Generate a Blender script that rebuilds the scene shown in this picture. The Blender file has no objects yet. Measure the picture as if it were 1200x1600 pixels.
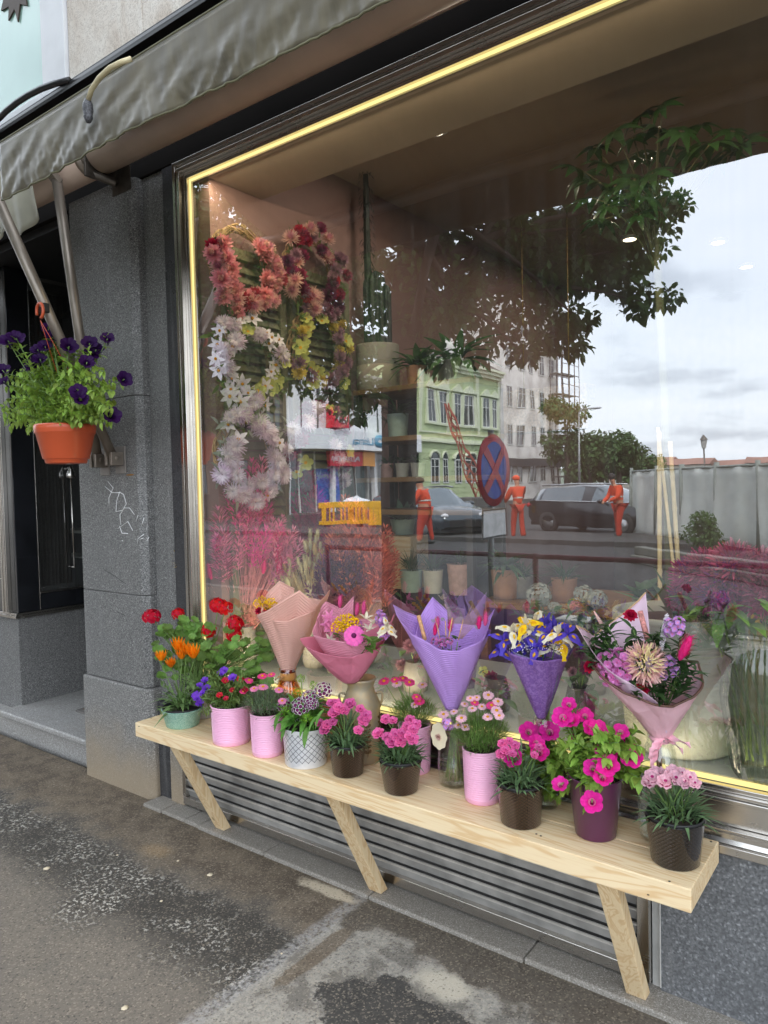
import bpy, bmesh, math, random
import numpy as np
from mathutils import Vector, Matrix
# ------------------------------------------------------------------ camera, world, sun, exposure
S = bpy.context.scene
F = 1135.0                                     # focal length in pixels of the 1200 x 1600 photograph
def _cam_axes():
    mx = np.array([-908-600, 792-800, F]); mx /= np.linalg.norm(mx)          # direction of -X
    y = np.array([1455-600, 738-800, F]); y -= mx*(mx@y); y /= np.linalg.norm(y)
    X = -mx
    return np.stack([X, y, np.cross(X, y)])
RW = _cam_axes()
CAM = np.array([0.0, 0.0, 1.5])
cam = bpy.data.objects.new("camera", bpy.data.cameras.new("camera"))
S.collection.objects.link(cam)
S.camera = cam
m3 = np.stack([RW[:,0], -RW[:,1], -RW[:,2]], axis=1)
cam.matrix_world = Matrix([[*m3[0], CAM[0]], [*m3[1], CAM[1]], [*m3[2], CAM[2]], [0,0,0,1]])
cam.data.sensor_fit = 'VERTICAL'
cam.data.sensor_height = 36.0
cam.data.lens = 36.0*F/1600.0
cam.data.clip_start = 0.05
cam.data.clip_end = 3000
S.render.resolution_x, S.render.resolution_y = 768, 1024
S.view_settings.view_transform = 'Standard'
S.view_settings.look = 'None'
S.view_settings.gamma = 1
S.view_settings.use_curve_mapping = False
S.view_settings.exposure = 1.3
S.cycles.use_denoising = True
S.cycles.max_bounces = 10
S.cycles.transparent_max_bounces = 16
S.cycles.sample_clamp_indirect = 6
S.cycles.caustics_reflective = False
S.cycles.caustics_refractive = False

SUN_EL, SUN_AZ = math.radians(48), math.radians(35)   # from behind the shop, over its roof
W = bpy.data.worlds.new("World"); S.world = W; W.use_nodes = True
def build_world():
    nt = W.node_tree; nt.nodes.clear(); N = nt.nodes.new; L = nt.links.new
    out = N('ShaderNodeOutputWorld'); bg = N('ShaderNodeBackground'); bg.inputs[1].default_value = 0.13
    sky = N('ShaderNodeTexSky'); sky.sky_type = 'NISHITA'; sky.sun_disc = False
    sky.sun_elevation = SUN_EL; sky.sun_rotation = SUN_AZ; sky.air_density = 1.3; sky.dust_density = 2.5
    tc = N('ShaderNodeTexCoord')
    sep = N('ShaderNodeSeparateXYZ'); L(tc.outputs['Generated'], sep.inputs[0])
    # a flat cloud deck: direction divided by its height
    mz = N('ShaderNodeMath'); mz.operation = 'MAXIMUM'; L(sep.outputs[2], mz.inputs[0]); mz.inputs[1].default_value = 0.0
    az = N('ShaderNodeMath'); az.operation = 'ADD'; L(mz.outputs[0], az.inputs[0]); az.inputs[1].default_value = 0.22
    dx = N('ShaderNodeMath'); dx.operation = 'DIVIDE'; L(sep.outputs[0], dx.inputs[0]); L(az.outputs[0], dx.inputs[1])
    dy = N('ShaderNodeMath'); dy.operation = 'DIVIDE'; L(sep.outputs[1], dy.inputs[0]); L(az.outputs[0], dy.inputs[1])
    cb = N('ShaderNodeCombineXYZ'); L(dx.outputs[0], cb.inputs[0]); L(dy.outputs[0], cb.inputs[1])
    n1 = N('ShaderNodeTexNoise'); n1.inputs['Scale'].default_value = 2.1; n1.inputs['Detail'].default_value = 7; n1.inputs['Roughness'].default_value = 0.5
    L(cb.outputs[0], n1.inputs['Vector'])
    r1 = N('ShaderNodeValToRGB'); e = r1.color_ramp.elements
    e[0].position = 0.28; e[0].color = (6.0, 6.6, 7.5, 1); e[1].position = 0.46; e[1].color = (9.6, 10.4, 11.4, 1)
    a = e.new(0.38); a.color = (7.6, 8.3, 9.3, 1); b = e.new(0.70); b.color = (10.8, 11.3, 12.0, 1)
    L(n1.outputs[0], r1.inputs[0])
    mix = N('ShaderNodeMix'); mix.data_type = 'RGBA'; mix.inputs[0].default_value = 0.82
    L(sky.outputs[0], mix.inputs[6]); L(r1.outputs[0], mix.inputs[7])
    L(mix.outputs[2], bg.inputs[0]); L(bg.outputs[0], out.inputs[0])
build_world()
sun = bpy.data.objects.new("sun", bpy.data.lights.new("sun", 'SUN'))
S.collection.objects.link(sun)
sun.data.energy = 1.5; sun.data.angle = math.radians(11); sun.data.color = (1.0, 0.95, 0.87)
sd = Vector((math.sin(SUN_AZ)*math.cos(SUN_EL), math.cos(SUN_AZ)*math.cos(SUN_EL), math.sin(SUN_EL)))
sun.rotation_euler = sd.to_track_quat('Z', 'Y').to_euler()

# ------------------------------------------------------------------ surveying: photograph pixels to places
WALL = 2.136          # facade plane, metres in front of the camera
GLASS = 2.17
def ray(px, py): return RW @ np.array([px-600.0, py-800.0, F])
def on(px, py, axis, val):
    d = ray(px, py); return CAM + (val-CAM[axis])/d[axis]*d
def onx(px, py, v): return on(px, py, 0, v)
def ony(px, py, v): return on(px, py, 1, v)
def onz(px, py, v): return on(px, py, 2, v)
def depth(P): return float((RW.T @ (np.asarray(P)-CAM))[2])
def mpp(P): return depth(P)/F                                   # metres per pixel there
def street(px, py, d):                                          # a place seen mirrored in the window, d metres along the view
    P = CAM + ray(px, py)*(d/F); return np.array([P[0], 2*GLASS-P[1], P[2]])
def street_ground(px, d): P = street(px, 750, d); P[2] = 0; return P
RIGHT = np.array([RW[0,0], RW[1,0], 0]); RIGHT /= np.linalg.norm(RIGHT)      # camera right, level
FWD = np.array([RW[0,2], RW[1,2], 0]); FWD /= np.linalg.norm(FWD)            # camera forward, level
UP = np.array([0, 0, 1.0])

# ------------------------------------------------------------------ mesh arrays
rnd = random.Random(7)
class Geo:
    __slots__ = ('V','L','S','M','U','SM')
    def __init__(s, V, L, S_, M, U=None, SM=True):
        s.V = np.asarray(V, float).reshape(-1,3); s.L = np.asarray(L, np.int64); s.S = np.asarray(S_, np.int64)
        s.M = np.asarray(M, np.int64); s.U = np.zeros((len(s.L),2)) if U is None else np.asarray(U, float)
        s.SM = np.full(len(s.S), SM, bool) if isinstance(SM, bool) else np.asarray(SM, bool)
def G(V, Fs, mat=0, UV=None, smooth=True):
    L = [i for f in Fs for i in f]
    return Geo(V, L, [len(f) for f in Fs], np.full(len(Fs), mat) if isinstance(mat, int) else mat, UV, smooth)
def join(gs):
    gs = [g for g in gs if g is not None and len(g.V)]
    o = 0; Ls = []
    for g in gs: Ls.append(g.L+o); o += len(g.V)
    return Geo(np.concatenate([g.V for g in gs]), np.concatenate(Ls), np.concatenate([g.S for g in gs]), np.concatenate([g.M for g in gs]),
               np.concatenate([g.U for g in gs]), np.concatenate([g.SM for g in gs]))
def xf(g, m=None, mat=None, smooth=None):
    V = g.V
    if m is not None:
        m = np.asarray(m, float); V = V @ m[:3,:3].T + m[:3,3]
    return Geo(V, g.L, g.S, g.M if mat is None else np.full(len(g.S), mat), g.U, g.SM if smooth is None else smooth)
def inst(g, ms, mat=None):
    ms = np.asarray(ms, float).reshape(-1,4,4); n = len(ms)
    if n == 0: return None
    V = np.einsum('nij,vj->nvi', ms[:,:3,:3], g.V) + ms[:,None,:3,3]
    L = (g.L[None,:] + (np.arange(n)*len(g.V))[:,None]).ravel()
    return Geo(V.reshape(-1,3), L, np.tile(g.S,n), np.tile(g.M,n) if mat is None else np.full(n*len(g.S),mat), np.tile(g.U,(n,1)), np.tile(g.SM,n))
def nrm(v):
    v = np.asarray(v, float); return v/(np.linalg.norm(v)+1e-12)
def frame(p, y, z=(0,0,1), s=1.0):              # local +Y along y, local +Z near z
    y = nrm(y); x = np.cross(y, z)
    if np.linalg.norm(x) < 1e-4: x = np.cross(y, (1,0,0.01))
    x = nrm(x); z = np.cross(x, y); m = np.eye(4)
    m[:3,0] = x*s; m[:3,1] = y*s; m[:3,2] = z*s; m[:3,3] = p
    return m
def facing(p, n, s=1.0, roll=0.0):              # local +Z along n, turned by roll
    n = nrm(n); a = np.cross((0,0,1.0), n)
    if np.linalg.norm(a) < 1e-3: a = np.array([1.0,0,0])
    a = nrm(a); b = np.cross(n, a); c, sn = math.cos(roll), math.sin(roll)
    m = np.eye(4); m[:3,0] = (a*c+b*sn)*s; m[:3,1] = (b*c-a*sn)*s; m[:3,2] = n*s; m[:3,3] = p
    return m
def T(x, y=0, z=0):
    m = np.eye(4); m[:3,3] = (x,y,z) if np.isscalar(x) else x; return m
def RZ(a):
    m = np.eye(4); c,s = math.cos(a), math.sin(a); m[0,0]=c; m[0,1]=-s; m[1,0]=s; m[1,1]=c; return m
def RX(a):
    m = np.eye(4); c,s = math.cos(a), math.sin(a); m[1,1]=c; m[1,2]=-s; m[2,1]=s; m[2,2]=c; return m
def RY(a):
    m = np.eye(4); c,s = math.cos(a), math.sin(a); m[0,0]=c; m[0,2]=s; m[2,0]=-s; m[2,2]=c; return m
def SC(x, y=None, z=None):
    return np.diag([x, x if y is None else y, x if z is None else z, 1.0])
def U(a, b): return rnd.uniform(a, b)
def box(a, b, mat=0):
    x0,y0,z0 = a; x1,y1,z1 = b
    V = [(x0,y0,z0),(x1,y0,z0),(x1,y1,z0),(x0,y1,z0),(x0,y0,z1),(x1,y0,z1),(x1,y1,z1),(x0,y1,z1)]
    return G(V, [(0,3,2,1),(4,5,6,7),(0,1,5,4),(1,2,6,5),(2,3,7,6),(3,0,4,7)], mat, smooth=False)
def beam(p, q, w, t, up=(0,0,1), mat=0):        # box from p to q, w across, t along up
    p = np.asarray(p, float); q = np.asarray(q, float); L = np.linalg.norm(q-p)
    return xf(box((-w/2,0,-t/2),(w/2,L,t/2), mat), frame(p, q-p, up))
def prism(pts, axis, a, b, mat=0):              # polygon of 2-D points swept along an axis
    n = len(pts); V = []
    for t in (a, b):
        for u, v in pts: V.append({0:(t,u,v), 1:(u,t,v), 2:(u,v,t)}[axis])
    Fs = [tuple(range(n))[::-1], tuple(range(n, 2*n))] + [(i,(i+1)%n,n+(i+1)%n,n+i) for i in range(n)]
    return G(V, Fs, mat, smooth=False)
def grid(fn, nu, nv, mat=0, closed=False):      # fn(u in 0..1, v in 0..1) -> point
    cu = nu if closed else nu+1
    V = np.array([fn(i/nu, j/nv) for j in range(nv+1) for i in range(cu)], float)
    Fs = []; UV = []
    for j in range(nv):
        for i in range(nu):
            k = (i+1) % cu
            Fs.append((j*cu+i, j*cu+k, (j+1)*cu+k, (j+1)*cu+i))
            UV += [(i/nu,j/nv),((i+1)/nu,j/nv),((i+1)/nu,(j+1)/nv),(i/nu,(j+1)/nv)]
    return G(V, Fs, mat, UV)
def lathe(prof, n=32, mat=0):                   # prof: (r, z); uv = turn, running length
    L = [0.0]
    for a, b in zip(prof, prof[1:]): L.append(L[-1]+math.hypot(b[0]-a[0], b[1]-a[1]))
    V = []; Fs = []; UV = []
    for r, z in prof:
        for i in range(n): t = 2*math.pi*i/n; V.append((r*math.cos(t), r*math.sin(t), z))
    for j in range(len(prof)-1):
        for i in range(n):
            k = (i+1) % n; Fs.append((j*n+i, j*n+k, (j+1)*n+k, (j+1)*n+i))
            UV += [(i/n,L[j]),((i+1)/n,L[j]),((i+1)/n,L[j+1]),(i/n,L[j+1])]
    return G(V, Fs, mat, UV)
def tube(pts, r, n=6, mat=0, caps=True):
    P = np.asarray(pts, float); m = len(P)
    R_ = np.full(m, r) if np.isscalar(r) else np.asarray(r, float)
    Tn = np.gradient(P, axis=0) if m > 2 else np.array([P[1]-P[0]]*2)
    V = []; a = np.array([0,0,1.0])
    if abs(nrm(Tn[0])[2]) > 0.9: a = np.array([1.0,0,0])
    for i in range(m):
        t = nrm(Tn[i]); a = nrm(a - t*(a@t)); b = np.cross(t, a)
        for k in range(n):
            th = 2*math.pi*k/n; V.append(P[i]+R_[i]*(math.cos(th)*a+math.sin(th)*b))
    Fs = []; UV = []
    for i in range(m-1):
        for k in range(n):
            q = (k+1) % n; Fs.append((i*n+k, i*n+q, (i+1)*n+q, (i+1)*n+k)); UV += [(k/n,i),((k+1)/n,i),((k+1)/n,i+1),(k/n,i+1)]
    if caps: Fs += [tuple(range(n))[::-1], tuple(range((m-1)*n, m*n))]; UV += [(0,0)]*(2*n)
    return G(V, Fs, mat, UV)
def ball(r, n=10, m=7, mat=0, sz=1.0):
    return lathe([(max(1e-4, r*math.sin(math.pi*j/m)), -r*sz*math.cos(math.pi*j/m)) for j in range(m+1)], n, mat)
def bez(a, b, c, n=8):
    a,b,c = (np.asarray(v,float) for v in (a,b,c))
    return [a*(1-t)**2+2*b*t*(1-t)+c*t*t for t in np.linspace(0,1,n)]

# ------------------------------------------------------------------ objects
COL = S.collection
WL = {}
def link(o): COL.objects.link(o); return o
def to_mesh(name, g, mats, off=(0,0,0)):
    me = bpy.data.meshes.new(name)
    V = (g.V - np.asarray(off, float)).astype(np.float32)
    me.vertices.add(len(V)); me.vertices.foreach_set('co', V.ravel())
    me.loops.add(len(g.L)); me.loops.foreach_set('vertex_index', g.L.astype(np.int32))
    me.polygons.add(len(g.S)); st = np.concatenate([[0], np.cumsum(g.S)[:-1]])
    me.polygons.foreach_set('loop_start', st.astype(np.int32))
    me.update(calc_edges=True)
    me.polygons.foreach_set('material_index', g.M.astype(np.int32))
    me.polygons.foreach_set('use_smooth', g.SM)
    uv = me.uv_layers.new(name='UVMap'); uv.data.foreach_set('uv', g.U.astype(np.float32).ravel())
    for m in (mats if isinstance(mats, (list,tuple)) else [mats]): me.materials.append(m)
    me.validate(); me.update()
    return me
def thing(name, label, cat, loc=(0,0,0), group=None, kind=None):
    o = bpy.data.objects.new(name, None); link(o); o.location = [float(v) for v in loc]; o.empty_display_size = .05
    tag(o, label, cat, group, kind); WL[o] = np.asarray(loc, float); return o
def tag(o, label=None, cat=None, group=None, kind=None):
    if label: o['label'] = label
    if cat: o['category'] = cat
    if group: o['group'] = group
    if kind: o['kind'] = kind
    return o
def part(name, g, mats, parent=None, loc=None, bevel=0, label=None, solid=0):
    base = WL[parent] if parent is not None else (np.zeros(3) if loc is None else np.asarray(loc, float))
    if isinstance(g, (list,tuple)): g = join(g)
    o = bpy.data.objects.new(name, to_mesh(name, g, mats, base)); link(o)
    if parent is not None: o.parent = parent
    else: o.location = base
    WL[o] = base
    if solid: md = o.modifiers.new('solid','SOLIDIFY'); md.thickness = solid; md.offset = 0
    if bevel:
        md = o.modifiers.new('bevel','BEVEL'); md.width = bevel; md.segments = 2; md.limit_method = 'ANGLE'; md.angle_limit = math.radians(40)
    if label: o['label'] = label
    return o
def single(name, g, mats, label, cat, loc, group=None, **kw):
    o = part(name, g, mats, None, loc, **kw); return tag(o, label, cat, group)
def struct(name, g, mats, loc=(0,0,0), **kw):
    o = part(name, g, mats, None, loc, **kw); o['kind'] = 'structure'; return o
PROTO = {}
def proto(name, g, mats):
    PROTO[name] = to_mesh(name, g, mats); return name
def put(pname, name, parent, m):                # a part sharing a prototype's mesh, at world matrix m
    o = bpy.data.objects.new(name, PROTO[pname]); link(o); o.parent = parent
    m = np.array(m, float); m[:3,3] -= WL[parent]; o.matrix_local = Matrix(m.tolist()); return o

# ------------------------------------------------------------------ materials
def lin(c): return tuple(((v/12.92) if v <= .04045 else ((v+.055)/1.055)**2.4) for v in c)
def hexc(h): return lin(tuple(int(h[i:i+2],16)/255 for i in (0,2,4)))
class NT:
    def __init__(s, name):
        s.m = bpy.data.materials.new(name); s.m.use_nodes = True; s.t = s.m.node_tree; s.t.nodes.clear()
        s.out = s.n('ShaderNodeOutputMaterial')
    def n(s, t, **k):
        x = s.t.nodes.new(t)
        for a, b in k.items(): setattr(x, a, b)
        return x
    def l(s, a, b): s.t.links.new(a, b)
    def inp(s, sock, v):
        if v is None: return
        if isinstance(v, bpy.types.NodeSocket): s.l(v, sock)
        elif isinstance(v, (tuple,list)) and len(v) == 3 and sock.type == 'RGBA': sock.default_value = (*v, 1)
        else: sock.default_value = v
    def coord(s, w='Object', scale=None, rot=None, loc=None):
        o = s.n('ShaderNodeTexCoord').outputs[w]
        if scale is None and rot is None and loc is None: return o
        m = s.n('ShaderNodeMapping'); s.l(o, m.inputs[0])
        if scale is not None: m.inputs[3].default_value = scale
        if rot is not None: m.inputs[2].default_value = rot
        if loc is not None: m.inputs[1].default_value = loc
        return m.outputs[0]
    def noise(s, v, scale=5, detail=3, rough=.5, dist=0, out=0):
        x = s.n('ShaderNodeTexNoise'); s.l(v, x.inputs['Vector'])
        x.inputs['Scale'].default_value = scale; x.inputs['Detail'].default_value = detail; x.inputs['Roughness'].default_value = rough; x.inputs['Distortion'].default_value = dist
        return x.outputs[out]
    def voro(s, v, scale=5, feat='F1', out='Distance', rand=1.0):
        x = s.n('ShaderNodeTexVoronoi', feature=feat); s.l(v, x.inputs['Vector']); x.inputs['Scale'].default_value = scale; x.inputs['Randomness'].default_value = rand
        return x.outputs[out]
    def math(s, op, a, b=None, c=None, clamp=False):
        x = s.n('ShaderNodeMath', operation=op, use_clamp=clamp); s.inp(x.inputs[0], a)
        if b is not None: s.inp(x.inputs[1], b)
        if c is not None: s.inp(x.inputs[2], c)
        return x.outputs[0]
    def step(s, v, a, b, lo=0.0, hi=1.0):
        x = s.n('ShaderNodeMapRange', interpolation_type='SMOOTHSTEP'); s.inp(x.inputs[0], v)
        x.inputs[1].default_value = a; x.inputs[2].default_value = b; x.inputs[3].default_value = lo; x.inputs[4].default_value = hi
        return x.outputs[0]
    def mix(s, f, a, b, mode='MIX'):
        x = s.n('ShaderNodeMix', data_type='RGBA', blend_type=mode); s.inp(x.inputs[0], f); s.inp(x.inputs[6], a); s.inp(x.inputs[7], b)
        return x.outputs[2]
    def ramp(s, f, stops):
        x = s.n('ShaderNodeValToRGB'); s.l(f, x.inputs[0]); e = x.color_ramp.elements
        while len(e) < len(stops): e.new(0.5)
        for k, (p, c) in enumerate(stops):
            e[k].position = p; e[k].color = (*c, 1) if not np.isscalar(c) else (c,c,c,1)
        return x.outputs[0]
    def sep(s, v):
        x = s.n('ShaderNodeSeparateXYZ'); s.l(v, x.inputs[0]); return x.outputs
    def comb(s, x, y, z=0.0):
        c = s.n('ShaderNodeCombineXYZ')
        for k, v in enumerate((x,y,z)): s.inp(c.inputs[k], v)
        return c.outputs[0]
    def bump(s, h, strength=.3, dist=.01):
        x = s.n('ShaderNodeBump'); x.inputs['Strength'].default_value = strength; x.inputs['Distance'].default_value = dist; s.l(h, x.inputs['Height']); return x.outputs[0]
    def bsdf(s, col, rough=.6, metal=0, normal=None, spec=.5, coat=0, sheen=0, trans=0):
        b = s.n('ShaderNodeBsdfPrincipled'); s.inp(b.inputs['Base Color'], col); s.inp(b.inputs['Roughness'], rough); s.inp(b.inputs['Metallic'], metal)
        b.inputs['Specular IOR Level'].default_value = spec; b.inputs['Coat Weight'].default_value = coat; b.inputs['Sheen Weight'].default_value = sheen
        if normal is not None: s.l(normal, b.inputs['Normal'])
        o = b.outputs[0]
        if trans:
            t = s.n('ShaderNodeBsdfTranslucent'); s.inp(t.inputs[0], col); mx = s.n('ShaderNodeMixShader'); mx.inputs[0].default_value = trans
            s.l(o, mx.inputs[1]); s.l(t.outputs[0], mx.inputs[2]); o = mx.outputs[0]
        s.l(o, s.out.inputs[0]); return s.m
    def island(s): return s.n('ShaderNodeNewGeometry').outputs['Random Per Island']
    def obrand(s): return s.n('ShaderNodeObjectInfo').outputs['Random']
_mc = {}
def mat(name, col, rough=.6, var=.15, scale=12, bump=0, bscale=60, metal=0, spec=.5, isl=0, trans=0, coat=0, sheen=0, orand=0):
    if name in _mc: return _mc[name]
    n = NT(name); col = hexc(col) if isinstance(col, str) else col; v = n.coord()
    a = tuple(c*(1-var) for c in col); b = tuple(min(1,c*(1+var)) for c in col)
    c = n.mix(n.step(n.noise(v, scale, 4), .3, .7), a, b)
    if isl or orand:
        h = n.n('ShaderNodeHueSaturation'); r = n.island() if isl else n.obrand(); k = isl or orand
        if isl and orand: r = n.math('ADD', n.math('MULTIPLY', r, isl/(isl+orand)), n.math('MULTIPLY', n.obrand(), orand/(isl+orand))); k = isl+orand
        n.inp(h.inputs['Value'], n.math('MULTIPLY_ADD', r, k*2, 1-k)); n.inp(h.inputs['Hue'], n.math('MULTIPLY_ADD', r, k*.08, .5-k*.04)); n.l(c, h.inputs['Color']); c = h.outputs[0]
    nm = n.bump(n.noise(v, bscale, 4), bump, .004) if bump else None
    _mc[name] = n.bsdf(c, rough, metal, nm, spec, coat, sheen, trans); return _mc[name]
def emit(name, col, s):
    if name in _mc: return _mc[name]
    n = NT(name); e = n.n('ShaderNodeEmission'); n.inp(e.inputs[0], col); e.inputs[1].default_value = s; n.l(e.outputs[0], n.out.inputs[0]); _mc[name] = n.m; return n.m
def leafm(name, col, isl=.3, rough=.5, trans=.3): return mat(name, col, rough, .2, 40, isl=isl, trans=trans, spec=.4)
def petalm(name, col, isl=.12, trans=.3, var=.1): return mat(name, col, .55, var, 90, isl=isl, trans=trans, spec=.25, orand=.12)
def granite(name, lo, hi, dirt=0.0, rough=.55, speck=1.0):
    n = NT(name); v = n.coord()
    a = n.noise(v, 210*speck, 2, .6); b = n.voro(v, 330*speck, out='Color'); g = n.n('ShaderNodeRGBToBW'); n.l(b, g.inputs[0])
    f = n.math('ADD', n.math('MULTIPLY', a, .62), n.math('MULTIPLY', g.outputs[0], .38))
    c = n.ramp(f, [(.30,lo),(.47,tuple(.55*x+.45*y for x,y in zip(lo,hi))),(.62,hi),(.74,tuple(min(1,x*1.9) for x in hi))])
    big = n.noise(v, 2.2, 5, .6)
    c = n.mix(n.step(big, .35, .7, 0, .35), c, tuple(x*.6 for x in hi))
    stre = n.noise(n.coord('Object', (9,9,.7)), 2.5, 4)
    c = n.mix(n.step(stre, .58, .75, 0, .22), c, (.36,.36,.35))
    if dirt:
        z = n.sep(v)[2]; w = n.math('ADD', z, n.math('MULTIPLY', n.noise(v, 6, 4), -.25))
        c = n.mix(n.step(w, -.12, .26, dirt, 0), c, hexc('a08e74'))
    return n.bsdf(c, n.step(big, .3, .7, rough-.1, rough+.15), 0, n.bump(a, .12, .002))
GRAN = granite('granite', (.05,.05,.05), (.25,.247,.24), .0, .55, .8)
GRAN_LOW = granite('granite_weathered', (.09,.09,.088), (.31,.30,.285), .75, .7, .8)
GRAN_DK = granite('granite_polished', (.02,.02,.022), (.075,.075,.08), 0, .28)
GRAN_R = granite('granite_panel', (.07,.072,.076), (.17,.174,.18), .0, .6, .5)
def steelm(name, col, rough, axis):
    n = NT(name); s = [260,260,260]; s[axis] = 3; v = n.coord('Object', tuple(s)); nz = n.noise(v, 1, 3)
    sm = n.noise(n.coord(), 7, 5)
    c = n.mix(n.step(sm, .4, .75, 0, .25), col, tuple(x*.7 for x in col))
    return n.bsdf(c, n.math('ADD', n.math('MULTIPLY', nz, .04), n.step(sm, .3, .8, rough-.03, rough+.03)), 1, n.bump(nz, .02, .001))
STEEL_H = steelm('stainless_steel', (.62,.59,.55), .24, 0)
STEEL_V = steelm('stainless_steel_upright', (.60,.57,.53), .2, 2)
GRILLE = mat('grille_metal', (.40,.385,.36), .55, .25, 9, metal=.25)
GRILLE_EDGE = mat('grille_lip', (.66,.63,.58), .4, .15, 9, metal=.5)
BLACK = mat('near_black', (.008,.008,.009), .6)
def glassm(name, refl, tint, wav, rough=0.0, fres=1.0, dirt=0):
    n = NT(name); v = n.coord()
    h = n.noise(n.coord('Object', (1.6,1.6,.35)), 3.0, 2); nm = n.bump(h, wav, .02)
    lw = n.n('ShaderNodeLayerWeight'); lw.inputs[0].default_value = .5
    fr = n.math('ADD', n.math('MULTIPLY', n.math('POWER', lw.outputs[1], 5.0), .9), .04)
    k = n.math('ADD', n.math('MULTIPLY', fr, fres), refl, clamp=True)
    tr = n.n('ShaderNodeBsdfTransparent'); n.inp(tr.inputs[0], tint)
    gl = n.n('ShaderNodeBsdfGlossy'); gl.inputs['Roughness'].default_value = rough; n.inp(gl.inputs['Color'], (.97,.98,1.0)); n.l(nm, gl.inputs['Normal'])
    mx = n.n('ShaderNodeMixShader'); n.l(k, mx.inputs[0]); n.l(tr.outputs[0], mx.inputs[1]); n.l(gl.outputs[0], mx.inputs[2]); so = mx.outputs[0]
    if dirt:  # streaky glass dirt, also a pale haze that lifts the blacks behind
        st = n.noise(n.coord('Object',(26,26,.9)),1.6,4,.6); bl = n.noise(n.coord(),3.0,5,.6); df = n.n('ShaderNodeBsdfDiffuse'); df.inputs[0].default_value = (.75,.74,.72,1)
        f = n.math('MULTIPLY', n.math('ADD', n.step(st,.35,.75,.3,1.0), n.step(bl,.4,.8,0,.6)), dirt); m2 = n.n('ShaderNodeMixShader'); n.l(f, m2.inputs[0]); n.l(so, m2.inputs[1]); n.l(df.outputs[0], m2.inputs[2]); so = m2.outputs[0]
    n.l(so, n.out.inputs[0]); return n.m
PANE = glassm('window_glass', .27, (.93,.95,.94), .03, dirt=.036)
CARGLASS = mat('car_glass', (.10,.13,.15), .06, coat=1)
def vaseglass(name, tint, refl=.06): return glassm(name, refl, tint, 0.0, .02)
def woodm(name, light, dark, axis=0, k=1.0):
    n = NT(name); s = [14*k,14*k,14*k]; s[axis] = .9*k; v = n.coord('Object', tuple(s))
    warp = n.noise(n.coord('Object', (2.2,6,6)), 1.3, 3)
    r = n.noise(v, 1.1, 3, .55, 1.2)
    w = n.math('FRACT', n.math('MULTIPLY', n.math('ADD', r, n.math('MULTIPLY', warp, .35)), 7.5))
    ringv = n.step(n.math('ABSOLUTE', n.math('SUBTRACT', w, .5)), .18, .5)
    fine = n.noise(n.coord('Object', tuple((240 if i != axis else 6) for i in range(3))), 1, 3)
    c = n.mix(n.math('MULTIPLY', ringv, .62), light, dark)
    c = n.mix(n.step(fine, .45, .8, 0, .3), c, dark)
    kn = n.voro(n.coord('Object', tuple((4.2 if i == axis else 9.5) for i in range(3))), 1.0)
    c = n.mix(n.step(kn, .045, .10, .8, 0), c, tuple(x*.42 for x in dark))
    big = n.noise(n.coord(), 2.4, 2); c = n.mix(n.step(big, .4, .7, 0, .22), c, tuple(min(1,x*1.12) for x in light))
    return n.bsdf(c, .62, 0, n.bump(fine, .12, .002), .3)
PINE = woodm('pine', hexc('e9d2ab'), hexc('d2a974'), 0)
PINE_LEG = woodm('pine_post', hexc('e3cba3'), hexc('c59c69'), 2)
PINE_DK = woodm('stained_wood', hexc('8a6238'), hexc('5a3b20'), 0)
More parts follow.
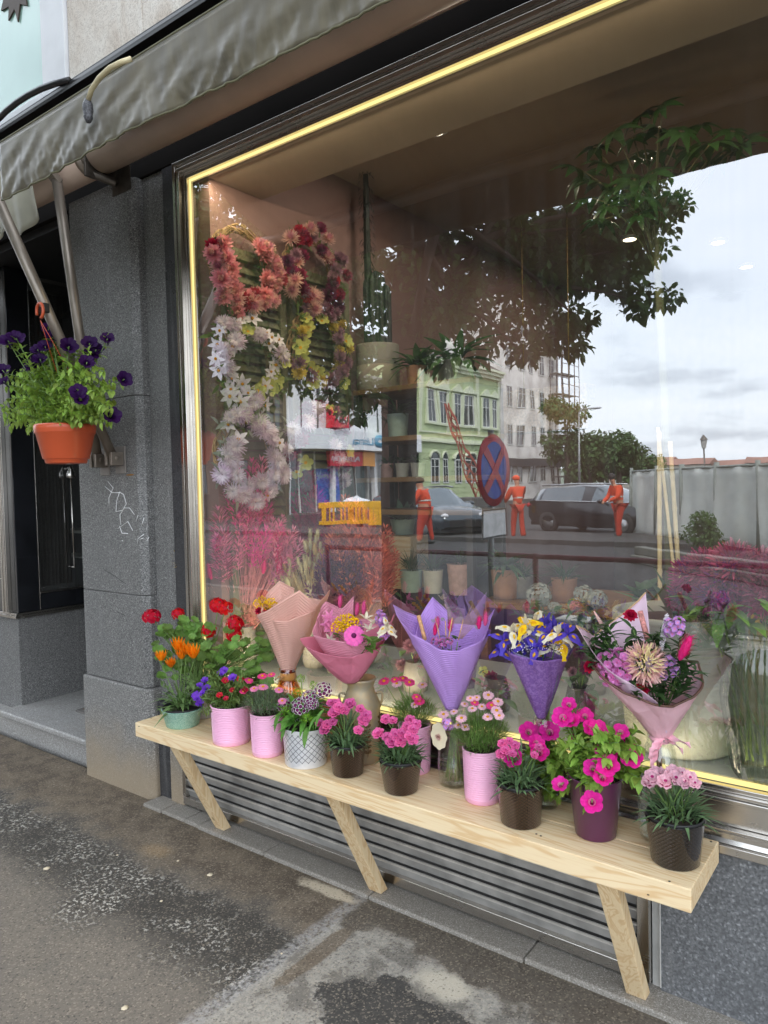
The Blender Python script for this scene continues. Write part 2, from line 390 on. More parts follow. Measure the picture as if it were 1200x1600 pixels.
# ------------------------------------------------------------------ ground
def paving():
    n = NT('paving'); v = n.coord(); X, Y, Z = n.sep(v)
    w1 = n.noise(v, 1.7, 5, .6); w2 = n.noise(v, 9, 5, .6); w3 = n.noise(v, 62, 4, .65); grit = n.noise(v, 260, 2, .6); vc = n.voro(v, 190, out='Color')
    gv = n.n('ShaderNodeRGBToBW'); n.l(vc, gv.inputs[0])
    y = n.math('ADD', Y, n.math('MULTIPLY', n.math('SUBTRACT', w1, .5), .42))
    y = n.math('ADD', y, n.math('MULTIPLY', n.math('SUBTRACT', w2, .5), .22))
    base = n.mix(w2, hexc('67615a'), hexc('857c70'))
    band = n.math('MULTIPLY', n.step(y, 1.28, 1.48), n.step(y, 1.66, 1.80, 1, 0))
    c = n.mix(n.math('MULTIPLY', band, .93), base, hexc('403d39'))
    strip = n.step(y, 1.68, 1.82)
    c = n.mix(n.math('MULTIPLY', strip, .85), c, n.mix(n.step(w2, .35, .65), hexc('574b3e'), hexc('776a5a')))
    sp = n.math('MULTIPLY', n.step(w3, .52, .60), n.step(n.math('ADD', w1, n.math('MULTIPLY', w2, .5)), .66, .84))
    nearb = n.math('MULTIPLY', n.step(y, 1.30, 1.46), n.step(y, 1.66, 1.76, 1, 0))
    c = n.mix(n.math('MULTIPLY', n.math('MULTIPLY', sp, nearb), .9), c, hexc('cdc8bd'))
    # repaired slab to the right of a straight joint
    xj = n.math('ADD', X, n.math('MULTIPLY', n.math('SUBTRACT', w2, .5), .03))
    right = n.step(xj, -1.655, -1.645)
    conc = n.mix(n.step(w3, .3, .7), hexc('8a857d'), hexc('aca69b'))
    conc = n.mix(n.step(n.math('ADD', n.math('MULTIPLY', w2, .7), n.math('MULTIPLY', w3, .3)), .5, .56, 0, .85), conc, hexc('6f6a63'))
    def blob(cx, cy, rx, ry, a, b, amt=1.0):
        dx = n.math('MULTIPLY', n.math('SUBTRACT', X, cx), 1/rx); dy = n.math('MULTIPLY', n.math('SUBTRACT', Y, cy), 1/ry)
        d = n.math('SQRT', n.math('ADD', n.math('MULTIPLY', dx, dx), n.math('MULTIPLY', dy, dy)))
        d = n.math('ADD', d, n.math('MULTIPLY', n.math('SUBTRACT', w2, .5), 1.5)); d = n.math('ADD', d, n.math('MULTIPLY', n.math('SUBTRACT', w3, .5), .5))
        return n.step(d, a, b, amt, 0)
    conc = n.mix(blob(-1.20, 1.60, .30, .17, .8, .95, .95), conc, hexc('3f3d3b'))
    conc = n.mix(blob(-1.58, 1.70, .035, .22, .8, 1.1, .8), conc, hexc('6a5c4c'))
    conc = n.mix(n.step(y, 1.84, 1.90, 0, .92), conc, n.mix(w3, hexc('4c443b'), hexc('6d6459')))
    conc = n.mix(blob(-1.17, 1.79, .10, .07, .5, 1.2, .75), conc, hexc('cdc3b0'))
    c = n.mix(right, c, conc)
    jl = n.step(n.math('ABSOLUTE', n.math('ADD', xj, 1.67)), .012, .045, .7, 0)
    c = n.mix(n.math('MULTIPLY', jl, n.step(w3, .3, .6)), c, hexc('a9a6a3'))
    c = n.mix(n.math('MULTIPLY', blob(-1.80, 1.985, .14, .035, .6, 1.1), .9), c, hexc('d2c4ac'))
    c = n.mix(blob(-2.60, 1.80, .10, .07, .3, 1.1, .5), c, hexc('a38a68'))
    # grains of the aggregate
    c = n.mix(n.step(gv.outputs[0], .62, .95, 0, .40), c, hexc('b8ab97')); c = n.mix(n.step(gv.outputs[0], .05, .32, .50, 0), c, hexc('2c2926'))
    h = n.math('ADD', n.math('MULTIPLY', grit, .6), n.math('MULTIPLY', gv.outputs[0], .5))
    return n.bsdf(c, n.step(w2, .3, .7, .75, .95), 0, n.bump(h, .55, .006), .3)
PAV = paving()
ROADM = mat('asphalt', (.036,.035,.034), .85, .25, 3, bump=.3, bscale=200)
KERBM = granite('kerb_granite', (.12,.12,.115), (.34,.335,.32), .25, .75)
KERBY = -3.0
def sheet(x0,x1,y0,y1,z,mat=0): return G([(x0,y0,z),(x1,y0,z),(x1,y1,z),(x0,y1,z)], [(0,1,2,3)], mat, smooth=False)
struct('ground', sheet(-1500,1500,-1500,1500,-.16), mat('far_ground', (.16,.155,.14), .9))
struct('road', sheet(-120,60,-13.0,KERBY-.15,-.12), ROADM)
struct('cross_street', sheet(-29.0,-8.0,-90,-13.0,-.116), ROADM)
struct('sidewalk', grid(lambda u,v: (-30+60*u, KERBY+v*(2.14-KERBY), -.015), 60, 8), PAV)
struct('far_sidewalk', box((-60,-16,-.155),(40,-13.0,.0)), mat('far_paving', (.06,.058,.055), .9, .2, 2))
struct('sidewalk_base', box((-30,KERBY+.004,-.155),(30,2.13,-.022)), BLACK)
struct('street_kerb', join([box((-30+k*1.0+.003,KERBY-.15,-.15),(-29+k*1.0-.003,KERBY,.0)) for k in range(60)]), KERBM, bevel=.01)
ks = []; x = -3.02
for L_ in (.14,.17,.10,.42,.55,.62,.68,.75,.7,.7,.7,.7):
    ks.append(box((x+.002,2.03+U(-.006,.006),-.05),(x+L_-.002,2.15,.0+U(-.001,.002)))); x += L_
struct('wall_kerb', join(ks), KERBM, bevel=.006)
# small litter on the pavement
PEB = mat('pale_pebble', hexc('d8c9ad'), .8)
for (px,py,s) in ((328,1367,.011),(252,1408,.006),(195,1575,.010),(73,1357,.012),(278,1345,.006),(183,1336,.005),(440,1490,.004)):
    P = onz(px,py,-.013)
    g = ball(s,7,5,0,.35); g.V *= (1+.25*np.sin(g.V[:,[1,2,0]]*900)); 
    single('pebble', xf(g,T(P)), PEB, 'pale stone chip lying on the dark pavement', 'pebble', P, 'stone chips scattered on the pavement')

# ------------------------------------------------------------------ the shop building
shop = thing('shop_building', 'grey granite corner shopfront with lit display window and pale stone upper storey', 'building', (-1,2.2,0))
def sp(name, g, m, parent=None, **k): return part(name, g, m, parent or shop, **k)
XR = 2.6
pil = [(-3.59,3.30),(-3.59,2.10),(-3.075,2.10),(-3.045,2.13),(-3.045,2.16),(-2.775,2.16),(-2.775,3.30)]
for z0, z1 in ((.53,.985),(.985,2.02),(2.02,3.6)):
    pass
sp('granite_pillar', [prism(pil[:5]+[(-3.045,3.3)],2,z0+.0012,z1-.0012) for z0,z1 in ((.53,.985),(.985,1.96),(1.96,3.0))], GRAN, bevel=.003)
sp('plinth', [prism([(-3.61,3.29),(-3.61,2.088),(-3.06,2.088),(-3.03,2.118),(-3.03,2.3)],2,-.05,.528)], GRAN_LOW, bevel=.008)
sp('granite_jamb', [box((-3.044,2.165,.468),(-2.885,2.4,3.0))], GRAN, bevel=.003)
sp('polished_jamb', [box((-2.884,2.158,.468),(-2.776,2.4,3.0)), box((-3.029,2.135,-.04),(-2.93,2.4,.466))], GRAN_DK, bevel=.003)
sp('granite_block', [box((-2.928,2.125,-.04),(-2.829,2.4,.466))], GRAN_LOW, bevel=.004)
# ventilation grille under the window
GX0, GX1, GZ0, GZ1 = -2.826, -.655, .012, .462
gr = sp('ventilation_grille', [box((GX0,2.118,GZ0),(GX1,2.16,GZ0+.036)), box((GX0,2.118,GZ1-.012),(GX1,2.16,GZ1)), box((GX0,2.116,GZ0+.037),(GX0+.022,2.16,GZ1-.013)), box((GX1-.036,2.114,GZ0+.037),(GX1,2.16,GZ1-.013))], STEEL_H, bevel=.002)
sl = []; k = 0; z = GZ0+.042
while z < GZ1-.03:
    sl.append(prism([(2.140,z-.006),(2.128,z+.026),(2.126,z+.034),(2.130,z+.035),(2.144,z-.004)],0,GX0+.023,GX1-.037))
    sl.append(xf(box((GX0+.023,2.1215,z+.0295),(GX1-.037,2.1262,z+.034)), mat=1)); z += .0445
sp('slat', sl, [GRILLE, GRILLE_EDGE])
sp('grille_back', box((GX0+.01,2.161,GZ0),(GX1-.01,2.2,GZ1)), mat('duct_dark', (.10,.095,.09), .9))
sp('granite_panel', [box((-.628,2.126,-.03),(XR+3,2.4,.466))], GRAN_R, bevel=.003)
sp('panel_joint', [box((-.653,2.138,-.03),(-.63,2.3,.464)), box((-.6275,2.1235,.01),(-.6245,2.126,.464))], mat('mortar', (.5,.49,.46), .9))
# stainless sill and frame of the display window
sp('window_sill', [box((-2.775,2.105,.468),(XR,2.15,.492)), prism([(2.15,.493),(2.118,.493),(2.124,.505),(2.124,.52),(2.112,.53),(2.112,.536),(2.15,.536)],0,-2.775,XR),
     box((-2.775,2.135,.537),(XR,2.16,.606)), box((-2.775,2.118,.607),(XR,2.16,.618)), box((-2.775,2.126,.619),(XR,2.16,.6295)), box((-2.775,2.138,.630),(XR,2.16,.6445))], STEEL_H, bevel=.0015)
FX0, FX1, FZ0, FZ1 = -2.775, XR, .645, 2.985
fr = []
for a, b, y in ((0,.018,2.132),(.0185,.034,2.146),(.0345,.052,2.128),(.0525,.068,2.146),(.0685,.080,2.150)):
    fr.append(box((FX0+a,y,FZ0),(FX0+b,2.2,FZ1-a))); fr.append(box((FX1-b,y,FZ0),(FX1-a,2.2,FZ1-a)))
    fr.append(xf(box((FX0+b,y,FZ1-b),(FX1-b,2.2,FZ1-a)), mat=1))
win = sp('display_window', fr, [STEEL_V, STEEL_H], bevel=.0012)
LEDM = emit('warm_light_strip', (1.0,.80,.30), .56)
LX0 = FX0+.081; LZ1 = FZ1-.081
for nm_, loc_, d_, sx_, sy_, e_ in (('strip_glow',(-.1,2.185,2.885),(0,.36,-.93),5.0,.012,17),('strip_glow',(.55,2.185,.672),(0,.75,.66),3.9,.012,1.5),('strip_glow',(-2.0,2.185,.672),(0,.72,.69),1.15,.012,2.6)):
    ld = bpy.data.lights.new(nm_,'AREA'); ld.shape = 'RECTANGLE'; ld.size = sx_; ld.size_y = sy_; ld.energy = e_; ld.color = (1,.83,.55); lo = bpy.data.objects.new(nm_,ld); link(lo)
    z_ = -Vector(d_).normalized(); x_ = Vector((1,0,0)); y_ = z_.cross(x_).normalized(); x_ = y_.cross(z_)
    lo.matrix_world = Matrix(((x_[0],y_[0],z_[0],loc_[0]),(x_[1],y_[1],z_[1],loc_[1]),(x_[2],y_[2],z_[2],loc_[2]),(0,0,0,1)))
sp('light_strip', [box((LX0,2.1635,.6605),(LX0+.009,2.1665,LZ1-.0115)), box((LX0,2.1635,LZ1-.011),(FX1-.081,2.1665,LZ1)), box((LX0,2.1635,.646),(FX1-.081,2.1665,.660))], LEDM, win)
sp('pane', [box((LX0,GLASS-.0001,.646),(FX1-.081,GLASS+.0001,LZ1))] if False else [G([(LX0,GLASS,.646),(FX1-.081,GLASS,.646),(FX1-.081,GLASS,LZ1),(LX0,GLASS,LZ1)],[(0,1,2,3)],0,smooth=False)], PANE, win)
# wall over the window, fascia, cap
FASCIA_SHADE = mat('shaded_fascia_paint', (.010,.008,.007), .9, .2, 3, spec=.1)  # near-black colour stands for the shaded wall and gap under the awning
sp('fascia_board', [box((-9.0,2.155,3.001),(9,2.6,3.28)), box((-9,2.135,3.281),(9,2.6,3.56))], FASCIA_SHADE, bevel=.004)
sp('cap_trim', [tube([(-9,2.112,3.585),(9,2.112,3.585)],.024,10), box((-9,2.09,3.561),(9,2.6,3.60))], mat('black_trim', (.012,.012,.013), .35))
sp('cable_run', [tube(bez((-4.6,2.10,3.55),(-4.0,2.0,3.66),(-3.52,2.09,3.60),10),.016,8)], mat('black_trim', (0,0,0)))
n = NT('stone_cladding'); v = n.coord(); a = n.noise(n.coord('Object',(1,1,.55)),4.5,7,.62,1.4); b = n.noise(v,22,6,.65,2.2)
c = n.ramp(a,[(.32,hexc('cfc0b2')),(.5,hexc('e2d8cc')),(.7,hexc('efe9e0'))]); c = n.mix(n.step(n.math('ABSOLUTE',n.math('SUBTRACT',b,.5)),.0,.035,.5,0),c,hexc('8a7766'))
c = n.mix(n.step(n.noise(v,1.2,4),.5,.75,0,.35),c,hexc('9b8773'))
STONE = n.bsdf(c,.75,0,n.bump(b,.1,.003))
WX = -3.60
st_ = []
xs = [WX,-2.96,-2.32,-1.68,-1.04,-.40,.24,.88,1.52,2.16,2.8,3.44,4.08,4.72,5.36,6.0,6.64,7.28,7.92,8.56,9.2]
for a_, b_ in zip(xs, xs[1:]):
    for z0, z1 in ((3.601,4.9),(4.9,6.2),(6.2,7.5),(7.5,8.8),(8.8,10.1),(10.1,11.4)): st_.append(box((a_+.003,2.136,z0+.002),(b_-.003,2.4,z1-.002)))
sp('upper_wall', st_, STONE, bevel=.003)
sp('upper_wall', [box((-9,2.136,5.7),(WX-.004,2.4,11.4)), box((-9,2.136,3.601),(-6.2,2.4,5.69))], STONE)
WHITE = mat('white_paint', (.74,.75,.77), .45, .06, 5)
uw = sp('upper_window', [box((-3.83,2.115,3.602),(WX-.003,2.3,5.69)), box((-6.19,2.115,3.602),(-5.96,2.3,5.69)), box((-5.95,2.115,5.5),(-3.84,2.3,5.69)), box((-5.95,2.115,3.602),(-3.84,2.3,3.66))], WHITE, bevel=.006)
sp('pane', box((-5.95,2.17,3.661),(-3.84,2.175,5.49)), mat('window_film', hexc('9fc3b6'), .3, .05, 3, coat=.6), uw)
lf = [(0,-.34),(.05,-.20),(.17,-.26),(.15,-.14),(.30,-.12),(.24,-.03),(.33,.10),(.18,.08),(.12,.2),(0,.34),(-.12,.2),(-.18,.08),(-.33,.10),(-.24,-.03),(-.30,-.12),(-.15,-.14),(-.17,-.26),(-.05,-.20)]
Pm = ony(31,34,2.168)
sp('maple_leaf_sticker', prism([(Pm[0]+.62*x-.01, Pm[2]+.62*y+.21) for x,y in lf],1,2.160,2.168), mat('leaf_sticker', (.075,.05,.035), .6), uw)
sp('unseen_rear_wall', [box((-9,8.0,0),(9.2,8.3,11.4)), box((-9.3,2.2,0),(-9,8.3,11.4)), box((9.2,2.2,0),(9.5,8.3,11.4))], mat('render_grey', (.4,.39,.37), .8))  # unseen outer walls added to block light from behind
sp('roof', box((-9.4,2.0,11.41),(9.6,8.4,11.7)), mat('roof_dark', (.1,.1,.1), .8))  # unseen roof, closes the added shell against light
sp('upper_floor', box((-8.99,2.41,3.62),(9.19,7.99,3.9)), mat('slab', (.3,.3,.3), .8))
# the shop room behind the glass
PINKW = mat('pink_wall', hexc('93746f'), .75, .12, 1.5)
CEIL = mat('ceiling_paint', hexc('94826f'), .7, .08, 1.2)
sp('inner_wall', box((-2.76,2.215,.3),(-2.62,8,3.5)), PINKW); sp('inner_wall', box((5,2.5,.3),(5.15,8,3.5)), PINKW)
sp('inner_wall', [box((-2.61,7.4,.1),(4.99,7.55,3.5))], mat('rear_plaster', hexc('6d5a50'), .8))
sp('ceiling', [box((-2.615,2.56,3.2),(4.99,7.39,3.3))], CEIL)
sp('soffit', [box((-2.615,2.205,2.905),(4.99,2.54,3.4)), box((-2.615,2.541,2.917),(4.99,2.555,3.19))], mat('soffit_paint', hexc('9c8d7d'), .6, .1, 2))
sp('display_platform', [box((-2.615,2.205,.55),(4.99,3.05,.648))], mat('platform_grey', hexc('9ba3a3'), .5, .1, 4))
sp('floor', [box((-2.615,3.06,.05),(4.99,7.39,.15))], mat('shop_floor', hexc('5d5048'), .5, .15, 2))
# right-hand wall beyond the window
sp('granite_pillar', [box((XR+.001,2.12,.47),(9.2,2.4,3.0))], GRAN)
# entrance recess
step_ = sp('entrance_step', [box((-7.0,2.19,-.05),(-3.612,3.4,.085)), prism([(2.17,.086),(2.165,.092),(2.165,.112),(2.172,.120),(3.4,.120),(3.4,.086)],0,-4.74,-3.612)], granite('step_stone',(.20,.20,.20),(.40,.40,.395),.15,.6,.7), bevel=.003)
DM = mat('door_mat', hexc('6f5f55'), .95, .4, 160, bump=.8, bscale=300)
single('door_mat', [box((-4.28,2.42,.1215),(-3.63,3.05,.1345)),xf(box((-4.25,2.45,.1346),(-3.66,3.02,.139)),mat=1)], [mat('mat_edge',(.16,.15,.14),.8), DM], 'brown coir doormat on the stone entrance step', 'doormat', (-4,2.7,.12))
RX_ = -4.72
sp('granite_base', [box((-9,2.30,-.02),(RX_,3.4,.688))], GRAN, bevel=.004)
sp('window_ledge', [box((-9,2.275,.690),(RX_+.018,3.4,.708)), box((-9,2.285,.709),(RX_+.008,3.4,.722))], STEEL_H, bevel=.002)
BLKP = mat('black_polished', (.014,.015,.018), .12, .3, 6, coat=.5)
sw = sp('side_window', [box((RX_-.08,2.305,.724),(RX_-.002,2.45,2.95)), box((RX_-.05,2.451,.724),(RX_-.004,3.29,.83))], BLKP, bevel=.002)
sp('frame', [box((RX_-.03,2.452,.8315),(RX_+.002,3.29,.842)), box((RX_-.03,2.78,.843),(RX_+.002,2.80,2.9)), box((RX_-.012,2.45,.724),(RX_+.0005,2.4535,2.9)), box((-4.86,2.278,.724),(RX_-.082,2.33,2.95)), box((-4.862,2.27,.724),(-4.850,2.277,2.95)), box((-4.81,2.27,.724),(-4.804,2.277,2.95))], STEEL_V, sw, bevel=.0015)
sp('pane', [G([(RX_-.012,2.455,.843),(RX_-.012,3.29,.843),(RX_-.012,3.29,2.9),(RX_-.012,2.455,2.9)],[(0,1,2,3)],0,smooth=False), G([(-8.9,2.30,.724),(-4.865,2.30,.724),(-4.865,2.30,2.95),(-8.9,2.30,2.95)],[(0,1,2,3)],0,smooth=False)], glassm('side_glass',.16,(.62,.64,.63),.05,dirt=.03), sw)
sp('inner_wall', [box((-9,3.3,.1),(RX_-.1,3.45,3.0))], mat('side_shop_dark', (.03,.03,.032), .7))  # near-black colour puts the dimness of the room into this wall
sp('dark_backing', [grid(lambda u,v: (-4.86-.02*math.sin(u*60), 2.5+u*.26, .86+v*2.0), 60, 2)], mat('backing_shade', (.06,.052,.045), .8))  # dark sheet added as backing, stands for the unlit interior behind the glass
sp('shelf', [box((-5.3,2.86,1.20),(-4.76,3.28,1.22)), box((-5.3,2.86,1.02),(-4.76,3.28,1.03))], mat('shelf_grey', (.25,.25,.23), .6))
door = sp('entrance_door', [box((RX_,3.30,.12),(RX_+.09,3.35,2.6)), box((-3.69,3.30,.12),(-3.60,3.35,2.6)), box((RX_+.091,3.30,.12),(-3.691,3.35,.35)), box((RX_+.091,3.30,2.5),(-3.691,3.35,2.6))], mat('door_dark', (.03,.03,.03), .3), bevel=.003)
sp('pane', [box((RX_+.092,3.322,.351),(-3.692,3.328,2.499))], mat('door_glass', (.012,.013,.015), .1), door)
sp('recess_ceiling', [box((RX_-.1,2.18,2.951),(-3.592,3.5,3.0)), box((RX_,3.30,2.601),(-3.6,3.5,2.95))], BLACK)
hb = ony(125,738,2.55)
sp('handle', [xf(lathe([(.004,.05),(.012,.05),(.016,.03),(.03,.005),(.033,-.02),(.028,-.03),(.001,-.032)],16),T(RX_+.035,2.68,hb[2])), tube([(RX_+.035,2.68,hb[2]-.03),(RX_+.035,2.68,.98)],.006,8), tube([(RX_-.03,2.68,hb[2]+.03),(RX_+.04,2.68,hb[2]+.045)],.008,8), tube([(RX_-.03,2.68,.99),(RX_+.037,2.68,.985)],.006,8)], STEEL_V, sw)
# scratched graffiti on the pillar (chalk-like strokes standing a hair proud)
gx = lambda pts: [ony(X/3.2, 740+Y/3.2, 2.0995) for X,Y in pts]
GS = [[(525,65),(560,95),(602,95)],[(540,40),(566,72),(545,120),(545,150)],[(598,92),(584,135),(580,190),(612,184),(632,150),(618,105),(598,92)],[(604,255),(600,205),(622,172),(648,172),(672,205)],[(590,275),(640,240),(664,285)],[(598,262),(610,298),(640,300)],[(690,208),(680,240)],[(720,220),(708,262)],[(688,350),(690,325),(720,303)],[(735,335),(745,318)],[(610,335),(614,337)],[(700,330),(716,322)]]
sp('graffiti', [tube(gx(p),.0021,4) for p in GS], mat('chalk_scratch', (.8,.8,.8), .9))
for p in ([(520,480),(570,510),(630,552)],[(585,690),(626,710)]): sp('wall_crack', [tube([ony(X/3.2,740+Y/3.2,2.1000) for X,Y in p],.0012,4)], mat('crack_dark', (.03,.03,.03), .9))
sp('rust_stain', [xf(ball(1,8,5),T(*ony(203,742,2.0998)) @ SC(.036,.0008,.0045))], mat('rust', hexc('8a6234'), .9))

# ------------------------------------------------------------------ awning
def fabric():
    n = NT('awning_fabric'); v = n.coord(); s = n.noise(n.coord('Object',(5,1,1.2)),2.2,5,.6); d = n.noise(v,11,6,.7); wv = n.noise(n.coord('Object',(40,1,700)),1,2)
    c = n.ramp(s,[(.22,hexc('453e30')),(.5,hexc('5c543f')),(.8,hexc('756c54'))])
    c = n.mix(n.step(d,.52,.8,0,.3),c,hexc('4d4634')); z = n.sep(v)[2]
    c = n.mix(n.math('MULTIPLY',n.step(z,2.80,2.90),n.step(d,.3,.6,.2,.6)),c,hexc('565a2c'))
    return n.bsdf(c, .36, 0, n.bump(wv,.08,.001), .6, 0, .5, .06)
FAB = fabric()
aw = thing('awning', 'retracted olive green fabric awning with wrinkled valance over the display window', 'awning', (-1,1.6,2.9))
VX0, VX1, VY = -2.93, 2.9, 1.435
def val(u, v):
    x = VX0+(VX1-VX0)*u; z = 2.876-.226*v
    from mathutils import noise as mn
    w = .008*v*(mn.noise((x*3.2,v*1.3,1))) + .007*math.sin(3.14*min(1,v*.9))*mn.noise((x*7+v*3,v*3.0+x*1.5,4)) + .005*v*mn.noise((x*18+v*9,v*6,8)) + .005*v*mn.noise((x*44-v*10,v*8,3)) + .013*v**1.5*abs(mn.noise((x*13+v*3,v*1.5,11))) - .009*v**2*abs(mn.noise((x*27-v*2,v*1.2,15)))
    return (x, VY+w, z+.010*math.sin(x*2.1)*v+.006*mn.noise((x*5,9,2))*v)
part('valance', grid(val,620,14), FAB, aw, solid=.0025)
part('hem', [tube([np.array(val(k/300,1))+(0,-.002,.002) for k in range(301)],.0035,6), tube([np.array(val(k/300,0))+(0,0,.003) for k in range(301)],.004,6)], mat('hem_green', hexc('6d6b52'), .6), aw)
part('front_bar', [tube([(VX0-.02,VY+.045,2.845),(VX1,VY+.045,2.845)],.030,12)], mat('bar_grey', (.16,.15,.14), .4, metal=.6), aw)
part('canopy', grid(lambda u,v: (VX0+(VX1-VX0)*u, VY+.01+(2.0-VY)*v, 2.882+.27*v-.03*math.sin(v*3.14)), 40, 8), FAB, aw, solid=.002)
rt = part('roller_tube', [tube([(-3.12,2.0,3.085),(3,2.0,3.085)],.088,28)], mat('roller_brown', hexc('c9b09e'), .5, .1, 4), aw)
part('bracket', [box((-3.16,1.93,2.97),(-3.145,2.09,3.20)), box((-3.19,2.094,2.93),(-3.04,2.099,3.12)), tube([(-3.145,2.0,3.085),(-3.13,2.0,3.085)],.075,20), xf(tube([(-3.17,1.97,3.0),(-3.10,2.06,2.96)],.02,8))], mat('bracket_metal', hexc('5a534c'), .45, .2, 20, metal=.6), aw, bevel=.002)
ARMM = mat('arm_metal', hexc('8d8378'), .38, .15, 8, metal=.55)
def arm(parent, p, q, r=.024):
    d = nrm(np.asarray(q)-np.asarray(p)); g = []
    for k in range(6): g.append(None)
    ang = [i*math.pi/3 for i in range(6)]
    part('arm', tube([p, q], r, 14), ARMM, parent)
    part('arm_joint', [box(np.asarray(p)+(-.03,-.03,-.035), np.asarray(p)+(-.012,.035,.03)), box(np.asarray(p)+(.012,-.03,-.035), np.asarray(p)+(.03,.035,.03)), tube([np.asarray(p)+(-.034,0,0),np.asarray(p)+(.034,0,0)],.012,10)], ARMM, parent, bevel=.002)
    part('wall_bracket', [box(np.asarray(p)+(-.042,.036,-.075), np.asarray(p)+(.042,.044,.06))], mat('bracket_grey', hexc('8b8580'), .5, metal=.4), parent, bevel=.002)
A1 = np.array((-3.20,2.055,1.66)); A1T = np.array((-3.19,1.50,2.85))
arm(aw, A1, A1T)
part('clip', [xf(box((-.028,-.014,-.022),(.028,.014,.022)),T(A1+(A1T-A1)*.565+(0,-.012,-.005)))], mat('black_trim',(0,0,0)), aw, bevel=.005)
aw2 = thing('awning', 'rolled-up awning over the entrance left of the pillar with its folded arm', 'awning', (-4.5,1.9,3.0))
part('roller_tube', [tube([(-9,2.0,3.085),(-3.23,2.0,3.085)],.088,28)], mat('roller_brown',(0,0,0)), aw2)
part('end_cap', [tube([(-3.228,2.0,3.085),(-3.205,2.0,3.085)],.082,24), tube([(-3.204,2.0,3.085),(-3.19,2.0,3.085)],.06,20)], mat('cap_metal', hexc('8b7f73'), .35, metal=.5), aw2)
A2 = np.array((-3.345,2.06,1.655)); A2T = np.array((-3.345,1.90,3.0))
arm(aw2, A2, A2T)
part('arm_elbow', [beam(A2T+(0,.012,-.02), A2T+(0,-.07,.05), .05, .03), beam(A2T+(0,-.06,.04), A2T+(-.1,-.10,.06), .03, .03)], ARMM, aw2, bevel=.004)
part('front_bar', [tube([(-9,1.80,3.06),(-3.27,1.80,3.06)],.028,12)], mat('bar_grey',(0,0,0)), aw2)
def flap(u,v):
    x = -4.6+1.38*u
    return (x, 1.69+.05*v+.012*math.sin(x*38)*v, 2.995-.23*v-.02*math.sin(x*20)*v-.05*u*v)
part('valance', grid(flap,120,10), mat('pale_fabric', hexc('b9b6a4'), .6, .15, 6, sheen=.3, trans=.25), aw2, solid=.002)
part('canopy', grid(lambda u,v: (-9+5.75*u, 1.80+.2*v, 3.09+.07*v), 10, 2), FAB, aw2, solid=.002)
cd = [onp for onp in [ony(205,92,1.42),ony(190,97,1.405),ony(172,106,1.395),ony(155,122,1.395),ony(143,140,1.40),ony(137,160,1.405)]]
cab = thing('loose_cable', 'cream cable end with a taped black connector dangling over the olive valance', 'cable', cd[0])
part('cable', tube(cd,.0085,8), mat('cream_cable', hexc('cfc29c'), .5), cab)
cn = cd[-1]
part('connector', [xf(lathe([(.001,.03),(.010,.03),(.017,.012),(.018,-.006),(.014,-.022),(.016,-.03),(.008,-.046),(.001,-.048)],10),T(cn+(0,0,-.02)))], mat('grey_tape', hexc('4c4c50'), .35, .5, 160, bump=.6, bscale=300), cab)
# ------------------------------------------------------------------ bench
bn = thing('bench', 'long pale pine display bench fixed under the shop window', 'bench', (-1.6,1.97,0))
part('bench_top', [box((-2.733,1.812,.4425),(-.460,1.957,.503)), box((-2.733,1.959,.4425),(-.460,2.102,.503))], PINE, bn, bevel=.003)
part('front_rail', [box((-2.735,1.7835,.4435),(-.4585,1.811,.5025))] if False else [box((-2.68,2.06,.40),(-.62,2.10,.441))], PINE, bn, bevel=.002)
for x in (-2.469,-1.605,-.65):
    p = np.array((x-.027,1.848,.4420)); q = np.array((x-.027,2.078,.004)); w = .029; t = .042
    V = []
    for (c, z) in ((p,.4415),(q,.001)):
        for dx, dy in ((-w,-t/2),(w,-t/2),(w,t/2),(-w,t/2)): V.append((c[0]+dx, c[1]+dy, z))
    part('leg', G(V,[(3,2,1,0),(4,5,6,7),(0,1,5,4),(1,2,6,5),(2,3,7,6),(3,0,4,7)],0,smooth=False), PINE_LEG, bn, bevel=.003)
scr = []
for px,py in ((1111,1315),(1046,1377),(217,1135),(236,1122),(845,1306),(1013,1398),(838,1303)):
    P = onz(px,py,.5032) if py != 1398 else ony(px,py,1.8115)
    scr.append(xf(ball(.0035,8,4,0,.3),T(P)))
for g_ in scr: part('screw_head', g_, mat('screw_dark', (.03,.028,.025), .5, metal=.6), bn)
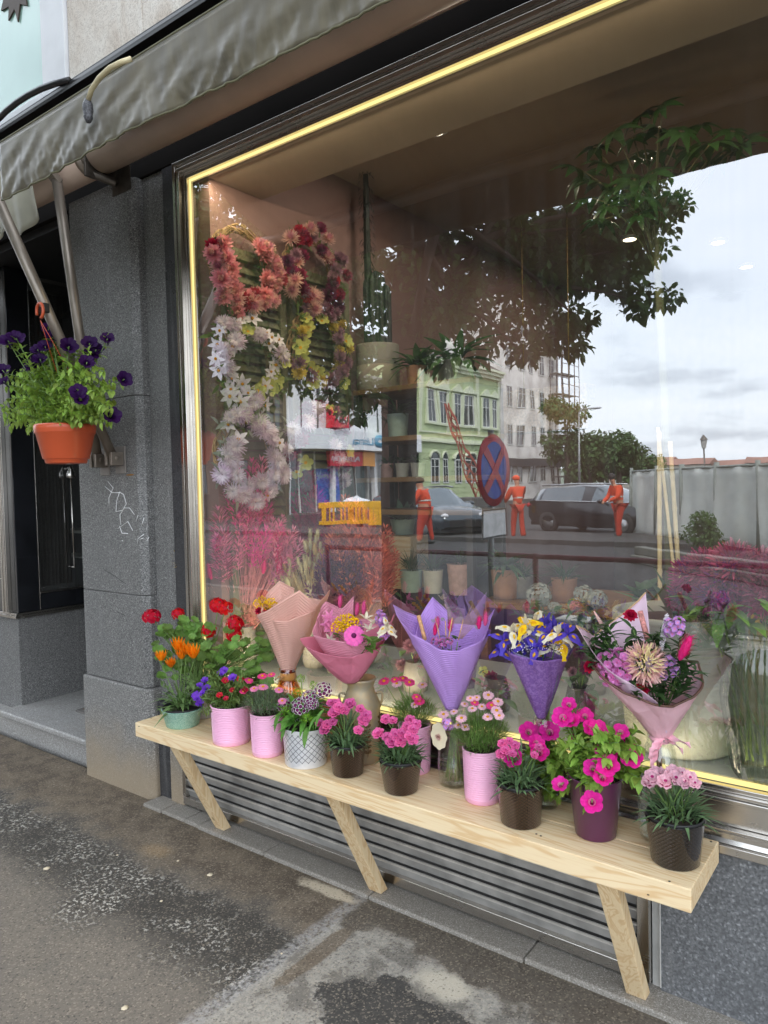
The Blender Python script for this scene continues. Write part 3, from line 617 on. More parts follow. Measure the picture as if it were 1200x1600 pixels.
# ------------------------------------------------------------------ leaves and petals
def leaf(l=1.0, w=.3, droop=.2, fold=.15, nv=5, pw=1.0, mat=0, tip=.0, wave=0.0):
    V = []; Fs = []; UV = []
    for j in range(nv+1):
        t = j/nv; ww = w*.5*(math.sin(math.pi*min(1,(t*.93+.05))**pw)+tip*(t>.99)*0)
        if j == nv: ww = w*.04+tip*w*.5
        z = -droop*l*t*t; y = l*t*(1-.18*droop*t)
        for s in (-1,0,1): V.append((s*ww, y, z+(abs(s)*fold*ww)+wave*w*math.sin(t*9+s)*abs(s)))
    for j in range(nv):
        for i in range(2): a = j*3+i; Fs.append((a,a+1,a+4,a+3)); UV += [(i/2,j/nv),((i+1)/2,j/nv),((i+1)/2,(j+1)/nv),(i/2,(j+1)/nv)]
    return G(V,Fs,mat,UV)
def disc(R=1.0, lobes=5, depth_=.12, ruffle=.08, cone=.0, nr=5, nt=30, zones=(.3,), mats=(1,0), thin=1.0, ph=0.0, fr=0.0, frn=40, cup=0.0, hole=0.0):
    V = []; Fs = []; M = []
    for j in range(nr+1):
        rr = hole+(1-hole)*j/nr
        for i in range(nt):
            th = 2*math.pi*i/nt
            lob = 1-depth_*rr**3*(1-abs(math.cos(lobes*th/2+ph))**.7)
            r = R*rr*lob*(1-fr*(rr>.95)*(.5+.5*math.sin(frn*th+ph*7)))
            z = R*(cone*(rr-1)*(1.6-rr) if cone else 0)+R*ruffle*rr**2*math.sin(lobes*2*th+ph*3)*1.0 + R*cup*rr*rr
            V.append((r*math.cos(th), r*math.sin(th), z))
    for j in range(nr):
        mid = hole+(1-hole)*(j+.5)/nr; k = 0
        for zi, zv in enumerate(zones):
            if mid > zv: k = zi+1
        for i in range(nt):
            q = (i+1)%nt; Fs.append((j*nt+i,j*nt+q,(j+1)*nt+q,(j+1)*nt+i)); M.append(mats[k])
    return G(V,Fs,np.array(M))
def ring(p, n, tilt, r0=0.0, jit=.08, off=0.0, sj=.08):
    ms = [RZ(2*math.pi*(k+off)/n+U(-jit,jit)) @ T(0,r0,0) @ RX(tilt+U(-jit,jit)) @ SC(1+U(-sj,sj)) for k in range(n)]
    return inst(p, ms)
def petunia(R=.03):
    trumpet = lathe([(R*.08,-R*1.35),(R*.13,-R*.9),(R*.2,-R*.45),(R*.34,-R*.12)],10,1)
    return join([trumpet, disc(R,5,.17,.075,.42,6,40,(.22,),(2,0),cup=.10,hole=.12)])
def pink(R=.02, ringm=1):                       # double fringed dianthus
    g = [disc(R*.97,5,.2,.10,0,5,40,(.28,.5),(0,ringm,0),fr=.16,frn=20,cup=.12)]
    g.append(xf(disc(R*.78,5,.22,.16,0,4,30,(.35,),(ringm,0),ph=.7,fr=.18,frn=15,cup=.30),T(0,0,R*.10)))
    g.append(xf(disc(R*.52,5,.25,.22,0,3,20,(.4,),(ringm,0),ph=1.6,fr=.2,frn=10,cup=.55),T(0,0,R*.2)))
    return join(g+[xf(lathe([(R*.1,-R*.9),(R*.24,-R*.6),(R*.26,-R*.1),(R*.1,0)],8,2))])
def daisy(R=.02, n=14, w=.30, tilt=.08, eye=.3, mats=(0,1)):
    p = leaf(R*.82, R*w*1.5, .12, .1, 3, .8, mats[0], tip=.45)
    g = [ring(p,n,tilt,R*.18,.05), xf(ring(p,n,tilt-.1,R*.16,.06,.5),T(0,0,-R*.03))]
    g.append(xf(ball(R*eye,10,5,mats[1],.55),T(0,0,R*.05)))
    return join(g)
def gazania(R=.03):
    p = leaf(R*1.0, R*.24, -.35, .35, 4, .8, 0)
    return join([ring(p,13,.75,R*.1,.08), xf(ring(p,12,1.0,R*.08,.1,.5),SC(.85)), xf(ball(R*.22,8,5,1),T(0,0,R*.12)), lathe([(R*.05,-R*.4),(R*.2,-R*.05),(R*.25,R*.1)],8,2)])
def cluster(flo, n, rx, rz, s=1.0, cov=.62, seed=0, jit=.25):
    r = random.Random(seed); ms = []
    for k in range(n):
        z = 1-(k+.5)/n*(1+cov)*.98; t = k*2.39996; q = math.sqrt(max(0,1-z*z)); d = np.array([q*math.cos(t), q*math.sin(t), z])
        p = d*np.array([rx,rx,rz])*(1+r.uniform(-.10,.06)); d2 = nrm(d+np.array([r.uniform(-jit,jit) for _ in range(3)]))
        ms.append(facing(p,d2,s*r.uniform(.85,1.12),r.uniform(0,6.28)))
    return inst(flo, ms)
def pompon(R=.03, rows=7, n0=8, lw=.42, w=.13, m=(0,0), top=1.35, curl=-.5):
    g = []
    for j in range(rows):
        t = j/(rows-1); tilt = -.15+top*t; n = int(n0+ (1-abs(t-.35))*n0*1.3)
        p = leaf(R*(1.0-.30*t), R*w*2, curl*(.4+.8*t), .4, 4, .85, m[0] if t < .65 else m[1], tip=.2)
        g.append(xf(ring(p,n,tilt,R*.06,.12,U(0,1),.12),T(0,0,R*.12*t)))
    return join(g)
def iris_flower(R=.04):
    fall = leaf(R*1.1,R*.62,.75,-.12,6,.75,0,tip=.5,wave=.05); spot = leaf(R*.42,R*.2,.3,.1,4,.9,1)
    std = leaf(R*1.0,R*.36,-.15,.4,5,.8,2,tip=.3,wave=.05)
    g = [ring(fall,3,.35,R*.1,.08), ring(std,3,1.25,R*.06,.1,.5), ring(leaf(R*.55,R*.3,.4,-.1,4,.8,0),3,.55,R*.05,.05)]
    g.append(inst(spot,[RZ(2*math.pi*k/3) @ T(0,R*.42,R*.17) @ RX(-.02) for k in range(3)]))
    return join(g)
def lily(R=.035, m=(0,0)):
    return join([ring(leaf(R*1.2,R*.42,.25,.3,5,.9,m[0]),3,.95,R*.05,.06), ring(leaf(R*1.1,R*.36,.3,.3,5,.9,m[1]),3,.75,R*.05,.06,.5)])
def bunny(l=.05, r=.011, m=0, n=130, sd=3):
    rr = random.Random(sd); h = leaf(r*1.3,r*.10,.1,.0,2,1,m); ms = []
    for k in range(n):
        t = rr.random(); a = rr.uniform(0,6.28); q = math.sin(math.pi*(.08+.9*t))**.6*r
        p = (q*math.cos(a)*.7, q*math.sin(a)*.7, t*l); ms.append(frame(p,(math.cos(a),math.sin(a),1.1)))
    return join([xf(ball(1,8,7,m),T(0,0,l*.5) @ SC(r*.8,r*.8,l*.52)), inst(h,ms)])
LEAF_PET = leafm('petunia_leaf', hexc('8cae4a')); LEAF_DI = leafm('dianthus_leaf', hexc('6f8c62'), .25); LEAF_FERN = leafm('daisy_leaf', hexc('7a9a50'), .25); LEAF_GER = leafm('geranium_leaf', hexc('729547'), .3)
LEAF_DK = leafm('dark_leaf', hexc('3c5a30'), .3); LEAF_GAZ = leafm('gazania_leaf', hexc('76935a')); LEAF_SW = leafm('sweet_william_leaf', hexc('64983f'), .25); STEM = mat('green_stem', hexc('6d8a4a'), .6)
SOIL = mat('potting_soil', (.035,.024,.017), 1, .5, 120, bump=1, bscale=200)
YEL = petalm('yellow_eye', hexc('f0b51e'), .2); YELG = petalm('yellow_bloom', hexc('f3c71d'))
MAG = petalm('magenta_petal', hexc('ee2ba4'), .08); MAGD = petalm('magenta_throat', hexc('b01280')); HOT = petalm('hot_pink_petal', hexc('e8498f')); PNK = petalm('pink_petal', hexc('ec8fbb')); PALE = petalm('pale_pink_petal', hexc('f0c3d0'))
CAR = petalm('carnation_pink', hexc('e873b0')); CARR = petalm('carnation_eye', hexc('b52a70')); WHT = petalm('white_petal', hexc('efe9ee')); PURP = petalm('purple_eye', hexc('6d1f58')); VIO = petalm('violet_petal', hexc('7a45c8')); DKV = petalm('night_violet_petal', hexc('2f0d48'),.3); DKV2 = petalm('night_violet_throat', hexc('1c0a30'))
ORG = petalm('orange_petal', hexc('f58a12')); RED = petalm('red_petal', hexc('d0102c')); REDC = petalm('crimson_petal', hexc('c81f45')); BLU = petalm('iris_blue', hexc('5d4bc4')); BLU2 = petalm('iris_standard', hexc('6f58cf')); CRM = petalm('cream_petal', hexc('f2ead0')); LIL = petalm('lilac_petal', hexc('cf9be0'))
proto('pet_mag', petunia(.030), [MAG,PNK,MAGD]); proto('pet_dk', petunia(.038), [DKV,DKV,DKV2]); proto('pet_red', petunia(.014), [REDC,REDC,YEL]); proto('pet_vio', petunia(.016), [VIO,VIO,DKV])
proto('pink_a', pink(.0225), [CAR,CARR,LEAF_DI]); proto('pink_b', pink(.0225), [PALE,CARR,LEAF_DI])
flor = disc(.0075,5,.28,.05,0,4,20,(.34,.72),(1,1,0),cup=.15,fr=.08,frn=10)
proto('sweet', join([cluster(flor,26,.026,.017,1,.2,4), xf(inst(leaf(.02,.002,.1,.1,2),[RZ(k*.6)@RX(.5) for k in range(10)],2),T(0,0,-.008))]), [WHT,PURP,LEAF_SW])
proto('sweet_bud', cluster(leaf(.014,.0022,.05,.1,2,1,0),80,.017,.014,1,.5,5,.5), [leafm('bud_green', hexc('7fb02c'))])
for nm, m in (('pinkd',PNK),('hotd',HOT),('paled',PALE)): proto('daisy_'+nm, daisy(.019,13,.28), [m,YEL])
proto('gaz', gazania(.039), [ORG,YEL,LEAF_GAZ])
proto('geran', join([cluster(disc(.011,5,.3,.08,0,4,20,(.1,),(1,0),cup=.12),34,.034,.024,1,.35,7), inst(leaf(.03,.003,.05,.1,2),[RZ(k*.7)@T(0,0,-.03)@RX(1.0) for k in range(9)],2)]), [RED,REDC,LEAF_GER])
proto('gerb', daisy(.036,24,.17,.1,.26), [petalm('gerbera_pink', hexc('ef6fc0')), PURP])
proto('iris_b', iris_flower(.042), [BLU,YEL,BLU2]); proto('iris_w', iris_flower(.042), [CRM,YELG,CRM]); proto('iris_y', iris_flower(.042), [YELG,YEL,CRM]); proto('lily_w', lily(.036,(0,1)), [CRM,petalm('lily_flush',hexc('eeddd0'))]); proto('lily_p', lily(.034), [PNK])
def mumball(R, n=300, seed=31):
    pr = xf(leaf(.0165,.0062,-1.1,.5,4,.9,0,tip=.3),RX(1.0)); g = cluster(pr,n,R*.74,R*.60,R/.045,.75,seed,.35); top = g.V[:,2].max()
    starts = np.concatenate([[0],np.cumsum(g.S)[:-1]]); g.M = np.where(g.V[g.L[starts],2] > top*.45,1,0); return g
proto('mum_cream', mumball(.045), [petalm('mum_blush', hexc('e6b9b3')), petalm('mum_cream', hexc('ecdcab'))])
proto('stock', cluster(pink(.014),7,.022,.018,1,.2,9,.3), [petalm('stock_pink', hexc('e79ad6')),CAR,LEAF_DI])
proto('stock_lil', cluster(disc(.009,4,.3,.15,0,3,16,(.2,),(1,0),cup=.2),14,.014,.028,1,.7,10), [LIL,PNK,LEAF_DI])
for nm, h in (('pink','e85f9c'),('hot','ee2f86'),('tan','c9ab6d'),('cream','d8cfa6'),('coral','d9736a')): proto('bunny_'+nm, bunny(), [petalm('bunny_'+nm, hexc(h), .15)])
proto('yarrow', join([cluster(ball(.0045,6,4),22,.024,.009,1,.1,11)]), [YELG]); proto('rosebud_red', pompon(.018,5,6,.5,.4,(0,0),1.4,-.6), [REDC])
proto('spike_white', cluster(ball(.003,5,4),90,.0075,.045,1,.95,12), [WHT])

# ------------------------------------------------------------------ pots
def pot_at(px, yb, wb, wt, yt, z=.503):
    P = onz(px,yb,z); d = depth(P); s = d/F; rb = wb*s/2; v = P-CAM; v[2] = 0; v = nrm(v)
    c = P+v*rb; c[2] = z; s2 = mpp(c); return c, wb*s2/2, wt*s2/2, None, s2
def shell(rb, rt, h, t=.0025, rim=.004, base=.004):
    return [(1e-4,0),(rb-base,0),(rb,base),(rt,h-rim),(rt+rim*.5,h-rim*.5),(rt+rim*.4,h),(rt-t,h),(rt-t-.001,h-.01),(rt-t-.003,h-.014)]
def soil(r, z, mat=0): return lathe([(r,z-.004),(r*.7,z+.003),(1e-4,z+.004)],20,mat)
def ribbed(rb, rt, h, pitch=.0072, amp=.0016):
    pr = [(1e-4,0),(rb-.003,0),(rb,.003)]; n = int(h*.94/pitch)*6
    for k in range(n+1):
        t = k/n; z = .012+(h-.022)*t; pr.append((rb+(rt-rb)*t+amp*(.5-.5*math.cos(2*math.pi*t*n/6)), z))
    return pr+[(rt+.002,h-.006),(rt+.003,h-.002),(rt+.001,h),(rt-.002,h),(rt-.003,h-.014)]
PINKPOT = mat('pink_enamel', hexc('f2b4d4'), .33, .05, 6, coat=.3)
def uvmat(name, fn, rough=.3, metal=0, coat=0):
    n = NT(name); u, v, _ = n.sep(n.coord('UV')); col, h, k = fn(n,u,v); nm = n.bump(h,k[0],k[1]) if h is not None else None
    return n.bsdf(col, rough, metal, nm, .5, coat)
def diamonds(n, u, v, nu, nv):                  # distance to two sets of slanted lines, 0 at a line
    a = n.math('MULTIPLY', u, nu); b = n.math('MULTIPLY', v, nv)
    f = lambda e: n.math('ABSOLUTE', n.math('SUBTRACT', n.math('FRACT', e), .5))
    return n.math('MINIMUM', n.math('SUBTRACT', .5, f(n.math('ADD',a,b))), n.math('SUBTRACT', .5, f(n.math('SUBTRACT',a,b))))
def _brown(n,u,v):
    d = diamonds(n,u,v,30,108); nz = n.noise(n.coord(),30,3)
    return n.mix(n.step(d,.0,.2),hexc('2a1e18'),hexc('5a4536')), n.step(d,0,.4), (1.0,.006)
def _blackp(n,u,v):
    d = diamonds(n,u,v,32,96); return n.mix(n.step(d,0,.2),hexc('120e0d'),hexc('342924')), n.step(d,0,.4), (1.0,.006)
def _lattice(n,u,v):
    d = diamonds(n,u,v,22,46); l = n.step(d,.035,.075); band = n.math('MULTIPLY', n.step(v,.095,.098), n.step(v,.198,.2,1,0))
    nz = n.noise(n.coord(),14,4); white = n.mix(n.step(nz,.4,.7),hexc('e9e8ea'),hexc('d3d4d8'))
    f = n.math('MAXIMUM', l, n.math('SUBTRACT',1,band)); return n.mix(f,hexc('5d6068'),white), f, (.5,.003)
def _mint(n,u,v):
    w = n.noise(n.coord(),95,3,.5,2.5); l = n.step(n.math('ABSOLUTE',n.math('SUBTRACT',w,.5)),.02,.07)
    return n.mix(l,hexc('b6d6c8'),n.mix(n.noise(n.coord(),20,4),hexc('6fa794'),hexc('8fc0ad'))), l, (.4,.003)
BROWNPOT = uvmat('bronze_ceramic', _brown, .2, .8, .5); BLACKPOT = uvmat('dark_ceramic', _blackp, .18, .6, .6); LATT = uvmat('lattice_ceramic', _lattice, .35, 0, .3); MINT = uvmat('mint_zinc', _mint, .5, .1)
PLUM = mat('plum_glaze', hexc('57244a'), .3, .06, 6, coat=.3); BLKPL = mat('black_plastic', (.02,.02,.021), .45)
def make_pot(root, c, rb, rt, h, kind):
    g = {'pink':lambda: ribbed(rb,rt,h), }.get(kind, lambda: shell(rb,rt,h))()
    m = {'pink':PINKPOT,'brown':BROWNPOT,'black':BLACKPOT,'lattice':LATT,'mint':MINT,'plum':PLUM}[kind]
    part('pot', xf(lathe(g,56),T(c)), m, root)
    part('soil', xf(soil(rt-.004,h-.012),T(c)), SOIL, root)
    if kind in ('brown','black','mint'):
        part('inner_pot', xf(lathe([(rt-.007,h-.013),(rt-.005,h+.006),(rt-.002,h+.008),(rt-.0005,h+.005),(rt-.004,h-.005)],40),T(c)), BLKPL, root)
def bloom_pos(px, py, c, dy): # dy: how far in front of (towards the street of) the pot's centre
    return ony(px, py, c[1]-dy)
def viewdir(p): return nrm(CAM-np.asarray(p))
def blooms(root, pname, name, pts, c, look=.45, up=.5, s=1.0, stem=None, sj=.2):
    out = []
    for q in pts:
        px, py, dy = q[:3]; P = bloom_pos(px,py,c,dy); d = nrm(np.array(P)-np.array((c[0],c[1],c[2]+.02)))
        n = nrm(viewdir(P)*look+UP*up+d*.35+np.array([U(-.2,.2),U(-.2,.2),U(-.1,.1)]))
        if len(q) > 3: n = nrm(np.array(q[3]))
        put(pname,name,root,facing(P,n,s*U(1-sj,1+sj),U(0,6.28))); out.append((P,n))
    return out
def stems_to(heads, base, spread=.02, r=.0013, top=.015):
    g = []
    for P, n in heads:
        b = base+np.array([U(-spread,spread),U(-spread,spread),0]); e = np.array(P)-n*top*.3; mid = (b+e)/2+np.array([0,0,.03])+(e-b)*np.array([.1,.1,0])-n*.01
        g.append(tube(bez(b,mid,e,7),r,5,1))
    return g
def strap_foliage(c, n, l0, l1, w, spread, droop=(.3,.9), el=(.2,1.4), lift=(0,.05)):
    g = []
    for k in range(n):
        a = U(0,6.28); e = U(*el); q = spread*math.sqrt(rnd.random()); p = np.array(c)+(q*math.cos(a),q*math.sin(a),U(*lift))
        d = (math.cos(a+U(-.5,.5))*math.cos(e), math.sin(a+U(-.5,.5))*math.cos(e), math.sin(e))
        g.append(xf(leaf(U(l0,l1),w*U(.8,1.2),U(*droop),.3,5,.8),frame(p,d)))
    return join(g)
def needle_foliage(c, n, R, H, l=(.02,.04), w=.002):
    pts = []; pr = leaf(1,w/.03,.15,.0,2,.8)
    for k in range(n):
        a = U(0,6.28); t = rnd.random()**.7; q = R*math.sqrt(rnd.random())*(.6+.6*t); p = np.array(c)+(q*math.cos(a),q*math.sin(a),H*t*(1-.4*(q/R)**2))
        e = U(.1,1.4); a2 = a+U(-.9,.9); pts.append(frame(p,(math.cos(a2)*math.cos(e),math.sin(a2)*math.cos(e),math.sin(e)),s=U(*l)))
    return inst(pr,pts)
def trail_foliage(c, tips, lw=(.03,.017), per=11, spread=.03):
    g = []; st = []; pr = leaf(1,lw[1]/lw[0],.35,.25,5,.75,0)
    ms = []
    for tip_ in tips:
        b = np.array(c)+(U(-spread,spread),U(-spread,spread),0); tip_ = np.asarray(tip_,float); mid = (b+tip_)/2+np.array([0,0,.25*np.linalg.norm(tip_-b)])
        P = bez(b,mid,tip_,per+2); st.append(tube(P,.0014,5,1))
        for i in range(1,per+2):
            t = nrm(P[i]-P[i-1])
            for k in range(3):
                a = U(0,6.28); s_ = nrm(np.cross(t,(math.cos(a),math.sin(a),.3))); d = nrm(s_*.9+t*.5+UP*.25)
                ms.append(frame(P[i]+s_*.002,d,(U(-.3,.3),U(-.3,.3),1),lw[0]*U(.55,1.15)))
    return join([inst(pr,ms)]+st)
def geranium_foliage(c, pts, R=.03):
    gl = disc(1,7,.20,.10,0,4,42,(2,),(0,0),cup=.28); ms = []; st = []
    for P in pts:
        P = np.asarray(P); n = nrm(viewdir(P)*.5+UP*.7+np.array([U(-.4,.4),U(-.4,.4),U(-.2,.2)])); ms.append(facing(P,n,R*U(.6,1.15),U(0,6.28)))
        b = np.array(c)+(U(-.03,.03),U(-.03,.03),0); st.append(tube(bez(b,(b+P)/2+(0,0,.03),P,6),.0016,5,1))
    return join([inst(gl,ms)]+st)
def scat(px0,px1,py0,py1,c,dy0,dy1,n):
    return [bloom_pos(U(px0,px1),U(py0,py1),c,U(dy0,dy1)) for _ in range(n)]
BG = 'potted flowers on the bench'
def plant(name, label, px, yb, wb, wt, h, kind, z=.503, cat='potted plant', ymax=None):
    c, rb, rt, _, s = pot_at(px,yb,wb,wt,0,z)
    if ymax is not None and c[1] > ymax: c[1] = ymax
    r = thing(name,label,cat,c,BG); make_pot(r,c,rb,rt,h,kind); return r, c, rt, c+np.array([0,0,h-.01])
# A  orange gazania in the mint tub
r,c,rt,t = plant('gazania_plant','orange gazania in a round mint green embossed tub at the left bench end',286,1140,50,62,.074,'mint')
hd = blooms(r,'gaz','flower',[(252,1033,.02),(268,1042,.03),(284,1030,.01),(277,1016,0),(303,1028,.01),(291,1022,.0)],c,.3,.8,1.2)
part('foliage',[strap_foliage(t,46,.06,.12,.014,.035,(.2,.9),(.3,1.4)),trail_foliage(t,[bloom_pos(px,py,c,.02) for px,py in ((250,1110),(262,1078),(320,1088),(300,1068),(253,1072),(288,1055))],(.03,.014),6)]+stems_to(hd,t,.02,.002),[LEAF_GAZ,STEM],r)
# B  calibrachoa in ribbed pink pot
r,c,rt,t = plant('calibrachoa_plant','trailing plant with small red and violet trumpets in a wide ribbed pink pot',363,1167,58,62,.150,'pink')
blooms(r,'pet_vio','flower',[(363,1058,.05),(320,1062,.06),(312,1070,.06),(316,1082,.07),(308,1090,.07),(322,1075,.05),(345,1052,.02),(312,1098,.06),(305,1085,.05),(350,1047,.0)],c,.5,.4)
blooms(r,'pet_red','flower',[(376,1061,.05),(352,1063,.05),(343,1086,.07),(353,1091,.07),(363,1078,.06),(383,1077,.05)],c,.5,.4)
blooms(r,'daisy_hotd','flower',[(389,1063,.05),(380,1080,.05)],c,.3,.6,.9)
part('foliage',trail_foliage(t,scat(322,396,1050,1105,c,-.02,.085,52)+scat(308,335,1065,1115,c,.04,.09,12),(.017,.007),9,.05),[leafm('calibrachoa_leaf',hexc('667a3c')),STEM],r)
# C  daisies in second pink pot
r,c,rt,t = plant('marguerite_plant','pink marguerites over grey green foliage in a narrow ribbed pink pot',419,1185,48,51,.158,'pink')
hd = blooms(r,'daisy_hotd','flower',[(410,1056,.02),(424,1054,.02)],c,.25,.8,.95)+blooms(r,'daisy_pinkd','flower',[(411,1073,.05),(397,1076,.05),(436,1078,.03),(441,1095,.05)],c,.3,.7,.9)
part('foliage',[needle_foliage(t-np.array([0,0,.01]),1500,.075,.105,(.02,.038),.0028)]+stems_to(hd,t,.02),[leafm('lavender_leaf',hexc('7c9070'),.3),STEM],r)
# D  sweet william in lattice pot
r,c,rt,t = plant('sweet_william_plant','white and purple ringed sweet william in a white pot with a dark lattice pattern',479,1203,66,71,.138,'lattice')
hd = blooms(r,'sweet','flower',[(484,1090,.05),(505,1078,.02),(470,1104,.07),(445,1102,.02),(488,1100,.06)],c,.6,.5,1.05)+blooms(r,'sweet_bud','flower_bud',[(479,1122,.075),(447,1110,.06),(490,1070,.0),(465,1082,.0),(470,1060,-.02)],c,.5,.4)
part('foliage',[strap_foliage(t+np.array([0,0,.01]),110,.05,.09,.021,.055,(.2,.9),(-.1,1.3),(0,.07)),inst(leaf(.07,.02,.5,.3,5),[frame(bloom_pos(px,py,c,.07),(U(-.6,.6),-.8,-.5)) for px,py in ((445,1120),(452,1128),(498,1118),(440,1112),(507,1108),(480,1136))])]+stems_to(hd,t,.03,.002),[LEAF_SW,STEM],r)
# E F  dianthus in bronze pots
def dianthus(label, px, yb, wb, wt, h, kind, pts, pr='pink_a', nl=150, fs=1.0, k=1.0):
    r,c,rt,t = plant('dianthus_plant',label,px,yb,wb,wt,h,kind)
    hd = blooms(r,pr,'flower',pts,c,.65,.35,fs)
    part('foliage',[strap_foliage(t,nl,.04*k,.068*k,.0085*k,rt*.8,(.1,.7),(.25,1.45),(-.005,.04*k)),strap_foliage(t+np.array([0,0,.02]),40,.03*k,.06*k,.007*k,rt*.5,(.1,.5),(.6,1.5),(.02,.07*k))]+stems_to(hd,t,.025,.0017),[LEAF_DI,STEM],r)
    return r,c
dianthus('pink fringed dianthus in the bronze pot beside the lattice pot',544,1217,48,56,.102,'brown',[(517,1098,.03),(530,1106,.04),(538,1110,.03),(522,1114,.05),(563,1108,.02),(572,1118,.02),(500,1130,.05),(511,1133,.06),(508,1140,.06),(520,1128,.05),(560,1141,.06),(547,1100,0),(568,1126,.03),(525,1100,.02)])
dianthus('pink fringed dianthus in the bronze pot in front of the milk can',627,1245,52,66,.102,'brown',[(603,1124,.0),(614,1126,.01),(591,1146,.05),(606,1152,.05),(618,1148,.05),(628,1146,.04),(640,1150,.06),(646,1140,.04),(636,1135,.02),(612,1160,.06),(626,1158,.05),(645,1155,.06),(641,1125,-.01),(650,1132,.02)],nl=190)
# G  hidden pink pot with daisies behind
r,c,rt,t = plant('marguerite_plant','hot pink marguerites in the ribbed pink pot half hidden behind a bronze pot',650,1212,46,50,.165,'pink',ymax=2.05)
hd = blooms(r,'daisy_hotd','flower',[(600,1064,0),(617,1062,.0),(640,1066,.0),(651,1089,.03),(630,1060,-.02),(655,1095,.02)],c,.45,.6)+blooms(r,'daisy_paled','flower',[(648,1101,.03),(620,1068,.01),(660,1070,-.02)],c,.45,.6,.95)
part('foliage',[needle_foliage(t,1300,.065,.10,(.02,.04),.0026)]+stems_to(hd,t,.02),[LEAF_FERN,STEM],r)
# I  pale daisies
r,c,rt,t = plant('marguerite_plant','pale pink marguerites over feathery green foliage in the tall ribbed pink pot',754,1260,54,58,.166,'pink')
hd = blooms(r,'daisy_paled','flower',[(735,1091,.0),(726,1100,.0),(738,1107,.03),(753,1104,.0),(762,1120,.04),(721,1122,.05),(727,1136,.05),(716,1133,.04),(709,1112,.02),(693,1116,.02),(776,1110,.03),(780,1118,.04),(763,1086,-.02),(745,1090,-.02),(778,1096,.0)],c,.5,.6,.82)+blooms(r,'daisy_hotd','flower',[(768,1102,.02),(742,1098,0)],c,.4,.6,.8)
part('foliage',[needle_foliage(t-np.array([0,0,.005]),2200,.072,.115,(.022,.042),.0022)]+stems_to(hd,t,.025,.0011),[LEAF_FERN,STEM],r)
# J  bronze pot, small pink heads
dianthus('small pink dianthus in the bronze pot between the marguerites and the plum pot',814,1298,62,72,.115,'brown',[(785,1162,.03),(796,1158,.02),(805,1165,.02),(790,1172,.04),(801,1178,.05),(783,1178,.04),(835,1180,.02),(842,1168,0)],'pink_a',130,.8)
# K  petunia in small glass vase behind
c,rb,rt,_,s = pot_at(862,1252,34,38,0); c[1] = min(c[1],2.06)
GLV = vaseglass('vase_glass',(.965,.98,.965),.03); WATER = vaseglass('water_tint',(.95,.975,.94),.01)
r = thing('petunia_plant','magenta petunia spilling from the small square glass vase behind the bronze pot','potted plant',c,BG)
part('vase',[xf(lathe([(1e-4,0),(.036,0),(.036,.15),(.034,.15),(.034,.006),(1e-4,.006)],4),T(c) @ RZ(.5))],GLV,r)
t = c+np.array([0,0,.13])
hd = blooms(r,'pet_mag','flower',[(838,1160,.09),(802,1185,.17),(826,1143,.05),(859,1143,.05),(850,1140,.0),(843,1175,.10)],c,.8,.2,1.05)
part('foliage',[trail_foliage(t,scat(820,890,1160,1245,c,-.01,.10,26)+[h[0]-h[1]*.035 for h in hd],(.034,.018),9,.03)]+stems_to(hd,t,.02,.0017),[LEAF_PET,STEM],r)
# L  plum pot
r,c,rt,t = plant('petunia_plant','magenta petunias overflowing the tall plum coloured pot',931,1317,62,82,.170,'plum')
hd = blooms(r,'pet_mag','flower',[(889,1100,.02),(879,1120,.04),(914,1118,.0),(893,1125,.03),(925,1137,.02),(935,1140,.02),(970,1143,.02),(948,1176,.06),(926,1200,.09),(950,1196,.09),(942,1214,.10),(875,1225,.09),(925,1253,.10),(986,1182,.03),(978,1168,.0),(905,1150,.0)],c,.8,.2,.92)
part('foliage',[trail_foliage(t,scat(880,1000,1140,1215,c,-.05,.09,34)+scat(905,955,1212,1228,c,.07,.09,5)+[h[0]-h[1]*.04 for h in hd],(.036,.02),9,.04)]+stems_to(hd,t,.02,.0018),[LEAF_PET,STEM],r)
# N  dark pot
dianthus('pale pink dianthus in the black diamond embossed pot at the right bench end',1055,1362,72,87,.118,'black',[(1025,1207,0),(1019,1215,.02),(1040,1222,.03),(1056,1216,.02),(1052,1206,.0),(1066,1210,.0),(1078,1216,.02),(1086,1224,.03),(1030,1210,.0),(1045,1213,.01),(1070,1222,.03),(1015,1222,.02)],'pink_b',130,1.0,1.0)
# R  red geranium at the back left
c,rb,rt,_,s = pot_at(330,1122,60,64,0); c[1] = 2.035
r = thing('geranium_plant','tall red geranium with scalloped leaves at the back left of the bench','potted plant',c,BG)
part('pot',xf(lathe(shell(.062,.075,.12),40),T(c)),mat('grey_ceramic',hexc('a8a6a2'),.4),r); part('soil',xf(soil(.07,.108),T(c)),SOIL,r); t = c+np.array([0,0,.11])
hd = blooms(r,'geran','flower',[(237,963,.05),(278,959,.03),(341,946,.0),(326,985,.05),(367,974,.03),(352,950,0),(365,990,.04)],c,.5,.5,1.0)
part('foliage',[geranium_foliage(t,scat(245,330,980,1030,c,0,.08,30)+scat(315,420,1000,1075,c,.0,.10,54)+scat(275,310,965,1010,c,0,.05,20)+scat(250,300,1030,1060,c,0,.06,14)+scat(320,420,985,1075,c,-.02,.08,40)+scat(240,320,985,1030,c,-.03,.05,20),.026)]+stems_to(hd,t,.02,.0022),[LEAF_GER,STEM],r)
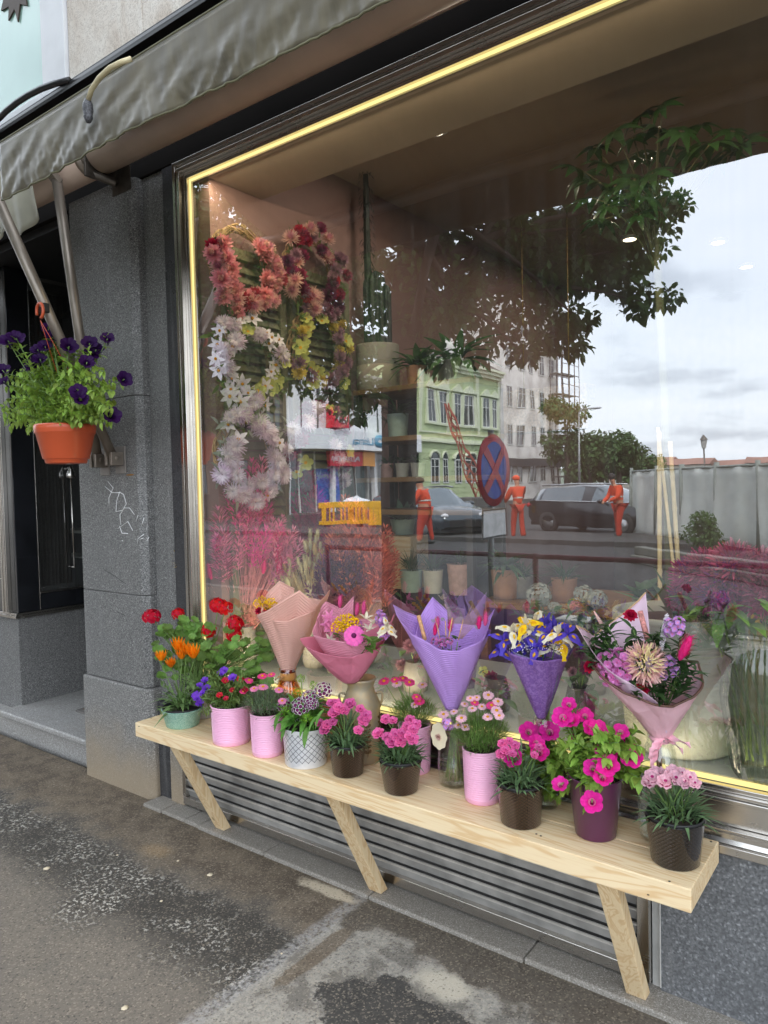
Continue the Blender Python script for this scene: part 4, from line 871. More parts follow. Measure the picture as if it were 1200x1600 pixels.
# ------------------------------------------------------------------ bouquets
def paperm(name, col, ribs=0, rough=.6, fleck=None, axis='V', trans=.25):
    n = NT(name); u, v, _ = n.sep(n.coord('UV')); ob = n.coord()
    c = n.mix(n.noise(ob,7,3),tuple(x*.93 for x in col),tuple(min(1,x*1.05) for x in col)); h = n.noise(ob,16,3,.5,1.0)
    if fleck: fl = n.noise(n.coord('Object',(1,1,1)),75,4,.6,2.0); c = n.mix(n.step(fl,.42,.62),c,fleck)
    if ribs: h2 = n.math('SINE', n.math('MULTIPLY', v, ribs*6.283)); nm = n.bump(n.math('ADD',h2,n.math('MULTIPLY',h,2.0)),.5,.003)
    else: nm = n.bump(h,.4,.02)
    return n.bsdf(c,rough-.1,0,nm,.45,0,0,trans)
def wrap(parent, name, base, rim, m, r0=.012, nt=180, nv=26, crease=.004, belly=1.0, lean=(0,0), seam=True, pw=1.0):
    # rim: (degrees clockwise from facing the camera, radius, height), straight between
    from mathutils import noise as mn_; sd_ = U(0,50)
    rim = sorted(rim); A = [q[0] for q in rim]; ext = [(rim[-1][0]-360,)+rim[-1][1:]]+rim+[(rim[0][0]+360,)+rim[0][1:]]
    ax = [q[0] for q in ext]; rr = [q[1] for q in ext]; hh = [q[2] for q in ext]; Ft = -FWD
    def fn(u,v):
        a = -180+360*u; r = np.interp(a,ax,rr); h = np.interp(a,ax,hh); th = math.radians(a); q = v**pw
        rad = r0+(r-r0)*q + crease*math.sin(a*.11+v*3)*v + crease*2.2*(mn_.noise((a*.022+sd_,v*2.2,sd_))*v + .6*abs(mn_.noise((a*.05+v*2.5+sd_,v*1.5,3)))*(.2+v))
        d = Ft*math.cos(th)+RIGHT*math.sin(th)
        return np.asarray(base)+d*rad+np.array([0,0,h*v])+RIGHT*lean[0]*v+Ft*lean[1]*v
    o = part(name,grid(fn,nt,nv),m,parent,solid=.0007); return fn
def rimline(fn, parent, name, m, r=.0022, a0=0, a1=1):
    return part(name,tube([fn(a0+(a1-a0)*k/90,1.0) for k in range(91)],r,6),m,parent)
BQ = 'wrapped bouquets standing on the bench'
def bouquet(label, px, py, y, rims, m, r0=.014, lean=(0,0), **k):
    b = ony(px,py,y); s = mpp(b); r = thing('bouquet',label,'bouquet',b,BQ); fns = []
    for nm, rim, mm in rims: fns.append(wrap(r,nm,b,[(a,q*s,h*s) for a,q,h in rim],mm or m,r0,lean=(lean[0]*s,lean[1]*s),**k))
    return r, b, s, fns
def bhead(r, pname, name, px, py, y, sc=1.0, up=.4, look=.7, roll=None):
    P = ony(px,py,y); n = nrm(viewdir(P)*look+UP*up+np.array([U(-.25,.25),U(-.2,.2),0])); put(pname,name,r,facing(P,n,sc,U(0,6.28) if roll is None else roll)); return P
def bspike(r, pname, name, px, py, y, sc=1.0, lean=0.0):
    P = ony(px,py,y); put(pname,name,r,facing(P,nrm(UP+RIGHT*lean+np.array([0,U(-.1,.1),0])),sc,U(0,6)))
def greens(r, pts, b, m=None, l=.05, w=.02, n=7):
    ms = []; st = []
    for px,py,y in pts:
        P = ony(px,py,y); st.append(tube(bez(np.asarray(b)+(0,0,.05),(np.asarray(b)+P)/2+(0,0,.02),P,6),.0015,5,1))
        for k in range(n): a = U(0,6.28); ms.append(frame(P+np.array([U(-.012,.012),U(-.012,.012),U(-.05,.01)]),(math.cos(a)*.8,math.sin(a)*.8,U(.1,.9)),(0,0,1),l*U(.6,1.1)))
    part('greenery',[inst(leaf(1,w/l,.3,.25,5,.8),ms)]+st,[m or LEAF_DK,STEM],r)
# 1 peach cone in an amber vase
PEACH = paperm('peach_paper',hexc('f8c6b6'),30,.55)
r,b,s,f = bouquet('tall peach ribbed paper cone bouquet standing in an amber vase',450,1052,1.99,[('back_paper',[(-75,44,92),(-110,48,112),(-150,46,140),(-200,40,118),(-245,45,142),(-290,52,110),(0,38,90)],None),('wrapping_paper',[(-85,52,92),(-40,48,106),(0,42,126),(24,46,136),(52,52,112),(88,60,130),(120,50,95),(180,36,88)],None)],PEACH,.020,lean=(8,0))
for px,py in ((402,943),(410,938),(416,946),(423,940),(428,946),(408,950)): bhead(r,'yarrow','flower',px,py,1.96,.7)
for px,py in ((413,958),(405,955)): bhead(r,'rosebud_red','flower',px,py,1.95,.8)
for px,py in ((433,948),(445,943),(441,948)): bhead(r,'daisy_paled','flower',px,py,1.98,.8)
for px,py in ((484,928),(480,915),(476,935)): bspike(r,'bunny_cream','grass_head',px,py,2.03,.4,.3)
greens(r,[(420,958,1.98),(440,955,2.0)],b)
vb = np.array([b[0],b[1],.503]); VR = b[2]-.503
amb = thing('amber_vase','amber glass vase with a gathered neck holding the peach bouquet','vase',vb)
part('vase',xf(lathe([(1e-4,0),(.045,0),(.055,.02),(.058,VR*.5),(.045,VR*.8),(.026,VR*.97),(.034,VR+.02),(.031,VR+.02),(.022,VR*.97),(.04,VR*.78)],28),T(vb)),glassm('amber_glass',.08,(.85,.55,.22),.3,.05),amb)
part('ribbon',[xf(lathe([(.029,VR*.90),(.034,VR*.95),(.030,VR*1.02)],16),T(vb))]+[xf(leaf(.05,.022,.6,.5,5,.9,0,wave=.2),frame(vb+(0,0,VR*.95),(math.cos(a)*.7,-.6+.3*math.sin(a),.3-.5*math.cos(a*2)))) for a in (0,1.2,2.4,3.6,5)],mat('tan_ribbon',hexc('b9813f'),.4,sheen=.3),amb)
# 2 rose pink sheet bouquet on the milk can
ROSE = paperm('rose_tissue',hexc('e58aa2'),0,.6); ROSEB = paperm('pink_paper',hexc('eb9fb4'),26,.55)
r,b,s,f = bouquet('rose pink paper bouquet with a pink gerbera standing on the embossed milk can',548,1066,1.975,[('back_paper',[(-70,60,80),(-100,60,100),(-130,55,122),(-155,50,108),(-180,45,128),(-205,52,112),(-228,55,128),(-255,60,98),(-290,62,88),(0,40,72)],ROSEB),('wrapping_paper',[(-88,82,72),(-50,66,58),(0,44,50),(45,56,62),(84,66,108),(120,58,84),(180,44,70),(-130,50,66)],ROSE)],ROSE,.022,lean=(6,0),pw=.8)
bhead(r,'gerb','flower',553,993,1.90,1.0,.1,1.0)
for px,py in ((533,972),(545,968),(552,975),(527,980),(540,980),(548,984)): bhead(r,'yarrow','flower',px,py,1.925,.95)
for px,py in ((583,975),(577,985),(572,968)): bhead(r,'lily_w','flower',px,py,1.93,.8,.9,.3)
for px,py in ((515,966),(520,985),(513,978)): bhead(r,'lily_p','flower',px,py,1.93,.9)
for px,py in ((515,1002),(509,1010),(605,985),(604,978)): bhead(r,'lily_w' if px < 520 else 'iris_w','flower',px,py,1.91,.7)
for px,py in ((593,966),(600,990),(598,972)): bspike(r,'stock_lil','flower',px,py,1.94,1.0)
for px,py in ((568,960),(531,950),(557,962)): bspike(r,'bunny_pink','grass_head',px,py,1.97,.9,.1)
for px,py in ((550,972),(560,978)): bhead(r,'stock','flower',px,py,1.94,.7)
greens(r,[(580,1000,1.91),(588,1003,1.91),(570,995,1.92),(530,998,1.92),(560,985,1.95)],b,LEAF_GER,.05,.024)
cc = np.array([b[0]-.0,2.03,.503]); CH = b[2]-.503+.005
can = thing('milk_can','beige metal milk can embossed with leafy sprigs under the rose bouquet','milk can',cc)
n = NT('antique_metal'); v = n.coord(); a = n.noise(v,9,5,.6); NTc = n.mix(n.step(a,.35,.65),hexc('c4a878'),hexc('a39a84')); CANM = n.bsdf(NTc,.5,.35,n.bump(n.noise(v,60,3),.15,.002))
part('can_body',xf(lathe([(1e-4,0),(.066,0),(.070,.006),(.070,CH*.62),(.069,CH*.70),(.052,CH*.83),(.047,CH*.9),(.055,CH*.97),(.058,CH),(.054,CH),(.045,CH*.92)],48),T(cc)),CANM,can)
lv = []
for sx in range(7):
    th0 = sx*2*math.pi/7+.3; h0 = CH*.1
    lv.append(tube([cc+np.array([.0712*math.cos(th0+.02*math.sin(k)),.0712*math.sin(th0+.02*math.sin(k)),h0+CH*.5*k/8]) for k in range(9)],.0013,5))
    for k in range(7):
        for sgn in (-1,1):
            th = th0+sgn*.14; z = h0+CH*.5*(k+.7)/8; P = cc+np.array([.0716*math.cos(th0+sgn*.02),.0716*math.sin(th0+sgn*.02),z]); d = np.array([-math.sin(th0)*sgn*.8,math.cos(th0)*sgn*.8,.8])
            lv.append(xf(leaf(.020,.011,.25,.5,4),frame(P,d,(math.cos(th0),math.sin(th0),0))))
part('leaf_relief',lv,mat('relief_gold',hexc('6b5230'),.5,metal=.2),can)
for sg in (-1,1):
    q = cc+RIGHT*sg*.055+UP*CH*.80; part('handle',tube(bez(q,q+RIGHT*sg*.04+UP*.02,q+RIGHT*sg*.012-UP*.05,9),.0045,8),CANM,can)
for px,py,nm in ((525,1095,'geran'),(527,1085,'bunny_cream')): pass
# 3 purple ribbed cone in glass vase
PUR = paperm('violet_paper',hexc('d2a6f2'),34,.5)
r,b,s,f = bouquet('violet ribbed paper cone bouquet standing in a clear glass vase with a tag',706,1108,2.02,[('back_paper',[(-80,60,110),(-115,58,122),(-152,50,170),(-195,46,134),(-232,56,156),(-270,62,122),(0,40,96)],None),('wrapping_paper',[(-92,88,166),(-60,70,128),(-25,54,106),(10,50,103),(50,60,118),(92,68,156),(125,60,126),(180,44,110)],None)],PUR,.020,lean=(0,0))
for px,py in ((680,1003),(690,1005),(700,1003)): bhead(r,'stock','flower',px,py,1.97,.6)
for px,py,k in ((679,985,'bunny_hot'),(683,975,'bunny_pink'),(703,980,'bunny_hot'),(748,975,'bunny_hot'),(758,970,'bunny_pink')): bspike(r,k,'grass_head',px,py+8,2.0,.8,.1)
tq = []
for (a1,b1,a2,b2,w) in ((664,1000,654,962,.007),(700,1003,707,965,.0022),(697,1000,696,970,.0016),(716,1000,724,968,.0016),(688,1000,680,965,.0016)): tq.append(tube([ony(a1,b1,1.98),ony(a2,b2,2.0)],w,7,0))
part('dried_stem',tq,[mat('dried_stem',hexc('d0a070'),.7,.3,90)],r)
ww = []
for k in range(7): P0 = ony(716+k,998,2.0); P1 = ony(738+k*2.5,945+k*4,2.02); ww.append(tube(bez(P0,(P0+P1)/2+(.0,0,.01),P1,6),.0008,4))
part('wheat_beard',ww,mat('beard_tan',hexc('b89070'),.7),r)
for px,py in ((677,970),(745,980),(692,968)): bhead(r,'sweet_bud','seed_head',px,py,2.0,.35)
greens(r,[(690,1004,1.98),(705,1000,1.99),(715,1003,1.99)],b,LEAF_DK,.03,.012)
vb = np.array([b[0],2.03,.503]); VR = b[2]-.503
def glass_vase(label, vb, prof, stems, spread, nst, waterh, stm=None):
    o = thing('glass_vase',label,'vase',vb); part('vase',xf(lathe(prof,36),T(vb)),GLV,o)
    part('water',xf(lathe([(1e-4,.012),(spread*1.05,.012),(spread*1.05,waterh),(1e-4,waterh)],24),T(vb)),WATER,o)
    g = []
    for k in range(nst):
        a = U(0,6.28); q = spread*.9*math.sqrt(rnd.random()); g.append(tube([vb+(q*math.cos(a),q*math.sin(a),.016),vb+(.012*math.cos(a+2.5),.012*math.sin(a+2.5),stems)],U(.0018,.0032),6))
    part('stem',g,stm or mat('cut_stem',hexc('7f9448'),.55,.3,60),o); return o
hv = glass_vase('clear glass vase of green stems with a cream lace paper tag under the violet bouquet',vb,[(1e-4,0),(.048,0),(.052,.008),(.056,.06),(.050,VR*.7),(.036,VR*.92),(.040,VR),(.037,VR),(.033,VR*.92),(.047,VR*.7),(.053,.06),(.049,.012),(1e-4,.010)],VR+.02,.038,16,.10)
tp = ony(686,1150,1.965); ang = [i*2*math.pi/48 for i in range(48)]
tg = prism([(tp[0]+(.030+.002*math.cos(8*a))*math.cos(a)*1.0, tp[2]+(.044+.002*math.cos(8*a))*math.sin(a)) for a in ang],1,1.9635,1.965)
part('paper_tag',[tg],mat('cream_card',hexc('ecdfc0'),.7),hv); part('tag_motif',[xf(pompon(.011,4,7,.4,.3),facing(tp+(0,-.0015,-.002),(0.1,-1,.1)))],petalm('tag_blush',hexc('f0cfc2')),hv)
part('tag_string',tube(bez(tp+(0,0,.043),tp+(.004,.02,.045),vb+(-.02,-.03,VR*.92),6),.0008,4),mat('cream_cable',(0,0,0)),hv)
put('stock_lil','flower',hv,facing(ony(700,1132,1.96),(0.2,-.8,.5),1.1))
# 4 iris bouquet
IRP = paperm('purple_fleece',hexc('9065b4'),0,.75,hexc('ab83c8'),trans=.35)
IRB = paperm('grey_fleece',hexc('8d83ab'),0,.75,hexc('a79dc2'),trans=.45)
r,b,s,f = bouquet('blue and white iris bouquet wrapped in flecked purple fleece paper',846,1122,2.02,[('back_paper',[(-75,44,110),(-105,56,138),(-135,48,112),(-180,38,140),(-212,40,182),(-245,48,150),(-285,48,112),(0,36,96)],IRB),('wrapping_paper',[(-88,54,112),(-45,46,104),(0,40,100),(45,44,104),(88,48,108),(180,40,104)],IRP)],IRP,.012)
for k,(px,py,w) in enumerate(((787,1000,0),(784,1016,0),(838,1034,0),(838,1012,0),(856,990,0),(868,978,0),(888,990,0),(822,1005,0),(812,985,1),(822,975,1),(832,985,1),(836,970,1),(872,990,1),(880,1005,1),(862,1010,1),(800,985,1),(803,1000,0),(852,975,0))):
    bhead(r,('iris_y' if k%4 == 1 else 'iris_w') if w else 'iris_b','flower',px,py,1.95+.02*(k%3),.92,.55 if py < 1010 else .2,.6)
greens(r,[(810,1010,1.98),(850,1005,1.98),(870,1000,1.98)],b,LEAF_DK,.05,.01)
part('limonium',inst(ball(.0018,5,3),[T(ony(U(795,880),U(1005,1020),U(1.94,1.97))) for k in range(90)]),WHT,r)
vb = np.array([b[0],2.045,.503]); VR = b[2]-.503
iv = glass_vase('slim clear glass vase holding the iris bouquet behind the bronze pot',vb,[(1e-4,0),(.034,0),(.036,.008),(.036,VR*.9),(.034,VR),(.032,VR),(.033,.012),(1e-4,.01)],VR+.02,.024,9,.10)
# 5 large pink bouquet with brown edge
BIG = paperm('blush_paper',hexc('f2c6d0'),0,.5); BIGL = paperm('lilac_lining',hexc('eccfe0'),0,.5); EDGE = mat('brown_edge',hexc('5c3d30'),.5); EDGEG = mat('gold_edge',hexc('c5a27c'),.5)
r,b,s,f = bouquet('large blush pink bouquet with a brown paper edge, tied with a pink satin ribbon',1032,1152,2.0,[('back_paper',[(-70,95,120),(-96,128,176),(-125,95,150),(-160,60,196),(-182,46,222),(-215,62,182),(-255,70,150),(-290,60,100),(0,40,50)],BIGL),('wrapping_paper',[(-88,104,118),(-55,84,86),(-25,62,70),(0,52,66),(30,58,78),(65,64,100),(95,62,116),(130,56,110),(180,50,100),(-130,70,110)],BIG)],BIG,.024,lean=(-2,0))
rimline(f[1],r,'paper_edge',EDGE,.0034); rimline(f[0],r,'paper_edge',EDGEG,.0024,0,.24); rimline(f[0],r,'paper_edge',EDGEG,.0024,.70,1)
bhead(r,'mum_cream','flower',1008,1036,1.90,1.0,.3,.8)
for px,py in ((952,1032),(970,1030),(966,1052),(955,1055),(976,1048)): bhead(r,'stock','flower',px,py,1.885,1.15)
for px,py in ((985,962),(922,1042),(1004,1076)): bhead(r,'rosebud_red','flower',px,py,1.90,.9)
for px,py,k in ((1066,1015,'bunny_hot'),(1062,1020,'bunny_hot'),(1005,1076,'bunny_hot')): bspike(r,k,'grass_head',px,py+12,1.90,1.15,.4)
for px,py in ((1036,995),(1039,980)): bspike(r,'spike_white','flower',px,py,1.93,.8,.15)
for px,py in ((1047,983),(1060,980),(1046,1040),(1036,1050),(1053,1046)): bspike(r,'stock_lil','flower',px,py,1.92,.95)
part('dried_stem',[tube([ony(1012,1000,1.96),ony(1000,955,1.98)],.0075,8)],mat('coral_ear',hexc('d9928c'),.8,.35,150,bump=1,bscale=300),r)
part('bud_spike',[tube([ony(940,975,1.93),ony(928,955,1.94)],[.006,.002],7)],petalm('spike_green_pink',hexc('e3bcb6')),r)
greens(r,[(935,990,1.90),(945,1000,1.90),(925,1005,1.90),(950,980,1.92),(960,1005,1.91),(930,1020,1.90),(980,1000,1.93),(990,985,1.94),(1025,1000,1.93),(1030,990,1.94),(1020,1060,1.89),(990,1065,1.88),(1060,1050,1.91),(1070,1040,1.92),(1075,1030,1.92),(975,1015,1.92),(1000,1010,1.94),(1045,1020,1.93),(1065,995,1.95),(985,1045,1.9),(1060,1058,1.93),(1048,1068,1.94),(1035,1062,1.95),(1072,1052,1.95),(1042,1045,1.97),(1028,1072,1.92)],b,LEAF_DK,.048,.015,17)
part('ribbon',[xf(lathe([(.024,-.012),(.031,0),(.026,.014)],18),T(b))]+[xf(leaf(l_,w_,dr,.5,6,.8,0,tip=.6,wave=.25),frame(b-FWD*.025+RIGHT*dx,nrm(RIGHT*ax+UP*az-FWD*.4))) for l_,w_,dr,dx,ax,az in ((.065,.03,.5,.0,.9,.35),(.06,.03,.3,-.005,-.9,-.6),(.075,.026,.3,-.01,-.75,-1.0),(.05,.028,.7,0,.8,.1),(.05,.03,.3,0,-.8,-.2))],mat('satin_pink',hexc('efb0bf'),.3,sheen=.4),r)
vb = np.array([b[0]-.012,2.03,.503]); VR = b[2]-.503
glass_vase('tall bottle shaped clear glass vase under the large blush bouquet',vb,[(1e-4,0),(.045,0),(.054,.01),(.058,.06),(.055,VR*.62),(.040,VR*.86),(.030,VR*.96),(.034,VR+.015),(.031,VR+.015),(.027,VR*.96),(.037,VR*.85),(.052,VR*.62),(.055,.06),(.05,.014),(1e-4,.01)],VR,.035,8,.09,mat('reddish_stem',hexc('8d6a50'),.6))
# ------------------------------------------------------------------ hanging basket on the awning arm
tq = A1+(A1T-A1)*.565
c = np.array([-3.205,1.815,1.632]); hp = thing('hanging_pot','terracotta plastic hanging pot of dark purple petunias hooked on the awning arm','hanging pot',c)
TER = mat('terracotta_plastic', hexc('cf5a34'), .38, .05, 6, coat=.2)
HPH = .178
part('pot',xf(lathe([(1e-4,0),(.086,0),(.090,.004),(.092,.018),(.097,.020),(.101,.024),(.126,.135),(.130,.138),(.132,.142),(.132,.150),(.134,.155),(.134,.172),(.131,.178),(.127,.178),(.124,.160)],64),T(c)),TER,hp)
part('soil',xf(soil(.124,.165),T(c)),SOIL,hp)
t = c+np.array([0,0,.16]); hk = tq+np.array([0,-.03,0])
part('hanger',[tube(bez(c+np.array([.128*math.cos(a),.128*math.sin(a),.165]),(c+hk)/2+np.array([.10*math.cos(a),.10*math.sin(a),.02]),hk-(0,0,.06),10),.0014,6) for a in (0.9,2.3)]+[tube([hk+np.array([.028*math.cos(q),0,.012+.034*math.sin(q)])-(0,0,.03) for q in np.linspace(-1.3,3.6,14)],.007,8)],TER,hp)
hd = blooms(hp,'pet_dk','flower',[(12,531,.12),(25,527,.1),(75,512,.03),(82,525,.04),(58,545,.06),(70,540,.06),(62,560,.07),(108,540,.03),(140,535,0),(150,545,-.02),(143,552,0),(168,528,-.04),(122,612,.13),(126,622,.13),(195,592,-.02),(175,648,.02),(5,595,.1),(3,577,.08),(136,565,.05),(50,570,.06)],c,.6,.2,1.0)
part('foliage',[trail_foliage(t,scat(20,180,575,665,c,-.10,.13,64)+scat(2,60,600,670,c,.0,.12,22)+scat(60,160,540,590,c,-.06,.06,16)+scat(150,190,600,655,c,-.08,.04,8)+[h[0]-h[1]*.03 for h in hd],(.038,.018),11,.08)]+stems_to(hd,t,.05,.002),[leafm('basket_leaf',hexc('96b350')),STEM],hp)
# ------------------------------------------------------------------ inside the shop window
XW = -2.62
SHUT = mat('shutter_green', hexc('74735a'), .7, .2, 8)
for y0,y1,lab in ((2.26,2.66,'grey green slatted shutter on the pink wall nearest the window'),(2.69,3.16,'grey green slatted shutter on the pink wall behind the other shutter')):
    o = thing('shutter',lab,'shutter',(XW,(y0+y1)/2,.7),'slatted shutters carrying the wreaths')
    part('frame',[box((XW+.001,y0,.66),(XW+.03,y0+.04,2.62)),box((XW+.001,y1-.04,.66),(XW+.03,y1,2.62)),box((XW+.001,y0+.041,.66),(XW+.03,y1-.041,.71)),box((XW+.001,y0+.041,2.57),(XW+.03,y1-.041,2.62))],SHUT,o,bevel=.002)
    part('slat',[prism([(XW+.003,z),(XW+.022,z+.012),(XW+.022,z+.017),(XW+.003,z+.034)],1,y0+.041,y1-.041) if False else G([(XW+.003,y0+.041,z+.036),(XW+.026,y0+.041,z),(XW+.026,y1-.041,z),(XW+.003,y1-.041,z+.036),(XW+.004,y0+.041,z+.026),(XW+.024,y0+.041,z-.003),(XW+.024,y1-.041,z-.003),(XW+.004,y1-.041,z+.026)],[(0,1,2,3),(4,7,6,5),(0,4,5,1),(3,2,6,7),(1,5,6,2)],0,smooth=False) for z in np.arange(.72,2.55,.046)],SHUT,o)
TWIG = mat('willow_twig',hexc('a68a63'),.8,.3,40); MOSS = leafm('wreath_leaf',hexc('62733f'),.35); GREYL = leafm('silver_leaf',hexc('9aa08c'),.25)
proto('peony_pink',pompon(.034,6,8,.6,.2,(0,1),1.45,-.6),[petalm('peony_pink',hexc('eba6ae')),petalm('peony_peach',hexc('efc4b6'))]); proto('rose_red',pompon(.028,6,7,.6,.25,(0,0),1.5,-.6),[petalm('rose_red',hexc('c23350'))]); proto('rose_deep',pompon(.028,6,7,.6,.25,(0,0),1.5,-.6),[petalm('rose_deep',hexc('a0305c'))])
proto('dahlia_peach',pompon(.036,7,11,.4,.07,(0,1),1.4,-.5),[petalm('dahlia_peach',hexc('efc8bc')),petalm('dahlia_rose',hexc('e6a6b6'))]); proto('dahlia_lilac',pompon(.04,6,10,.4,.07,(0,1),1.1,.2),[petalm('dahlia_lilac',hexc('d9c3d3')),petalm('dahlia_white',hexc('eadfe4'))])
proto('helle',disc(.032,5,.3,.1,0,5,30,(.25,),(1,0),cup=.35),[petalm('hellebore_lime',hexc('cfd27a')),YEL]); proto('star_w',join([ring(leaf(.034,.017,.25,.3,4,.9,0),6,.3,.003),xf(ball(.006,8,5,1),T(0,0,.006))]),[WHT,YEL]); proto('mauve',pompon(.03,6,9,.5,.15,(0,0),1.3,-.4),[petalm('mauve_bloom',hexc('b58a9c'))]); proto('plum_bl',pompon(.03,6,9,.5,.15,(0,0),1.3,-.4),[petalm('plum_bloom',hexc('7c3a5e'))]); proto('yell',pompon(.026,5,8,.5,.2,(0,0),1.3,-.4),[petalm('buttery_bloom',hexc('e2cd6a'))])
def wreath(label, px, py, r, kinds, n, leafmat, bare=None, ls=.05, seed=1):
    rr = random.Random(seed); C_ = onx(px,py,XW+.06); o = thing('wreath',label,'wreath',C_,'flower wreaths on the shutters'); g = []
    for k in range(16):
        ph = rr.uniform(0,6.28); q = r*rr.uniform(.9,1.08); pts = []
        for i in range(26): a = i*2*math.pi/25; pts.append(C_+np.array([rr.uniform(-.004,.004)+.016*math.sin(3*a+ph), (q+.014*math.sin(4*a+ph))*math.cos(a), (q+.014*math.cos(5*a+ph))*math.sin(a)]))
        g.append(tube(pts,.0028,4,caps=False))
    part('ring',g,TWIG,o); ms = []
    for k in range(n*5):
        a = rr.uniform(0,6.28)
        if bare and bare[0] < a < bare[1]: continue
        q = r+rr.uniform(-.05,.05); P = C_+np.array([rr.uniform(0,.03),q*math.cos(a),q*math.sin(a)]); d = nrm(np.array([rr.uniform(.1,.9),math.cos(a)*rr.uniform(-.6,1.2)+rr.uniform(-.4,.4),math.sin(a)*rr.uniform(-.6,1.2)+rr.uniform(-.4,.4)]))
        ms.append(frame(P,d,(1,0,.2),ls*rr.uniform(.7,1.3)))
    part('leaves',inst(leaf(1,.28,.3,.2,4,.85),ms),leafmat,o)
    n = int(n*1.5)
    for k in range(n):
        a = (k+rr.uniform(-.3,.3))/n*6.28
        if bare: a = bare[1]+(k+rr.uniform(-.3,.3))/n*(6.28-bare[1]+bare[0])
        q = r+rr.uniform(-.06,.05); P = C_+np.array([.035+rr.uniform(-.01,.02),q*math.cos(a),q*math.sin(a)]); nn = nrm((.8,-.5+math.cos(a)*.5,math.sin(a)*.5+.1))
        put(kinds[rr.randrange(len(kinds))],'flower',o,facing(P,nn,rr.uniform(1.0,1.4),rr.uniform(0,6)))
    return o
wreath('twig wreath with pink peonies and red roses and bare willow on top',377,418,.175,['peony_pink','peony_pink','dahlia_peach','rose_red','peony_pink'],30,MOSS,(1.0,2.7),.05,3)
wreath('dark red, plum and orange flower wreath right of the bare willow wreath',486,428,.175,['plum_bl','rose_deep','dahlia_peach','rose_red','mauve'],28,MOSS,None,.05,4)
wreath('white and lime green star flower wreath in the middle row near the window',384,566,.175,['star_w','star_w','helle','star_w','dahlia_lilac'],30,MOSS,None,.055,5)
wreath('butter yellow and mauve flower wreath in the middle row deeper inside',494,545,.185,['yell','helle','mauve','helle','mauve'],28,MOSS,None,.05,6)
wreath('silvery wreath of spiky pale lilac dahlias above the pink dried grass',386,712,.175,['dahlia_lilac','dahlia_lilac','star_w','dahlia_lilac'],26,GREYL,None,.06,7)
wreath('mauve, plum and cream flower wreath at the bottom row deeper inside',492,705,.185,['mauve','plum_bl','dahlia_lilac','rose_deep','helle'],28,GREYL,None,.055,8)
# dried bundles
CERA = mat('stone_ceramic',hexc('96918a'),.5)
def bundle(label, px, py0, py1, y, spread, heads, hm, stemhex, n, hs, top=.6):
    n = int(n*1.4)
    b = ony(px,py0,y); tp = ony(px,py1,y); b[2] = .65; H = tp[2]-b[2]
    o = thing('dried_bouquet',label,'dried flowers',b,'bunches of dried grasses in the window'); st = []; s = mpp(b)
    part('jar',xf(lathe([(1e-4,0),(.05,0),(.06,.03),(.055,.16),(.045,.18),(.05,.19),(.045,.19),(.04,.17)],24),T(b)),CERA,o)
    for k in range(n):
        a = U(0,6.28); q = math.sqrt(rnd.random()); e = b+RIGHT*spread*s*q*math.cos(a)+FWD*spread*s*.6*q*math.sin(a)+UP*(H*(1-.42*q*q)*U(.78,1.0))
        st.append(tube(bez(b+np.array([U(-.03,.03),U(-.03,.03),.12]),(b+e)/2+UP*.06-(e-b)*np.array([.22,.22,0]),e,6),.0011,4))
        d = nrm(e-b-UP*H*.1+np.array([U(-.1,.1),U(-.1,.1),.1]))
        if k < 98: put(heads[k%len(heads)],'grass_head',o,np.array(frame(e-d*.02,np.cross(d,(1,0.3,0)),d,hs*(U(1.2,2.1) if heads[k%len(heads)].startswith('plume') else U(.9,1.4)))))
    for k in range(n*5):
        a = U(0,6.28); q = math.sqrt(rnd.random()); e = b+RIGHT*spread*s*1.1*q*math.cos(a)+FWD*spread*s*.6*q*math.sin(a)+UP*(H*U(.5,.85)*(1-.3*q*q))
        st.append(tube(bez(b+np.array([U(-.03,.03),U(-.03,.03),.12]),(b+e)/2+UP*.04-(e-b)*np.array([.2,.2,0]),e,5),.0009,3,caps=False))
    part('stems',st,mat('dry_'+stemhex,hexc(stemhex),.8,.2,30),o); return o
pl = []
def plume(l,r,n,seed):
    rr = random.Random(seed); pr = leaf(.018,.0034,.2,.1,2,1)
    ms = []
    for k in range(n): t = rr.random(); a = rr.uniform(0,6.28); q = r*math.sin(math.pi*(.1+.85*t))*rr.random()**.4; ms.append(frame((q*math.cos(a),q*math.sin(a),t*l),(math.cos(a),math.sin(a),1.2),s=rr.uniform(.7,1.3)))
    return inst(pr,ms)
for nm,h in (('pink','fb9cc0'),('hot','ff5cb4'),('tan','d8ba7c'),('coral','df8273'),('purple','7a3f6d'),('crim','c41f70')): proto('plume_'+nm,plume(.11,.016,170,5),[petalm('plume_'+nm,hexc(h),.2)])
bundle('bright pink bunch of dried grass plumes in the left window corner',383,1010,770,2.36,66,['plume_pink','plume_hot','bunny_hot','bunny_hot','plume_pink'],None,'e89a9a',90,1.15)
bundle('straw coloured bunch of dried bunny tail grass hard against the lit strip',333,1010,800,2.29,30,['bunny_tan','bunny_tan','plume_tan'],None,'d8b67c',70,.9)
bundle('cream bunch of dried bunny tail grass between the pink and coral bunches',492,1010,835,2.52,62,['bunny_cream','bunny_cream','bunny_tan'],None,'d2bd8c',84,.8)
bundle('coral red bunch of dried plumes beside the lilac hydrangea',562,1010,842,2.62,44,['plume_coral'],None,'c98a72',60,1.1)
bundle('crimson bunch of tall dried spikes behind the cream bunch',490,1010,800,2.75,34,['plume_crim'],None,'8a3f5f',26,1.2)
bundle('dark purple bunch of dried plumes under the coral bunch',528,1010,890,2.5,26,['plume_purple'],None,'6a3a5c',36,.9)
